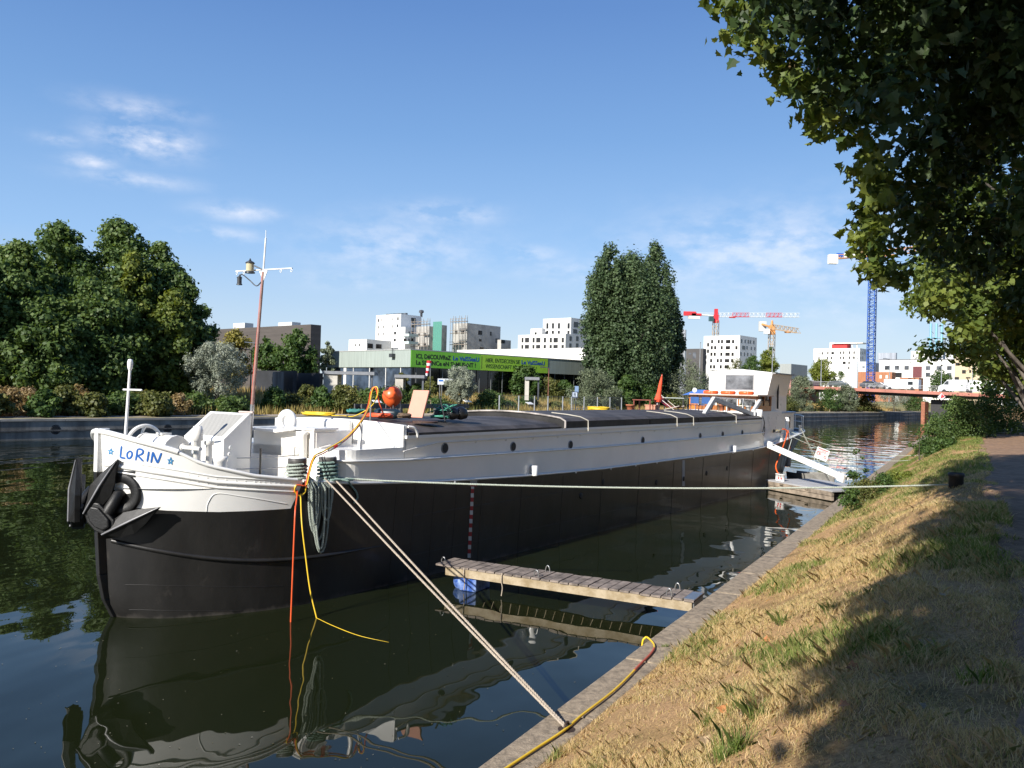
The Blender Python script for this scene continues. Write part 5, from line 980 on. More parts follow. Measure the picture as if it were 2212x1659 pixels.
far(1493, 775, 140, 6, 'willow', 'silver_willow', 'large bushy grey-green willow between the poplars and the wheelhouse'); far(1545, 800, 90, 16, 'willow', 'silver_willow', 'grey-green willow half hidden by the wheelhouse')
far(1590, 773, 70, 60, 'olive', 'street_tree', 'thin dark tree in front of the white cube-shaped block'); far(1625, 768, 60, 55, 'green', 'street_tree', 'green tree above the left of the wheelhouse roof'); far(1655, 756, 55, 55, 'lime', 'street_tree', 'yellow-green tree above the right of the wheelhouse roof'); far(1662, 748, 46, 62, 'green', 'street_tree', 'dark feathery tree top right of the tan crane foot')
far(1776, 776, 64, 45, 'lime', 'street_tree', 'round yellow-green tree at the left end of the bridge'); far(1815, 800, 36, 48, 'hedge', 'street_tree', 'small dark tree beside the round yellow-green one')
far(1730, 812, 72, 5, 'willow', 'silver_willow', 'grey-green willow in front of the pink building'); far(1692, 838, 75, 4, 'olive', 'quay_bush', 'olive bush on the far quay right of the wheelhouse', 'bush'); far(1790, 838, 70, 4, 'bush', 'quay_bush', 'green bush on the far quay under the left end of the bridge', 'bush'); far(1828, 830, 58, 3.2, 'willow', 'silver_willow', 'small grey-green willow under the left part of the bridge'); far(1868, 848, 80, 4, 'olive', 'quay_bush', 'low olive bush between the two willows under the bridge', 'bush'); far(1932, 822, 84, 2.6, 'silver', 'silver_willow', 'grey willow leaning over the quay beside the bridge pier'); far(1975, 850, 60, 4, 'bush', 'quay_bush', 'green bush at the foot of the orange bridge pier', 'bush')
r = ray(2030, 843); p = xy(2030, 240); grow('street_tree', 'small dark green tree behind the bridge railing before the long white block', 'tree', (p.x, p.y, 3.7), zat(2030, 797, 240) - 3.7, 8, L_green, OVAL, 40, 90, .5, 77)
rb = random.Random(5)
lowlabs = {}
rows_ = [(-20, 842, 60, 'olive'), (18, 836, 70, 'weed'), (62, 838, 62, 'weed'), (98, 842, 52, 'bush'), (140, 834, 60, 'olive'), (172, 828, 46, 'weed'), (205, 848, 50, 'olive'), (262, 850, 74, 'hedge'), (300, 846, 60, 'olive'), (338, 848, 66, 'olive'), (385, 852, 50, 'weed'), (425, 850, 62, 'hedge'), (505, 858, 60, 'hedge'), (592, 836, 42, 'bush'), (632, 852, 46, 'olive'), (662, 832, 44, 'olive'), (695, 836, 50, 'bush'), (935, 862, 70, 'bush'), (1090, 865, 40, 'bush'), (1140, 858, 42, 'bush'), (1200, 868, 26, 'olive'), (1330, 858, 56, 'olive'), (1440, 850, 60, 'olive')]
nice = {'olive': 'olive', 'weed': 'straw-coloured weedy', 'bush': 'fresh green', 'hedge': 'dark green'}
near_of = ['at the left edge of the far bank', 'left of the bench among dry weeds', 'left of the bench in front of the dark trees', 'left of the bench, the leafiest', 'just left of the lectern sign', 'behind the lectern sign', 'beside the bench', 'right of the bench', 'behind the jackstaff', 'above the windlass wheel', 'left of the silvery willow', 'under the silvery willow', 'behind the ventilator box top', 'in front of the streaked concrete panel', 'in the dry grass before the dark shed', 'before the cream porch', 'left of the large olive bush', 'in the dry grass behind the pink panel', 'behind the mesh fence left end', 'behind the mesh fence middle', 'beside the fence gate', 'behind the yellow coil on the hatches', 'behind the red parasol']
for i, (x, yt, wp, kd) in enumerate(rows_): far(x, yt, wp * 1.45, 2.2 + (i * 1.7) % 5 if x < 560 else 5 + (i * 1.3) % 5, kd, 'bank_shrub', nice[kd] + ' shrub ' + near_of[i], 'shrub', 'low shrubs on the far bank', seed=31)
# tall dry grass of the far meadow
n = 60000; l_ = rng.uniform(-40, 190, n); w_ = 3.5 + rng.uniform(0, 1, n) ** 1.2 * 26; ptc = np.sin(l_ * .21 + 1) + np.sin(l_ * .07 + w_ * .3) + np.sin(w_ * .9 + l_ * .5) * .6
keep = (ptc > -1.1) | (rng.uniform(0, 1, n) < .25); l_, w_, ptc = l_[keep], w_[keep], ptc[keep]; n = len(l_)
zz = np.interp(w_, [a for a, _ in FP], [b for _, b in FP]); bx = QP.x + qu.x * l_ + qn.x * w_; by = QP.y + qu.y * l_ + qn.y * w_
h = rng.uniform(.35, 1.0, n); a = rng.uniform(0, 2 * math.pi, n); dx, dy = np.cos(a) * .07, np.sin(a) * .07; lx, ly = rng.normal(0, .14, n), rng.normal(0, .14, n)
V = np.stack([np.stack([bx - dx, by - dy, zz - .05], 1), np.stack([bx + dx, by + dy, zz - .05], 1), np.stack([bx + lx, by + ly, zz + h], 1)], 1).reshape(-1, 3)
struct(npmesh('meadow_grass', V, np.arange(3 * n).reshape(n, 3), leafmat('meadow_blades', [(.10, .12, .03), (.28, .22, .07), (.48, .35, .15)], .3, .8), np.clip(.5 + .22 * ptc + rng.normal(0, .15, n), 0, 1)), 'stuff')
# ---- plane trees along the near path
def plane(nm, lab, l, o, rad, zc, hz, ncl, per, seed, filt=None, lobed=True, size=.17, rc=(.5, 1.0), mt=None):
    R = np.random.default_rng(seed); b = K(l, o, 2.45); t = thing(nm, lab, 'tree', b, 'plane trees along the path'); cl = []; tries = 0
    while len(cl) < ncl and tries < 60000:
        tries += 1; d_ = R.normal(size=3); d_ /= np.linalg.norm(d_); q = R.uniform() ** .45; p = Vector((b.x + d_[0] * rad * q, b.y + d_[1] * rad * q, zc + d_[2] * hz * q)); r_ = R.uniform(*rc)
        if filt and not filt(p, r_): continue
        cl.append((p.x, p.y, p.z, r_, R.uniform(.15, .7)))
    P, Nn, ti = clump_leaves(cl, per, R, .8, .45, .6, .2)
    V, Fc = leaflobes(P, Nn, size, R) if lobed else leafquads(P, Nn, size, .9, R)
    npmesh('crown', V, Fc, mt or L_plane, np.concatenate([ti, ti]) if lobed else ti, t)
    w = MB(); limbs(w, b - Vector((0, 0, .2)), Vector((b.x, b.y, zc + hz * .3)), .26, cl, R, 26); w.build('trunk', barkm, t); return t, cl
def px(p):
    v = p - O; dd = v.dot(fw); return (CX + F * v.dot(rt) / dd, CY - F * v.dot(up) / dd, dd) if dd > .5 else (9e9, 0, dd)
SIL = ([-400, -60, 0, 50, 100, 150, 180, 200, 230, 270, 300, 320, 360, 400, 430, 470, 520, 560, 590, 612, 640, 700], [1460, 1525, 1557, 1591, 1631, 1671, 1712, 1742, 1760, 1760, 1810, 1855, 1872, 1878, 1878, 1872, 1864, 1866, 1900, 1945, 2060, 2300])
def nearfilt(p, r_):
    x, y, dd = px(p)
    if x > 2060 and 230 < y < 640 and math.sin(x * .031 + 1) + math.sin(y * .027 + x * .011) + 1.1 * math.sin(x * 12.9898 + y * 78.233) >  .35: return False
    if dd > 60 or dd < 8: return False
    rp = r_ * F / dd * .92
    if y - rp * .8 < -700: return True
    return x - rp > np.interp(y + rp * .3, *SIL) and x - rp > np.interp(y - rp * .5, *SIL) and y + rp * .75 < (612 if x < 2080 else 640 + (x - 2080) * .8)
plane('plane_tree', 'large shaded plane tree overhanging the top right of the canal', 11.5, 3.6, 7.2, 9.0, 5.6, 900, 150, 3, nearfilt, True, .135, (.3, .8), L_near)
# fringe of big leaves on the same crown, sunlight put into their yellower colour
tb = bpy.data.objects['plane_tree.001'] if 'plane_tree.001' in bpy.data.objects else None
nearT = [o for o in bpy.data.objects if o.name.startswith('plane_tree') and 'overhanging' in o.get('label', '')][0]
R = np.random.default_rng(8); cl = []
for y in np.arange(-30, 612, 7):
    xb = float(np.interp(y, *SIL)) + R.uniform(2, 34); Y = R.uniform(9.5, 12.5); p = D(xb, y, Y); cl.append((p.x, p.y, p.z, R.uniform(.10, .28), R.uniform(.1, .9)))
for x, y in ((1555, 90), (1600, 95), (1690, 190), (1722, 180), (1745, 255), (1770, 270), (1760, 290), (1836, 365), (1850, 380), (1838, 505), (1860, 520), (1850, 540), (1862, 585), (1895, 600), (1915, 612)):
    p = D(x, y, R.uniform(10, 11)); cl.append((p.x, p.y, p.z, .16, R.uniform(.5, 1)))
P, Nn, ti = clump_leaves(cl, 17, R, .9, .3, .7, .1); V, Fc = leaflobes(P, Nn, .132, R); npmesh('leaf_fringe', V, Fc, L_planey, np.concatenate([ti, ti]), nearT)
w = MB()
for x, y in ((1716, 158), (1706, 142), (1768, 146), (1888, 622), (1921, 612), (1862, 542)):
    p = D(x, y, 10.5); w.lathe(p, [(.004, .11), (.004, .02)], 4, mi=0); w.lathe(p - Vector((0, 0, .018)), [(.002, -.018), (.014, -.01), (.019, .0), (.014, .012), (.002, .02)], 8)
w.build('seed_balls', mat('seed_ball', (.14, .10, .04), .8), nearT)
SIL2 = ([140, 240, 560, 610, 640, 680, 720, 760, 790, 820, 850], [2080, 2010, 1960, 1942, 1946, 1950, 1962, 1976, 1990, 2100, 2190])
def farfilt(p, r_):
    x, y, dd = px(p); rp = r_ * F / max(1, dd) * .8
    return x - rp > np.interp(y, *SIL2) and y + rp * .5 < np.interp(x, [1940, 2000, 2060, 2120, 2180, 2300], [745, 785, 800, 815, 835, 870])
plane('plane_tree', 'sunlit yellow-green plane tree farther along the path at the right edge', 46, 2.6, 9.5, 10.4, 8.6, 300, 190, 21, farfilt, False, .26, (.6, 1.2), L_planey)
plane('plane_tree', 'distant dark plane tree at the far right end of the path', 72, 4.5, 7, 8.2, 6.2, 90, 150, 22, lambda p, r_: px(p)[0] > 2140 and px(p)[1] < 870, False, .32, (.8, 1.4))
for l, o, sd in ((-3.5, 3.4, 41), (-12.5, 3.6, 42), (-22, 3.5, 43)):
    plane('plane_tree', {41: 'plane tree over the viewpoint shading the near path', 42: 'plane tree behind the viewpoint shading the grass bank', 43: 'plane tree farthest behind the viewpoint along the path'}[sd], l, o, 6.6, 12.0, 8.0, 760, 140, sd, (lambda p, r_: px(p)[2] < 1.5 or px(p)[1] < -260) if sd == 41 else None, False, .27, (.6, 1.15))
# ---- bushes on the near bank
gb_ = 'bushes on the near bank'
def nb(x, y, Y, H, W, mt, lab, seed, ncl=46, per=120, ls=.11, nm='bank_bush', prof=BUSH, cat='bush', rc=.14):
    p = D(x, y, Y); return grow(nm, lab, cat, p, H, W, mt, prof, ncl, per, ls, seed, gb_, .012 if H < 1.3 else .03, rc, .6)
nb(2072, 985, 41, 2.9, 3.4, L_plane, 'large dark leafy bush on the near bank before the bridge', 1, 80, 150); nb(2018, 985, 43, 2.0, 2.0, L_green, 'leafy green bush on the canal side of the large dark bush', 2, 46); nb(2140, 965, 45, 3.2, 3.0, L_plane, 'dark bush at the bend of the path', 3, 70); nb(2195, 962, 48, 3.4, 3.0, L_plane, 'dark bush right of the path bend', 4, 60); nb(2040, 1005, 37, 1.2, 1.8, L_green, 'low green bush in front of the large dark bush', 5)
nb(1985, 1010, 36, 1.6, 1.0, L_green, 'thin upright sprig beside the canal left of the large bush', 6, 14, 40, .09, 'tall_sprig'); nb(1868, 1078, 25.5, .62, 1.3, L_olive, 'yellow-green bramble at the foot of the gangway', 7, 26, 60, .075, rc=.2); nb(1912, 1064, 26.5, .6, 1.2, L_green, 'green bramble right of the gangway foot', 8, 26, 60, .075, rc=.2); nb(1838, 1094, 24, .6, .8, L_green, 'small green shrub at the end of the float', 9, 20, 55, .075, rc=.2); nb(1945, 1050, 28, .5, 1.3, L_lime, 'low yellow-green bramble patch near the bollard', 10, 30, 90, .08); nb(1850, 1040, 27, 1.1, .8, L_green, 'sparse leggy shrub behind the gangway foot', 11, 12, 40, .08, 'tall_sprig')
# ---- grass on the near bank
def bank_grass(n, l0, l1, seed, hmul, wd, green):
    R = np.random.default_rng(seed); u = R.uniform(0, 1, n); l_ = l0 * (l1 / l0) ** u - 2; o_ = R.uniform(-3.62, .55, n)
    g_ = np.sin(l_ * 1.3 + o_ * 2.2) + np.sin(l_ * .47 - o_ * 1.7 + 2) + .7 * np.sin(l_ * 3.1 + o_ * 4.3) + .5 * np.sin(l_ * 7.3 - o_ * 6.1)
    bare = np.sin(l_ * .9 - o_ * 1.1 + 4) + np.sin(l_ * 2.3 + o_ * 3.9) + .6 * np.sin(l_ * 5.1 - o_ * 4.2)
    k = (g_ + 2.2 * np.clip((l_ - 19) / 8, 0, 1) + .5 * np.clip((o_ + .4) / .5, 0, 1) > 1.05) if green else (((bare < .35) | (R.uniform(0, 1, n) < .22)) & (R.uniform(0, 1, n) > .6 * np.clip((l_ - 19) / 8, 0, 1))); l_, o_, g_ = l_[k], o_[k], g_[k]; n = len(l_)
    far_ = np.clip((l_ - 26) / 12, 0, 1)
    z = np.array([zb_(a, b) for a, b in zip(l_, o_)]); bx = ku.x * l_ + kn.x * o_; by = ku.y * l_ + kn.y * o_
    h = R.uniform(.4, 1.25, n) * hmul * (1 + .4 * np.clip(g_, -1, 2)); a = R.uniform(0, 2 * math.pi, n); w0 = wd * (1 + l_ / 22); dx, dy = np.cos(a) * w0, np.sin(a) * w0
    b_ = R.uniform(0, 2 * math.pi, n); le = h * R.uniform(.2, 1.1 if not green else .7, n); lx, ly = np.cos(b_) * le, np.sin(b_) * le
    c = lambda f, s, sx: np.stack([bx + dx * s * sx + lx * f * f, by + dy * s * sx + ly * f * f, z - .01 + h * f * (1 - .25 * f)], 1)
    V = np.stack([c(0, -1, 1), c(0, 1, 1), c(.55, .7, 1), c(1, 0, 0), c(.55, -.7, 1)], 1).reshape(-1, 3)
    return V, np.arange(5 * n).reshape(n, 5), np.clip(R.normal(.5, .22, n) + (0 if green else -.25 * far_), 0, 1)
V, Fc, ti = bank_grass(270000, 3.0, 42, 1, .10, .0021, False); struct(npmesh('dry_grass', V, Fc, leafmat('straw_blades', [(.22, .25, .075), (.54, .44, .19), (.70, .53, .27), (.82, .66, .42)], .45, .75), ti), 'stuff')
V, Fc, ti = bank_grass(210000, 3.0, 60, 2, .095, .0026, True); struct(npmesh('green_grass', V, Fc, leafmat('green_blades', [(.10, .16, .035), (.20, .27, .065), (.36, .38, .12)], .5, .7), ti), 'stuff')
# tufts, weeds and dead leaves lying on the bank
def bank_pt(x, y):
    z = 1.8
    for _ in range(12):
        p = G(x, y, z); z = .5 * z + .5 * zb_(p.dot(ku), p.dot(kn))
    p = G(x, y, z); return p
tg = 'grass tufts on the slope'
for i, (x, y, s, lab) in enumerate(((1592, 1505, 1.0, 'green grass tuft left of the shadow edge on the slope'), (1640, 1545, 1.1, 'green grass tuft in the sun nearest the tree shadow'), (1535, 1560, .9, 'green grass tuft low on the sunny slope'), (1560, 1640, 1.2, 'broad green tuft at the bottom of the photo'), (1690, 1345, 1.2, 'long dark grass tuft at the tip of the shadow'), (1600, 1615, 1.2, 'tuft of fresh grass in the bare sandy patch'), (1795, 1320, .9, 'dark tuft beside the small sun patch'), (1880, 1140, .8, 'grass tuft at the upper shadow edge'), (1660, 1455, .8, 'small tuft above the yellowed leaf'), (1545, 1390, .7, 'small green tuft beside the kerb'), (1438, 1398, .5, 'little weed growing at the kerb joint'), (1840, 1290, .7, 'shaded tuft on the slope above the sun patch'))):
    R = np.random.default_rng(100 + i); p = bank_pt(x, y); n = 90; s *= .8; a = R.uniform(0, 2 * math.pi, n); h = R.uniform(.08, .24, n) * s; rr = R.uniform(0, .12, n) * s; b = a + R.normal(0, .6, n)
    bx, by = p.x + np.cos(a) * rr, p.y + np.sin(a) * rr; le = h * R.uniform(.25, .9, n); w0 = .003
    c = lambda f, s_: np.stack([bx + np.cos(a + 1.57) * w0 * s_ + np.cos(b) * le * f * f, by + np.sin(a + 1.57) * w0 * s_ + np.sin(b) * le * f * f, p.z - .02 + h * f * (1 - .2 * f)], 1)
    V = np.stack([c(0, -1), c(0, 1), c(.55, .7), c(1, 0), c(.55, -.7)], 1).reshape(-1, 3)
    o = npmesh('grass_tuft', V, np.arange(5 * n).reshape(n, 5), bpy.data.materials['green_blades'], R.uniform(0, .8, n), loc=p); tag(o, lab, 'grass tuft', tg)
dl = mat('dead_leaf_orange', (.48, .20, .07), .7, var=.25, vs=30); dl2 = mat('dead_leaf_tan', (.42, .30, .17), .75, var=.25, vs=30)
for i, (x, y, s, mm, lab) in enumerate(((1842, 1575 - 120, .16, dl, 'orange dead leaf in the sun near the shadow edge'), (1563, 1545, .17, dl, 'curled orange dead leaf low on the sunny slope'), (1522, 1612, .2, dl2, 'long tan dead leaf at the bottom left of the slope'), (1690, 1416, .13, dl, 'orange dead leaf beside the dark tuft'), (1655, 1390, .15, dl, 'orange dead leaf high on the sunny slope'), (1912, 1313, .15, dl2, 'pale dead leaf lying in the shade'), (2005, 1405, .17, dl2, 'pale dead leaf in the deep shade'), (2035, 1295, .14, dl2, 'small pale dead leaf in the shade near the path'), (1990, 1540, .16, dl2, 'pale dead leaf at the lower edge of the shade'), (1822, 1538, .12, dl, 'brown dead leaf at the lower shadow edge'))):
    R = np.random.default_rng(300 + i); p = bank_pt(x, y) + Vector((0, 0, .045)); V, Fc = leaflobes(np.array([p]), unit(np.array([[R.normal() * .3, -.35 + R.normal() * .2, 1.0]])), s * .62, R); o = npmesh('dead_leaf', V, Fc, mm, loc=p)
    tag(o, lab, 'leaf', 'dead leaves on the bank')
# ================================================================ THINGS ON AND AROUND THE BARGE
def hz_(s, t): return 3.50 + .1 * (1 - (min(2, abs(t)) / 2) ** 2) if s > 5.4 else 2.34      # top of the hatches
def coil(c, r, n, tr, w, seed=0, h=.02, ell=1.0, ax=None):
    R = random.Random(seed); pts = []; k = int(n * 14)
    for i in range(k):
        a = i * 2 * math.pi / 14; rr = r * (1 + .16 * math.sin(i * .31) + R.uniform(-.06, .06)); pts.append(Vector(c) + bn * rr * math.cos(a) + bd * rr * ell * math.sin(a) + Vector((0, 0, tr + h * i / 14 + R.uniform(0, tr))))
    w.tube(spline(pts, 2), tr, 6)
# orange buoy on its rods
c = B(7.25, -.08, 3.98); w = MB(); w.lathe(c, [(.03, -.29), (.1, -.25), (.19, -.17), (.245, -.05), (.25, .03), (.22, .13), (.15, .205), (.06, .245), (.0, .25)], 26); bu = w.build('mooring_buoy', orange, loc=c); tag(bu, 'round red-orange buoy standing above the front hatch cover', 'buoy')
w = MB()
for q, e in ((-.12, -.1), (.1, -.06), (.2, .1), (-.2, .15)): w.tube([c + bn * q + bd * e + Vector((0, 0, -.55)), c + bn * q * .9 + bd * e + Vector((0, 0, -.1))], .012, 5)
o = w.build('support_rods', steel, bu)
w = MB(); a, b = B(6.7, -.12, 3.56), B(6.95, .5, 3.56); w.lathe(a, [(.02, -.04), (.09, 0), (.125, .1), (.125, .52), (.09, .62), (.02, .66)], 16, (b - a)); tag(w.build('rubber_fender', mat('blue_black_fender', (.015, .035, .05), .35, var=.3, vs=8), loc=a), 'dark blue-black cylindrical fender lying under the orange buoy', 'fender')
w = MB(); a = B(6.9, .72, 3.49); e = bn * .47 + bd * .03; u_ = Vector((0, 0, .66)) + bd * .16 + bn * .06; w.prism([a, a + e, a + e + u_, a + u_], bd * .05 - Vector((0, 0, .01))); pk = tag(w.build('pink_board', mat('pink_board', (.60, .29, .21), .6, var=.04), loc=a, bevel=.012), 'flat pink board propped upright on the front hatch', 'board')
w = MB(); w.tube([B(7.3, 1.6, 3.42), B(7.5, 1.25, 4.0)], .018, 5); tag(w.build('prop_pole', dark, loc=B(7.3, 1.6, 3.42)), 'thin black pole leaning behind the pink board', 'pole')
w = MB(); coil(B(6.15, .55, 3.47), .32, 6, .02, w, 1, .012, .7); tag(w.build('cable_pile', redcable, loc=B(6.15, .55, 3.47)), 'heap of red-orange cable in front of the blue-black fender', 'cable')
w = MB(); coil(B(6.4, 1.1, 3.47), .13, 4, .025, w, 2, .02); tag(w.build('brown_rope', mat('brown_rope', (.16, .11, .07), .9, var=.3, vs=30), loc=B(6.4, 1.1, 3.47)), 'small brown rope knot below the pink board', 'rope')
w = MB(); w.lathe(B(6.55, 1.62, 3.4), [(.3, 0), (.3, .04)], 20); tag(w.build('iron_lid', mat('rusty_brown', (.10, .055, .04), .7, var=.3, vs=9), loc=B(6.55, 1.62, 3.4)), 'flat brown iron lid right of the pink board', 'lid')
w = MB(); coil(B(5.9, -1.25, 3.45), .42, 7, .022, w, 3, .008, .6); tag(w.build('yellow_hose', yellow, loc=B(5.9, -1.25, 3.45)), 'yellow hose coiled behind the white front bulkhead', 'hose')
w = MB(); coil(B(6.5, -.55, 3.52), .2, 3, .03, w, 9, .02); tag(w.build('teal_rope', mat('teal_rope', (.05, .22, .19), .8, var=.2), loc=B(6.5, -.55, 3.52)), 'teal rope bundle left of the blue-black fender', 'rope')
w = MB(); coil(B(19.4, -.9, 3.52), .36, 8, .022, w, 4, .012); tag(w.build('yellow_hose', yellow, loc=B(19.4, -.9, 3.52)), 'yellow hose coil alone on the middle hatch cover', 'hose')
R = random.Random(4); w = MB(); c = B(7.9, 1.2, 3.46); n_ = 14
for k in range(5): q = c + bn * R.uniform(-.25, .3) + bd * R.uniform(-.15, .25); w.lathe(q, [(.02, -.02), (.16, .02), (.2, .12), (.15, .24), (.05, .3), (.0, .31)], 12)
bg_ = tag(w.build('black_bag', mat('black_plastic', (.012, .012, .013), .3, var=.2, bump=.6, bs=14), loc=c), 'crumpled black plastic bundle on the front hatch', 'bag')
w = MB(); pts = [c + bn * (.35 * math.sin(k * 1.9)) + bd * (.25 * math.cos(k * 2.7) - .2) + Vector((0, 0, .04 + .32 * abs(math.sin(k * 1.1)))) for k in range(16)]; w.tube(spline(pts, 5), .013, 5); coil(c - bd * .3, .22, 3, .018, w, 8); tag(w.build('green_rope', mat('green_rope', (.08, .34, .24), .8, var=.25, vs=20), loc=c), 'tangled green and grey rope over the black bundle', 'rope')
w = MB()
for t in (-1.75, -1.5): w.bb(7.6, 12.2, t - .02, t + .02, 3.62, 3.74)
for s in np.arange(7.8, 12.2, .3): w.bb(s - .02, s + .02, -1.73, -1.52, 3.66, 3.7)
w.bb(9, 9.1, -1.9, -1.4, 3.3, 3.62); w.bb(11, 11.1, -1.9, -1.4, 3.3, 3.62); tag(w.build('ladder', mat('dull_metal', (.16, .155, .15), .5, .5, var=.3), loc=B(10, -1.6, 3.5)), 'long grey metal ladder lying along the port side of the hatches', 'ladder')
# garden things on the aft hatch
def table(s, t, w_, d_, h, m, lab, nm, gl=None):
    z = 3.5; T = thing(nm, lab, 'table', B(s, t, z), None); w = MB(); w.bb(s - d_ / 2, s + d_ / 2, t - w_ / 2, t + w_ / 2, z + h - .03, z + h); w.build('table_top', gl or m, T)
    for a in (-1, 1):
        for b in (-1, 1): w = MB(); w.bb(s + a * (d_ / 2 - .05) - .02, s + a * (d_ / 2 - .05) + .02, t + b * (w_ / 2 - .05) - .02, t + b * (w_ / 2 - .05) + .02, z, z + h - .03); w.build('leg', m, T)
table(23.0, -.75, .82, .6, .45, mat('red_brown_wood', (.28, .07, .045), .6, var=.2), 'low red-brown garden table on the aft hatch', 'garden_table')
table(26.6, -1.05, 1.25, .7, .55, mat('dark_iron', (.03, .03, .03), .5), 'glass-topped table with thin dark legs before the wheelhouse', 'glass_table', mat('pale_glass', (.5, .55, .52), .1))
c = B(23.9, -.65, 3.5); T = thing('parasol', 'closed red-orange parasol tilted on the aft hatch', 'parasol', c); lean = (Vector((0, 0, 1)) + bn * .13 + bd * .05).normalized()
w = MB(); w.tube([c, c + lean * 1.5], .02, 8); w.build('pole', mat('pole_white', (.7, .7, .68), .4), T)
w = MB(); w.lathe(c + lean * .34, [(.05, 0), (.13, .03), (.15, .14), (.11, .3), (.09, .45), (.075, .75), (.04, 1.05), (.01, 1.2)], 9, lean, 0, False); w.build('folded_canopy', mat('parasol_red', (.80, .09, .03), .7, var=.15, vs=9), T)
w = MB(); w.lathe(c, [(.16, 0), (.14, .07), (.04, .09)], 12); w.build('base', wallg, T)
c = B(24.3, -.2, 3.5); T = thing('deck_chair', 'red sling deck chair with pale frame beside the parasol', 'chair', c)
w = MB(); sl = [(-.55, .62), (-.3, .35), (0, .16), (.3, .12), (.5, .2)]
for (a, z0), (b, z1) in zip(sl, sl[1:]): w.add([c + bn * a - bd * .25 + Vector((0, 0, z0)), c + bn * b - bd * .25 + Vector((0, 0, z1)), c + bn * b + bd * .25 + Vector((0, 0, z1)), c + bn * a + bd * .25 + Vector((0, 0, z0))], ((0, 1, 2, 3),))
w.build('sling', mat('sling_red', (.42, .02, .04), .7), T)
w = MB()
for e in (-.26, .26): w.tube([c + bn * -.55 + bd * e + Vector((0, 0, .65)), c + bn * .35 + bd * e], .016, 5); w.tube([c - bn * .35 + bd * e, c + bn * .52 + bd * e + Vector((0, 0, .22))], .016, 5)
w.build('frame', mat('pale_frame', (.6, .55, .48), .5), T)
def pot(s, t, r, h, m, lab, z=3.5, plant=None, nm='flower_pot', seed=0):
    c = B(s, t, z); T = thing(nm, lab, 'pot', c, 'pots on the aft hatch'); w = MB(); w.lathe(c, [(r * .68, 0), (r * .95, h * .8), (r * 1.08, h * .8), (r * 1.08, h), (r * .95, h), (r * .9, h * .85)], 16); w.build('pot_body', m, T)
    if plant: R2 = np.random.default_rng(seed); P, Nn, ti = clump_leaves([(c.x, c.y, c.z + h + .05, r * .8, .5)], 50, R2); V, Fc = leafquads(P, Nn, .07, .5, R2); npmesh('plant', V, Fc, plant, ti, T)
pot(27.9, .1, .19, .27, terra, 'large terracotta pot left before the wheelhouse'); pot(28.4, .42, .15, .3, mat('old_terracotta', (.35, .22, .13), .8, var=.3, vs=12), 'weathered buff pot with a dry plant', 3.5, L_weed, seed=3); pot(28.1, .62, .13, .3, terra, 'narrow brown-red pot beside the weathered buff pot'); pot(28.3, .85, .12, .24, mat('dark_terracotta', (.22, .08, .045), .8), 'small dark brown pot at the right of the pot group')
pot(28.6, 1.35, .14, .28, mat('cream_glaze', (.62, .56, .44), .5), 'cream glazed pot on a saucer near the wheelhouse', 3.5, L_olive, seed=4); pot(22.3, -1.05, .17, .24, terra, 'terracotta pot under the left end of the red-brown table', 3.5, L_green, seed=5); pot(28.9, 1.55, .13, .26, wallg, 'pale grey pot behind the cream pot')
w = MB(); w.bb(23.0, 23.35, -.72, -.28, 3.5, 3.74); w.bb(22.98, 23.37, -.75, -.25, 3.7, 3.75); tag(w.build('planter_box', mat('pink_terracotta', (.55, .26, .17), .8, var=.1), loc=B(23.2, -.5, 3.5), bevel=.01), 'pink terracotta trough under the red-brown table', 'planter')
for s, t, lab in ((27.6, -.55, 'blue garden chair left of the large terracotta pot'), (28.2, -.25, 'blue garden chair behind the large terracotta pot')):
    c = B(s, t, 3.48); T = thing('garden_chair', lab, 'chair', c, 'blue chairs before the wheelhouse'); bl = mat('blue_plastic', (.02, .09, .28), .5)
    w = MB(); w.bb(s - .2, s + .2, t - .2, t + .2, 3.72, 3.75); w.build('seat', bl, T); w = MB(); w.bb(s + .16, s + .2, t - .2, t + .2, 3.8, 4.1); w.build('backrest', bl, T)
    for a in (-1, 1):
        for b in (-1, 1): w = MB(); w.tube([B(s + a * .22, t + b * .2, 3.48), B(s + a * .17, t + b * .18, 3.72 if a < 0 else 4.05)], .014, 5); w.build('leg', bl, T)
for t, lab in ((-.75, 'left orange lifebuoy lying on the wheelhouse roof'), (.1, 'middle orange lifebuoy lying on the wheelhouse roof'), (.98, 'right orange lifebuoy lying on the wheelhouse roof')):
    c = B(30.25, t, 4.34); w = MB(); w.tube([c + bn * (.28 * math.cos(k * math.pi / 10)) + bd * (.28 * math.sin(k * math.pi / 10)) for k in range(20)], .085, 10, closed=True); lb = tag(w.build('lifebuoy', orange, loc=c), lab, 'lifebuoy', 'orange lifebuoys on the wheelhouse roof')
    for k in range(4): a = k * math.pi / 2 + .5; q = c + bn * (.28 * math.cos(a)) + bd * (.28 * math.sin(a)); tt = (-bn * math.sin(a) + bd * math.cos(a)); w = MB(); w.lathe(q - tt * .02, [(.089, 0), (.089, .04)], 12, tt); w.build('grab_band', mat('pale_orange', (.75, .3, .18), .5), lb)
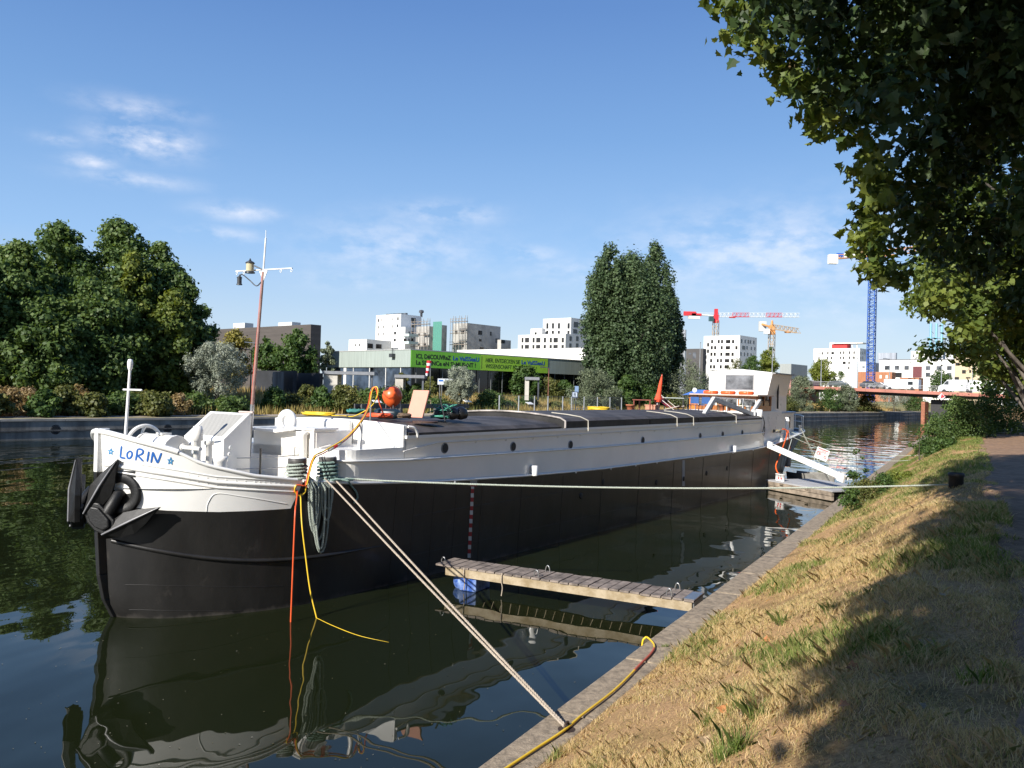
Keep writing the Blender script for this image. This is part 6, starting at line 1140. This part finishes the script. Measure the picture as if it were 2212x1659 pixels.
# ================================================================ ROPES AND CABLES
def twist(name, cols, sc=26):
    m = mat(name, cols[0], .9, var=.2, vs=60, bump=.6, bs=90); return m
grey_r = twist('grey_green_rope', ((.42, .47, .41),)); pale_r = twist('pale_green_rope', ((.50, .55, .47),)); tan_r = twist('tan_rope', ((.50, .42, .33),)); greens = twist('sea_green_rope', ((.27, .39, .34),))
def rope(w, pts, r, strands=3, pitch=.14):
    """laid rope: three strands wound round each other"""
    pts = [Vector(p) for p in pts]; L_ = 0; out = [[] for _ in range(strands)]; prev = None; dense = []
    for a, b in zip(pts, pts[1:]):
        n = max(1, int((b - a).length / .03)); dense += [a.lerp(b, i / n) for i in range(n)]
    dense.append(pts[-1])
    for i, p in enumerate(dense):
        t = (dense[min(i + 1, len(dense) - 1)] - dense[max(0, i - 1)]).normalized(); x = t.orthogonal().normalized() if prev is None else (prev - t * prev.dot(t)).normalized(); prev = x; y = t.cross(x)
        if i: L_ += (p - dense[i - 1]).length
        for k in range(strands): a = 2 * math.pi * (k / strands + L_ / pitch); out[k].append(p + (x * math.cos(a) + y * math.sin(a)) * r * .52)
    for q in out: w.tube(q, r * .56, 5)
bl1, bl2 = B(2.62, 1.83, 2.3), B(3.28, 1.95, 2.3)
kerbpt = G(1224, 1572, .52)
def dpt(x, y, s=None, t=None, Y=None):
    return D(x, y, Y)
Yb = (bl2.y)
mr = thing('mooring_rope', 'doubled tan mooring rope from the bollard down to the stone kerb', 'rope', kerbpt)
for a, lab in ((B(3.02, 2.26, 2.36), 0), (B(3.25, 2.27, 2.34), 1)):
    e = kerbpt + kn * (.015 if lab else -.015); w = MB(); rope(w, [B(3.15 + .15 * lab, 2.0, 2.42), a] + sagline(a.lerp(e, .13) + bn * (-.009 if lab == 0 else .009), e, .02, 16), .018); w.build('strand', tan_r, mr)
w = MB(); w.tube([kerbpt + (ku * math.cos(k * .52) + Vector((0, 0, 1)) * math.sin(k * .52)) * .06 for k in range(12)], .014, 6, closed=True); w.lathe(kerbpt - Vector((0, 0, .05)), [(.1, 0), (.1, .035)], 12); tag(w.build('mooring_ring', mat('rusty_iron', (.09, .06, .045), .7, .4, var=.3), loc=kerbpt), 'rusty mooring ring on the kerb holding the tan rope', 'ring')
bolp = G(2065, 1053, 2.44)
w = MB(); p0 = bolp - kn * .1 + Vector((0, 0, .05)); rope(w, [B(3.4, 2.05, 2.4), B(3.75, 2.28, 2.36)] + sagline(B(3.8, 2.32, 2.35), p0, .12, 40)[1:], .02); tag(w.build('long_mooring_rope', pale_r, loc=p0), 'long pale green rope stretched level from the barge bow to the black bollard', 'rope')
def wraps(w, c, r, n, z0, dz, tr, seed):
    R = random.Random(seed); pts = []
    for i in range(n * 14 + 1): a = i * 2 * math.pi / 14; rr = r + tr + R.uniform(0, .014); pts.append(c + bn * rr * math.cos(a) + bd * rr * math.sin(a) + Vector((0, 0, z0 + dz * i / 14 + R.uniform(-.008, .008))))
    rope(w, pts, tr)
w = MB(); wraps(w, bl1, .15, 5, .08, .065, .026, 1)
R = random.Random(12)
def hang(x0, x1, ytop, ybot, s_, seed, off):
    """one bight hanging down the hull side from the gunwale"""
    pts = []
    for k in range(15):
        f = k / 14; a = math.pi * f; x = x0 + (x1 - x0) * (1 - math.cos(a)) / 2; y = ytop + (ybot - ytop) * math.sin(a) ** .8
        h = hit(x, y, off); 
        if h: pts.append(h[0])
    return pts
for x0, x1, yb, off in ((668, 700, 1165, .05), (672, 706, 1192, .06), (664, 690, 1150, .04), (690, 712, 1122, .06), (676, 696, 1184, .09), (694, 716, 1098, .04), (668, 682, 1130, .09)):
    q = hang(x0, x1, 1052, yb, 0, 0, off); a = [bl1 + bn * .1 + Vector((0, 0, .22)), bl1 + bn * .28 + Vector((0, 0, .20))]; rope(w, a + q + [bl1 + bn * .3 + bd * .22 + Vector((0, 0, .16))], .023)
rk = tag(w.build('rope_hank', grey_r, loc=bl1), 'hank of grey-green rope hanging down the black hull from the first bollard', 'rope')
w = MB(); wraps(w, bl2, .15, 5, .06, .07, .028, 5); q = [bl2 + bn * .2 + Vector((0, 0, .1)), bl2 + bn * .38 + bd * .2 + Vector((0, 0, .05))] + [h_[0] for h_ in hits([(757, 1050), (767, 1062), (770, 1075), (762, 1086)], .03)]; rope(w, q, .02); rope(w, [bl2 - bd * .22 + Vector((0, 0, .06)), bl2 + bn * .26 - bd * .1 + Vector((0, 0, .08)), bl2 + bn * .3 + bd * .4 + Vector((0, 0, .06))], .028); tag(w.build('wound_rope', greens, loc=bl2), 'sea-green rope wound round the second bollard', 'rope')
# red and yellow supply cables
cp = B(5.6, .8, 4.16); loop = B(2.5, 2.16, 2.32)
w1 = [loop + bn * .05, bl1 + bn * .2 + bd * .2 + Vector((0, 0, .5)), B(3.2, 1.92, 2.92), B(3.75, 1.92, 3.15), B(4.2, 1.88, 3.47), B(5.2, 1.1, 3.75), cp + Vector((0, 0, -.05)), cp + bn * .08 + bd * .06 + Vector((0, 0, .02)), cp + bn * .16 + bd * .1 - Vector((0, 0, .3)), B(5.8, 1.0, 3.6), B(6.1, .75, 3.5)]
w = MB(); w.tube(spline(w1, 8), .014, 6); w.tube(spline([p + bd * .03 - Vector((0, 0, .03)) for p in w1], 8), .012, 6)
q = [hit(x, y, o_) for x, y, o_ in ((640, 1048, .02), (634, 1062, .03), (645, 1070, .04), (652, 1058, .03))]; q = [a[0] for a in q if a]
dn = [G(628, 1346, -.02)]; top_ = hit(640, 1060, .04)[0]; w.tube(spline([loop] + q[:2] + [top_] + sagline(top_, D(637, 1120, G(628, 1346, 0).y + .05), 0, 2)[1:] + dn, 6), .015, 6)
tag(w.build('red_cable', redcable, loc=loop), 'red-orange cable looping from the white post over the bollards into the water', 'cable')
w = MB(); w.tube(spline([p + bn * .04 + Vector((0, 0, .02)) for p in w1[:8]] + [cp + bd * .05 + bn * .16 + Vector((0, 0, -.12)), cp + bn * .02 - Vector((0, 0, .4)), B(5.6, .3, 3.52), B(5.8, -.3, 3.5), B(5.9, -.9, 3.48)], 8), .012, 6)
q = [hit(x, y, .045) for x, y in ((638, 1046), (634, 1058), (644, 1070), (656, 1062), (658, 1050))]; q = [a[0] for a in q if a]; w.tube(spline(q, 6), .014, 6)
gy = G(684, 1335, 0); w.tube(spline([hit(646, 1066, .05)[0], D(652, 1130, gy.y + .15), D(660, 1200, gy.y + .1), D(670, 1275, gy.y + .05), gy - Vector((0, 0, .0)), ], 8), .014, 6); w.tube(spline([gy, G(720, 1352, .001), G(775, 1373, .0), G(840, 1388, -.004)], 8), .006, 5); tag(w.build('yellow_cable', yellow, loc=loop), 'yellow cable hanging beside the red one from the bow into the water', 'cable')
w = MB(); a = B(3.28, 1.95, 2.92); b = B(3.75, 1.94, 3.12); w.lathe(a, [(.02, 0), (.034, .04), (.034, .14), (.02, .17)], 10, b - a); w.lathe(a + (b - a).normalized() * .24, [(.02, 0), (.034, .03), (.034, .12), (.02, .15)], 10, b - a); w.lathe(a + (b - a).normalized() * .16, [(.037, 0), (.037, .09)], 10, b - a, 1); tag(w.build('cable_plug', [mat('plug_grey', (.5, .48, .44), .5), cred], loc=a), 'grey and red plug joining two supply cables above the bollards', 'plug')
# yellow hose along the kerb
pts = [(1085, 1668), (1094, 1659), (1161, 1615), (1219, 1577), (1258, 1544), (1329, 1489), (1381, 1437), (1408, 1409), (1413, 1393), (1400, 1378)]
P = []
for x, y in pts: p = G(x, y, .53); o_ = p.dot(kn); z = .53 if o_ < -3.66 else max(.53, zb_(p.dot(ku), o_) + .02); p = G(x, y, z); P.append(p)
P = [P[0] - ku * .8] + P; P += [P[-1] - kn * .05 - Vector((0, 0, .01)), P[-1] - kn * .09 - Vector((0, 0, .12)), P[-1] - kn * .09 - Vector((0, 0, .6))]
S = spline(P, 8); w = MB(); w.tube(S, .0145, 8); i0, i1 = int(len(S) * .52), int(len(S) * .66); yh = tag(w.build('kerb_hose', yellow, loc=P[4]), 'yellow hose lying along the near kerb and dropping over its edge', 'hose')
w = MB(); w.tube(S[i0:i1], .016, 8); w.build('red_sleeve', mat('red_sleeve', (.50, .10, .05), .5), yh)
# black bollard on the bank
w = MB(); w.lathe(bolp - Vector((0, 0, .2)), [(.14, 0), (.14, .42), (.155, .43), (.155, .49), (.13, .5), (.12, .47)], 20); tag(w.build('bank_bollard', mat('old_black_iron', (.018, .017, .016), .6, var=.3, vs=14, bump=.3, bs=30), loc=bolp), 'short black iron mooring bollard at the edge of the path', 'bollard')
# ================================================================ WALKWAY, FLOAT, GANGWAY
da_, db_ = G(975, 1206, .5), G(1515, 1289, .5); dv = (db_ - da_).normalized(); dv.z = 0; dw = Vector((-dv.y, dv.x, 0)); Ld = (db_ - da_).length; ctr = (G(945, 1218, .5) + G(975, 1204, .5)) / 2; ctr2 = (G(1498, 1297, .5) + G(1525, 1280, .5)) / 2; dv = (ctr2 - ctr).normalized(); dw = Vector((-dv.y, dv.x, 0)); Ld = (ctr2 - ctr).length; dwid = .37
jt = thing('jetty', 'narrow grey plank jetty reaching from the kerb to the barge side', 'jetty', ctr); rj = random.Random(6)
npk = 27; w = MB(); pk_mat = mat('weathered_wood', (.30, .25, .20), .75)
for k in range(npk):
    a = Ld * k / npk; w.obox(ctr + dv * (a + Ld / npk / 2) + Vector((0, 0, -.02 + rj.uniform(-.005, .005))) + dw * rj.uniform(-.012, .012), dv * (Ld / npk / 2 - .012), dw * dwid, (0, 0, .018))
w.build('planks', [mat('jetty_plank', (.27, .22, .185), .8, var=.3, vs=5, bump=.5, bs=50, stretch=(1, 1, 1))], jt)
for sg in (-1, 1):
    w = MB(); w.obox(ctr + dv * (Ld / 2 + .1) + dw * (sg * (dwid - .06)) + Vector((0, 0, -.125)), dv * (Ld / 2 - .15), dw * .04, (0, 0, .085)); w.build('beam', mat('jetty_beam', (.40, .33, .23), .8, var=.25, vs=4, bump=.4, bs=30, col2=(.24, .18, .10)), jt)
w = MB(); w.obox(ctr + dv * (Ld - .12) + Vector((0, 0, -.1)), dv * .1, dw * .3, (0, 0, .1)); w.build('end_bracket', steel, jt)
for f, sg in ((.02, -.6), (.42, -.7), (.42, .7), (.91, -.7), (.91, .7)):
    c = ctr + dv * (Ld * f) + dw * (sg * dwid); w = MB(); w.tube([c + dv * (.05 * math.cos(k * math.pi / 8)) + Vector((0, 0, .13 * math.sin(k * math.pi / 8) if 0 < k < 8 else -.02)) for k in range(9)], .012, 6); w.build('hoop', steel, jt)
w = MB(); c = ctr + dv * .45 + Vector((0, 0, -.36)); w.lathe(c - dw * .2, [(.04, 0), (.16, .03), (.19, .12), (.19, .42), (.15, .5)], 16, dw + dv * .3); w.obox(c + dv * .32 - Vector((0, 0, .0)), dv * .2, dw * .3, (0, 0, .14)); tag(w.build('blue_float', mat('blue_float', (.02, .07, .30), .4, var=.3, vs=6, col2=(.25, .35, .6)), loc=c, bevel=.02), 'blue plastic float drum under the outer end of the jetty', 'float')
w = MB()
for f in (.13, .29): c = ctr + dv * (Ld * f) - dw * (dwid + .0); w.tube(spline([c + Vector((0, 0, .0)), c - dw * .02 + Vector((0, 0, -.15)), c + dv * .02 + Vector((0, 0, -.3)), c + Vector((0, 0, -.46))], 4), .012, 5)
w.build('lashing', tan_r, jt)
# far float with paint buckets
fa, fb, fc, fd = B(29.3, 2.35, .45), B(27.0, 5.75, .45), B(30.7, 5.9, .45), B(32.3, 2.6, .45); fx = (fb - fa).normalized(); fy = Vector((-fx.y, fx.x, 0)); 
ra = thing('float_raft', 'grey-decked timber raft between the barge stern and the bank', 'raft', fa); w = MB(); w.obox(fa + fx * 2.0 + fy * 1.3 + Vector((0, 0, -.03)), fx * 2.1, fy * 1.3, (0, 0, .03)); w.build('deck', mat('raft_deck', (.42, .42, .43), .6, var=.12, vs=.9), ra)
w = MB()
for z in (-.14, -.33): w.obox(fa + fx * 2.0 + fy * .06 + Vector((0, 0, z)), fx * 2.05, fy * .06, (0, 0, .085)); w.obox(fa + fx * .0 + fy * 1.3 + Vector((0, 0, z)), fx * .05, fy * 1.25, (0, 0, .08))
for q in (1.0, 2.6): w.obox(fa + fx * q - fy * .03 + Vector((0, 0, -.09)), fx * .09, fy * .03, (0, 0, .04))
w.build('side_timbers', mat('raft_timber', (.36, .29, .22), .8, var=.3, vs=3), ra); w = MB(); w.obox(fa + fx * 2 + fy * .9 + Vector((0, 0, -.4)), fx * 1.9, fy * .8, (0, 0, .25)); w.build('pontoon', dark, ra)
for k, lab in enumerate(('left of three white paint buckets on the raft', 'middle of three white paint buckets on the raft', 'right of three white paint buckets on the raft')):
    c = fa + fx * (.28 + .21 * k) + fy * (.35 - .03 * k); T = thing('paint_bucket', lab, 'bucket', c, 'paint buckets on the raft'); w = MB(); w.lathe(c, [(.085, 0), (.095, .28), (.102, .28), (.102, .30), (.02, .302)], 16); w.build('can', white, T)
    w = MB(); w.tube([c + Vector((0, 0, .25)) + fx * (.1 * math.cos(q * math.pi / 8)) + Vector((0, 0, .13 * math.sin(q * math.pi / 8))) for q in range(9)], .006, 5); w.build('handle', steel, T)
    if k: w = MB(); q = c - fy * .093 + fx * .02 + Vector((0, 0, .12)); w.prism([q + fx * .05, q + Vector((0, 0, .06)), q - fx * .05, q - Vector((0, 0, .06))], -fy * .004); w.build('red_diamond', cred, T)
# gangway
g0 = B(29.3, 2.35, 1.98); g1 = G(1822, 1034, .95); gx = (g1 - g0).normalized(); gy_ = gx.cross(Vector((0, 0, 1))).normalized(); gz = gy_.cross(gx)
ga_ = thing('gangway', 'white sloping gangway plank from the barge down to the bank', 'gangway', g1); Lg = (g1 - g0).length
w = MB(); w.obox((g0 + g1) / 2, gx * (Lg / 2), gy_ * .025, gz * .085); w.obox((g0 + g1) / 2 - gy_ * .28, gx * (Lg / 2), gy_ * .025, gz * .085); w.build('side_beam', white, ga_)
w = MB(); w.obox((g0 + g1) / 2 - gy_ * .14 + gz * .03, gx * (Lg / 2 - .02), gy_ * .11, gz * .012); w.build('tread', mat('gangway_tread', (.6, .6, .58), .6), ga_)
w = MB(); w.obox(g0 + gx * .12 + gz * .12, gx * .12, gy_ * .05, gz * .1); w.obox(g1 - gx * .12, gx * .16, gy_ * .05, gz * .16); w.build('end_plate', white, ga_)
for f in (.28, .62, .88): w = MB(); q = g0 + gx * (Lg * f); w.tube([q, q + Vector((0, 0, .75)) + gx * .25], .014, 6); w.build('handrail_post', mat('post_grey', (.5, .55, .52), .4), ga_)
# hose, lines and warning sign at the stern
hp0 = B(32.4, 2.12, 2.6)
w = MB(); w.tube(spline([hp0 - bd * .2 + Vector((0, 0, .05)), hp0 + bn * .12, hp0 + bn * .16 - bd * .05 - Vector((0, 0, .3)), D(1684, 985, fa.y + .9), D(1676, 1010, fa.y + .5), fa + fx * .4 + fy * .5 + Vector((0, 0, .02))], 8), .03, 8); w.tube(spline([hp0 + bn * .12 + bd * .3, hp0 + bn * .2 + bd * .3 - Vector((0, 0, .6)), hp0 + bn * .22 + bd * .4 - Vector((0, 0, .9))], 6), .025, 6); tag(w.build('orange_hose', mat('orange_hose', (.75, .12, .02), .5, var=.1), loc=hp0), 'thick orange hose hanging from the stern to the raft', 'hose')
w = MB(); coil(B(31.9, 1.95, 2.45), .16, 4, .03, w, 21, .03); tag(w.build('yellow_blue_rope', mat('mixed_rope', (.35, .28, .08), .8, var=.4, vs=14, col2=(.03, .06, .16)), loc=B(31.9, 1.95, 2.45)), 'yellow and blue rope heap on the stern deck', 'rope')
far_end = K(46, -1.2, 1.6)
for k, (a, b, sg, lab) in enumerate(((B(34.0, 2.05, 2.45), far_end, .5, 'upper of two pale stern lines running right to the bank bushes'), (B(33.2, 2.1, 2.35), far_end + kn * .3, .75, 'lower of two pale stern lines running right to the bank bushes'), (B(36.6, 1.72, 2.7), G(1790, 1030, .6), .15, 'pale line from the stern post slanting down past the sign'), (B(33.0, 2.15, 2.4), G(1752, 990, .3), .1, 'blue-grey line slanting from the stern deck'))):
    w = MB(); w.tube(sagline(a, b, sg, 24), .014 if k < 3 else .01, 5); tag(w.build('stern_line', pale_r if k < 3 else mat('blue_line', (.2, .3, .42), .8), loc=a), lab, 'rope', 'lines at the barge stern')
sc_ = D(1775.5, 981, 37.0); sx = rt * .27 - up * .105; sy = up * .24 + rt * .085; sn = -fw
sg_ = thing('warning_sign', 'tilted white sign with red prohibition circles hanging by the gangway', 'sign', sc_); w = MB(); w.obox(sc_, sx, sy, fw * .006); w.build('board', white, sg_)
w = MB(); ringp = lambda c, r: [c + (sx.normalized() * math.cos(k * math.pi / 10) + sy.normalized() * math.sin(k * math.pi / 10)) * r for k in range(20)]
c1 = sc_ - sx * .5 + sn * .012; w.tube(ringp(c1, .085), .012, 5, closed=True); w.tube([c1 - sx.normalized() * .06 + sy.normalized() * .06, c1 + sx.normalized() * .06 - sy.normalized() * .06], .01, 5); w.build('prohibition_circle', cred, sg_)
w = MB(); c2 = sc_ + sx * .58 - sy * .35 + sn * .012; w.tube(ringp(c2, .055), .01, 5, closed=True); w.tube([c2 - sx.normalized() * .04 + sy.normalized() * .04, c2 + sx.normalized() * .04 - sy.normalized() * .04], .008, 5); w.build('prohibition_circle', cred, sg_)
w = MB(); w.obox(sc_ - sx * .45 + sn * .01, sx.normalized() * .022, sy.normalized() * .035, sn * .003); w.obox(sc_ + sy * .75 + sn * .009, sx * .8, sy * .1, sn * .003, 1)
for q in (.3, .5): w.obox(sc_ + sx * .15 + sy * q + sn * .009, sx * .4, sy * .05, sn * .003, 1)
w.build('print', [dark, mat('faded_red', (.55, .2, .2), .6)], sg_)
w = MB(); w.tube([sc_ - sx - sy, B(36.6, 1.72, 2.6)], .008, 5); w.tube([sc_ + sx - sy * .5, G(1800, 1033, .7)], .008, 5); w.build('cord', tan_r, sg_)
# dinghy moored under the stern
c = G(1752, 1036, .05); fwd = (bn * .9 - bd * .25).normalized(); sd = Vector((-fwd.y, fwd.x, 0)); dg = thing('dinghy', 'small grey dinghy tied under the barge stern', 'dinghy', c)
w = MB(); st = [(-1.1, .52, .34), (-.5, .6, .32), (.3, .55, .36), (.9, .3, .44), (1.25, .04, .52)]; vs = []
for x, hw, zt in st: vs += [c + fwd * x + sd * (hw * k_) + Vector((0, 0, z)) for k_, z in ((-1, zt), (-.8, -.1), (0, -.16), (.8, -.1), (1, zt), (.92, zt), (.72, .03), (0, .0), (-.72, .03), (-.92, zt))]
w.add(vs, [(i * 10 + j, i * 10 + (j + 1) % 10, (i + 1) * 10 + (j + 1) % 10, (i + 1) * 10 + j) for i in range(4) for j in range(10)] + [tuple(range(10))[::-1]]); w.build('hull', mat('dinghy_grey', (.26, .25, .23), .6, var=.2, vs=3), dg)
for x in (-.5, .3): w = MB(); w.obox(c + fwd * x + Vector((0, 0, .27)), fwd * .12, sd * .5, (0, 0, .015)); w.build('thwart', wood, dg)
w = MB(); p = B(34.6, 1.72, 1.0); w.lathe(p, [(.13, -.32), (.15, -.25), (.15, .25), (.13, .3), (.05, .32)], 14); tag(w.build('stern_fender', mat('fender_grey', (.30, .29, .28), .6), loc=p), 'pale grey cylindrical fender hanging against the black stern', 'fender')
# ================================================================ THE FAR BANK
def fq(x, wi):
    r = ray(x, HZ); p0 = Q(0, wi); A = np.array([[r.x, -qu.x], [r.y, -qu.y]]); k = np.linalg.solve(A, np.array([p0.x, p0.y])); return Vector((k[0] * r.x, k[0] * r.y, zf(wi)))
c = fq(206, 3.2); T = thing('park_bench', 'orange-brown slatted bench on the far quay path', 'bench', c); bm = mat('bench_orange', (.45, .17, .06), .6, var=.15)
w = MB(); [w.obox(c + qn * (q * .13) + Vector((0, 0, .45)), qu * .9, qn * .05, (0, 0, .02)) for q in (-1, 0, 1)]; w.build('seat', bm, T)
w = MB(); [w.obox(c + qn * .25 + Vector((0, 0, .6 + q * .14)), qu * .9, qn * .02, (0, 0, .055)) for q in (0, 1, 2)]; w.build('backrest', bm, T)
for q in (-.7, .7): w = MB(); w.obox(c + qu * q + qn * .05 + Vector((0, 0, .4)), qu * .03, qn * .22, (0, 0, .42)); w.build('leg', dark, T)
for x, wi, lab in ((209, 6.5, 'slanted white lectern sign behind the bench'), (815, 6, 'slanted white lectern sign in the dry grass by the dark shed'), (1010, 7, 'slanted white lectern sign beside the narrow silvery willow'), (1145, 5.5, 'slanted white lectern sign behind the mesh fence')):
    c = fq(x, wi); T = thing('lectern_sign', lab, 'sign', c, 'lectern signs on the far bank'); w = MB(); w.obox(c + Vector((0, 0, 1.15)), qu * .5, qn * .28 + Vector((0, 0, .12)), Vector((0, 0, .02))); w.build('panel', white, T); w = MB(); w.tube([c, c + Vector((0, 0, 1.12))], .05, 6); w.build('post', dark, T)
# no-mooring style board with a letter
c = fq(1242, 1.4); T = thing('mooring_sign', 'white board with a dark blue frame and letter R on the far quay', 'sign', c); Yq = c.y; pz = lambda y: zat(1242, y, Yq)
w = MB(); zc, hw = (pz(846) + pz(859.5)) / 2, (pz(846) - pz(859.5)) / 2; fx_ = rt.normalized(); fx_ = Vector((1, 0, 0)); w.obox(c + Vector((0, -.02, 0)) + Vector((0, 0, zc - c.z)), fx_ * hw, (0, .02, 0), (0, 0, hw)); w.build('frame', mat('sign_navy', (.02, .03, .07), .5), T)
w = MB(); w.obox(c + Vector((0, -.045, zc - c.z)), fx_ * (hw * .74), (0, .004, 0), (0, 0, hw * .76)); w.build('board', mat('sign_pale', (.5, .58, .68), .5), T)
w = MB(); k = hw * .5; o0 = c + Vector((0, -.055, zc - c.z)); V3 = lambda a, b: o0 + Vector((a * k, 0, b * k))
for a, b in ((V3(-.6, -1), V3(-.6, 1)), (V3(-.6, 1), V3(.35, .95)), (V3(.35, .95), V3(.6, .5)), (V3(.6, .5), V3(.35, .05)), (V3(.35, .05), V3(-.6, 0)), (V3(.0, .0), V3(.65, -1))): w.tube([a, b], hw * .09, 6)
w.build('letter', mat('sign_navy', (.02, .03, .07), .5), T)
w = MB(); w.obox(c + Vector((.22, .15, zc - c.z + hw * 1.7)), (hw * .6, 0, 0), (0, .02, 0), (0, 0, hw * 1.1)); w.build('upper_board', mat('sign_blue', (.20, .30, .46), .5), T)
for q in (-.5, .35): w = MB(); w.tube([c + Vector((q * hw, .05, -.2)), c + Vector((q * hw, .05, zc - c.z))], .05, 6); w.build('post', steel, T)
# mesh fence
fx0 = [1079, 1121, 1155, 1184, 1216, 1235, 1262, 1291, 1318, 1343]; T = thing('mesh_fence', 'tall galvanised mesh fence with a gate on the far quay', 'fence', fq(1200, 1.2)); fp = [fq(x, 1.2) for x in fx0]; fh = zat(1200, 855, fp[4].y) - 1.5
for p in fp: w = MB(); w.obox(p + Vector((0, 0, fh / 2)), (.06, 0, 0), (0, .06, 0), (0, 0, fh / 2)); w.build('post', mat('fence_zinc', (.38, .40, .42), .5, .4), T)
w = MB()
for a, b in zip(fp, fp[1:]):
    n = max(2, int((b - a).length / .22))
    for k in range(n + 1): q = a.lerp(b, k / n); w.tube([q + Vector((0, 0, .1)), q + Vector((0, 0, fh))], .006, 3, caps=False)
    for k in range(13): w.tube([a + Vector((0, 0, .1 + (fh - .1) * k / 12)), b + Vector((0, 0, .1 + (fh - .1) * k / 12))], .006 if k < 12 else .02, 3, caps=False)
w.build('mesh_panels', mat('fence_wire', (.22, .24, .25), .5, .4), T)
w = MB(); p, q = fq(1236, .6), fq(1330, .6)
for z in (.25, .5, .75): w.tube([p + Vector((0, 0, z)), q + Vector((0, 0, z))], .03, 5)
for k in range(9): a = p.lerp(q, k / 8); w.tube([a, a + Vector((0, 0, .8))], .035, 5)
tag(w.build('quay_railing', steel, loc=p), 'low three-bar steel railing in front of the mesh fence', 'railing')
def lamp(x, ytop, wi, m, lab, arm, Y=None):
    c = fq(x, wi) if Y is None else Vector((*xy(x, Y).xy, 3.6)); h = zat(x, ytop, c.y) - c.z; T = thing('lamp_post', lab, 'lamp post', c); w = MB(); w.tube([c, c + Vector((0, 0, h))], [.09 * (c.y / 100) ** .6, .05 * (c.y / 100) ** .6], 7); w.build('pole', m, T)
    w = MB(); e = c + Vector((0, 0, h)); w.tube([e, e + Vector((arm, 0, .12))], .05 * (c.y / 100) ** .6, 6); w.obox(e + Vector((arm, 0, .1)), (abs(arm) * .3, 0, 0), (0, .12, 0), (0, 0, .07)); w.build('lamp_head', wgrey, T)
brn = mat('corten_brown', (.20, .085, .05), .7, var=.2); gpole = mat('pole_zinc', (.30, .32, .34), .5)
lamp(1184.5, 795, 3, brn, 'rust-brown lamp post before the right end of the banner', -.8); lamp(541, 756, 18, brn, 'rust-brown lamp post left of the barge mast', -1.2); lamp(1510.5, 741, 30, gpole, 'thick grey post left of the white cube-shaped block', .1); lamp(1667, 751, 22, gpole, 'slim grey lamp post above the wheelhouse roof', .1)
for x, yt, Y, lab in ((1773, 764, 200, 'thin lamp post by the round yellow-green tree'), (1852, 774, 195, 'thin lamp post left of the blue crane'), (1921, 776, 190, 'thin lamp post right of the blue crane'), (2033, 770, 185, 'thin lamp post above the delivery van'), (2100, 778, 182, 'thin lamp post before the sand-coloured block')): lamp(x, yt, 0, gpole, lab, -1.2, Y)
c = fq(924, 12); T = thing('windsock', 'red and white striped windsock hanging limp before the banner', 'windsock', c); zt_ = zat(925, 779, c.y); zb2 = zat(920, 812, c.y); n_ = 6
w = MB()
for k in range(n_): z0 = zt_ + (zb2 - zt_) * k / n_; z1 = zt_ + (zb2 - zt_) * (k + 1) / n_; w.lathe(Vector((c.x + .1 - .05 * k, c.y, z1)), [(.28 - .03 * k, 0), (.32 - .03 * k, z0 - z1)], 10, mi=k % 2)
w.build('sock', [cred, cwht], T); w = MB(); w.tube([c + Vector((.25, 0, 0)), Vector((c.x + .25, c.y, zt_ + .1))], .05, 6); w.build('pole', steel, T)
c = fq(961, 10); T = thing('entrance_sign', 'white and blue signboard on two posts below the banner', 'sign', c); za, zb3 = zat(961, 818, c.y), zat(961, 831, c.y); hw = 16 * c.y / 1790
w = MB(); w.obox(Vector((c.x, c.y, (za + zb3) / 2)), (hw, 0, 0), (0, .04, 0), (0, 0, (za - zb3) / 2)); w.build('board', mat('sign_white', (.62, .66, .72), .5), T); w = MB(); w.obox(Vector((c.x - hw * .55, c.y - .045, (za + zb3) / 2 + .12)), (hw * .3, 0, 0), (0, .004, 0), (0, 0, .1)); w.build('print', blue, T)
for q in (-.7, -.45): w = MB(); w.tube([c + Vector((q * hw, 0, 0)), Vector((c.x + q * hw, c.y, zb3))], .06, 6); w.build('post', steel, T)
for x, wi, lab in ((922, 4.5, 'wooden tree guard frame behind the pink board'), (1796, 3, 'wooden tree guard frame on the far quay under the bridge')):
    c = fq(x, wi); w = MB(); hh = 1.45
    for q in (-.6, .6): w.tube([c + qu * q, c + qu * q + Vector((0, 0, hh))], .05, 6)
    w.tube([c - qu * .65 + Vector((0, 0, hh - .05)), c + qu * .65 + Vector((0, 0, hh - .05))], .045, 6); tag(w.build('tree_guard', mat('pale_wood', (.45, .36, .24), .8), loc=c), lab, 'tree guard')

# specks and leaves floating on the canal
n = 170; R = np.random.default_rng(77); P = []
while len(P) < n:
    x, y = R.uniform(0, 1700), 1120 + 540 * R.uniform() ** .7; p = G(x, y, .006); q = p - S0; s_, t_ = q.dot(bd), q.dot(bn)
    if p.dot(kn) < -4.3 and not (-.5 < s_ < 38 and abs(t_) < 2.35): P.append(p)
P = np.array([tuple(p) for p in P]); V, Fc = leafquads(P, unit(np.array([0, 0, 1.0]) + R.normal(0, .05, (n, 3))), .028, .5, R); V[:, 2] = np.maximum(V[:, 2], .004)
struct(npmesh('floating_debris', V, Fc, leafmat('floating_leaf', [(.08, .07, .03), (.16, .14, .07), (.34, .32, .26)], .1), R.uniform(0, 1, n)), 'stuff')
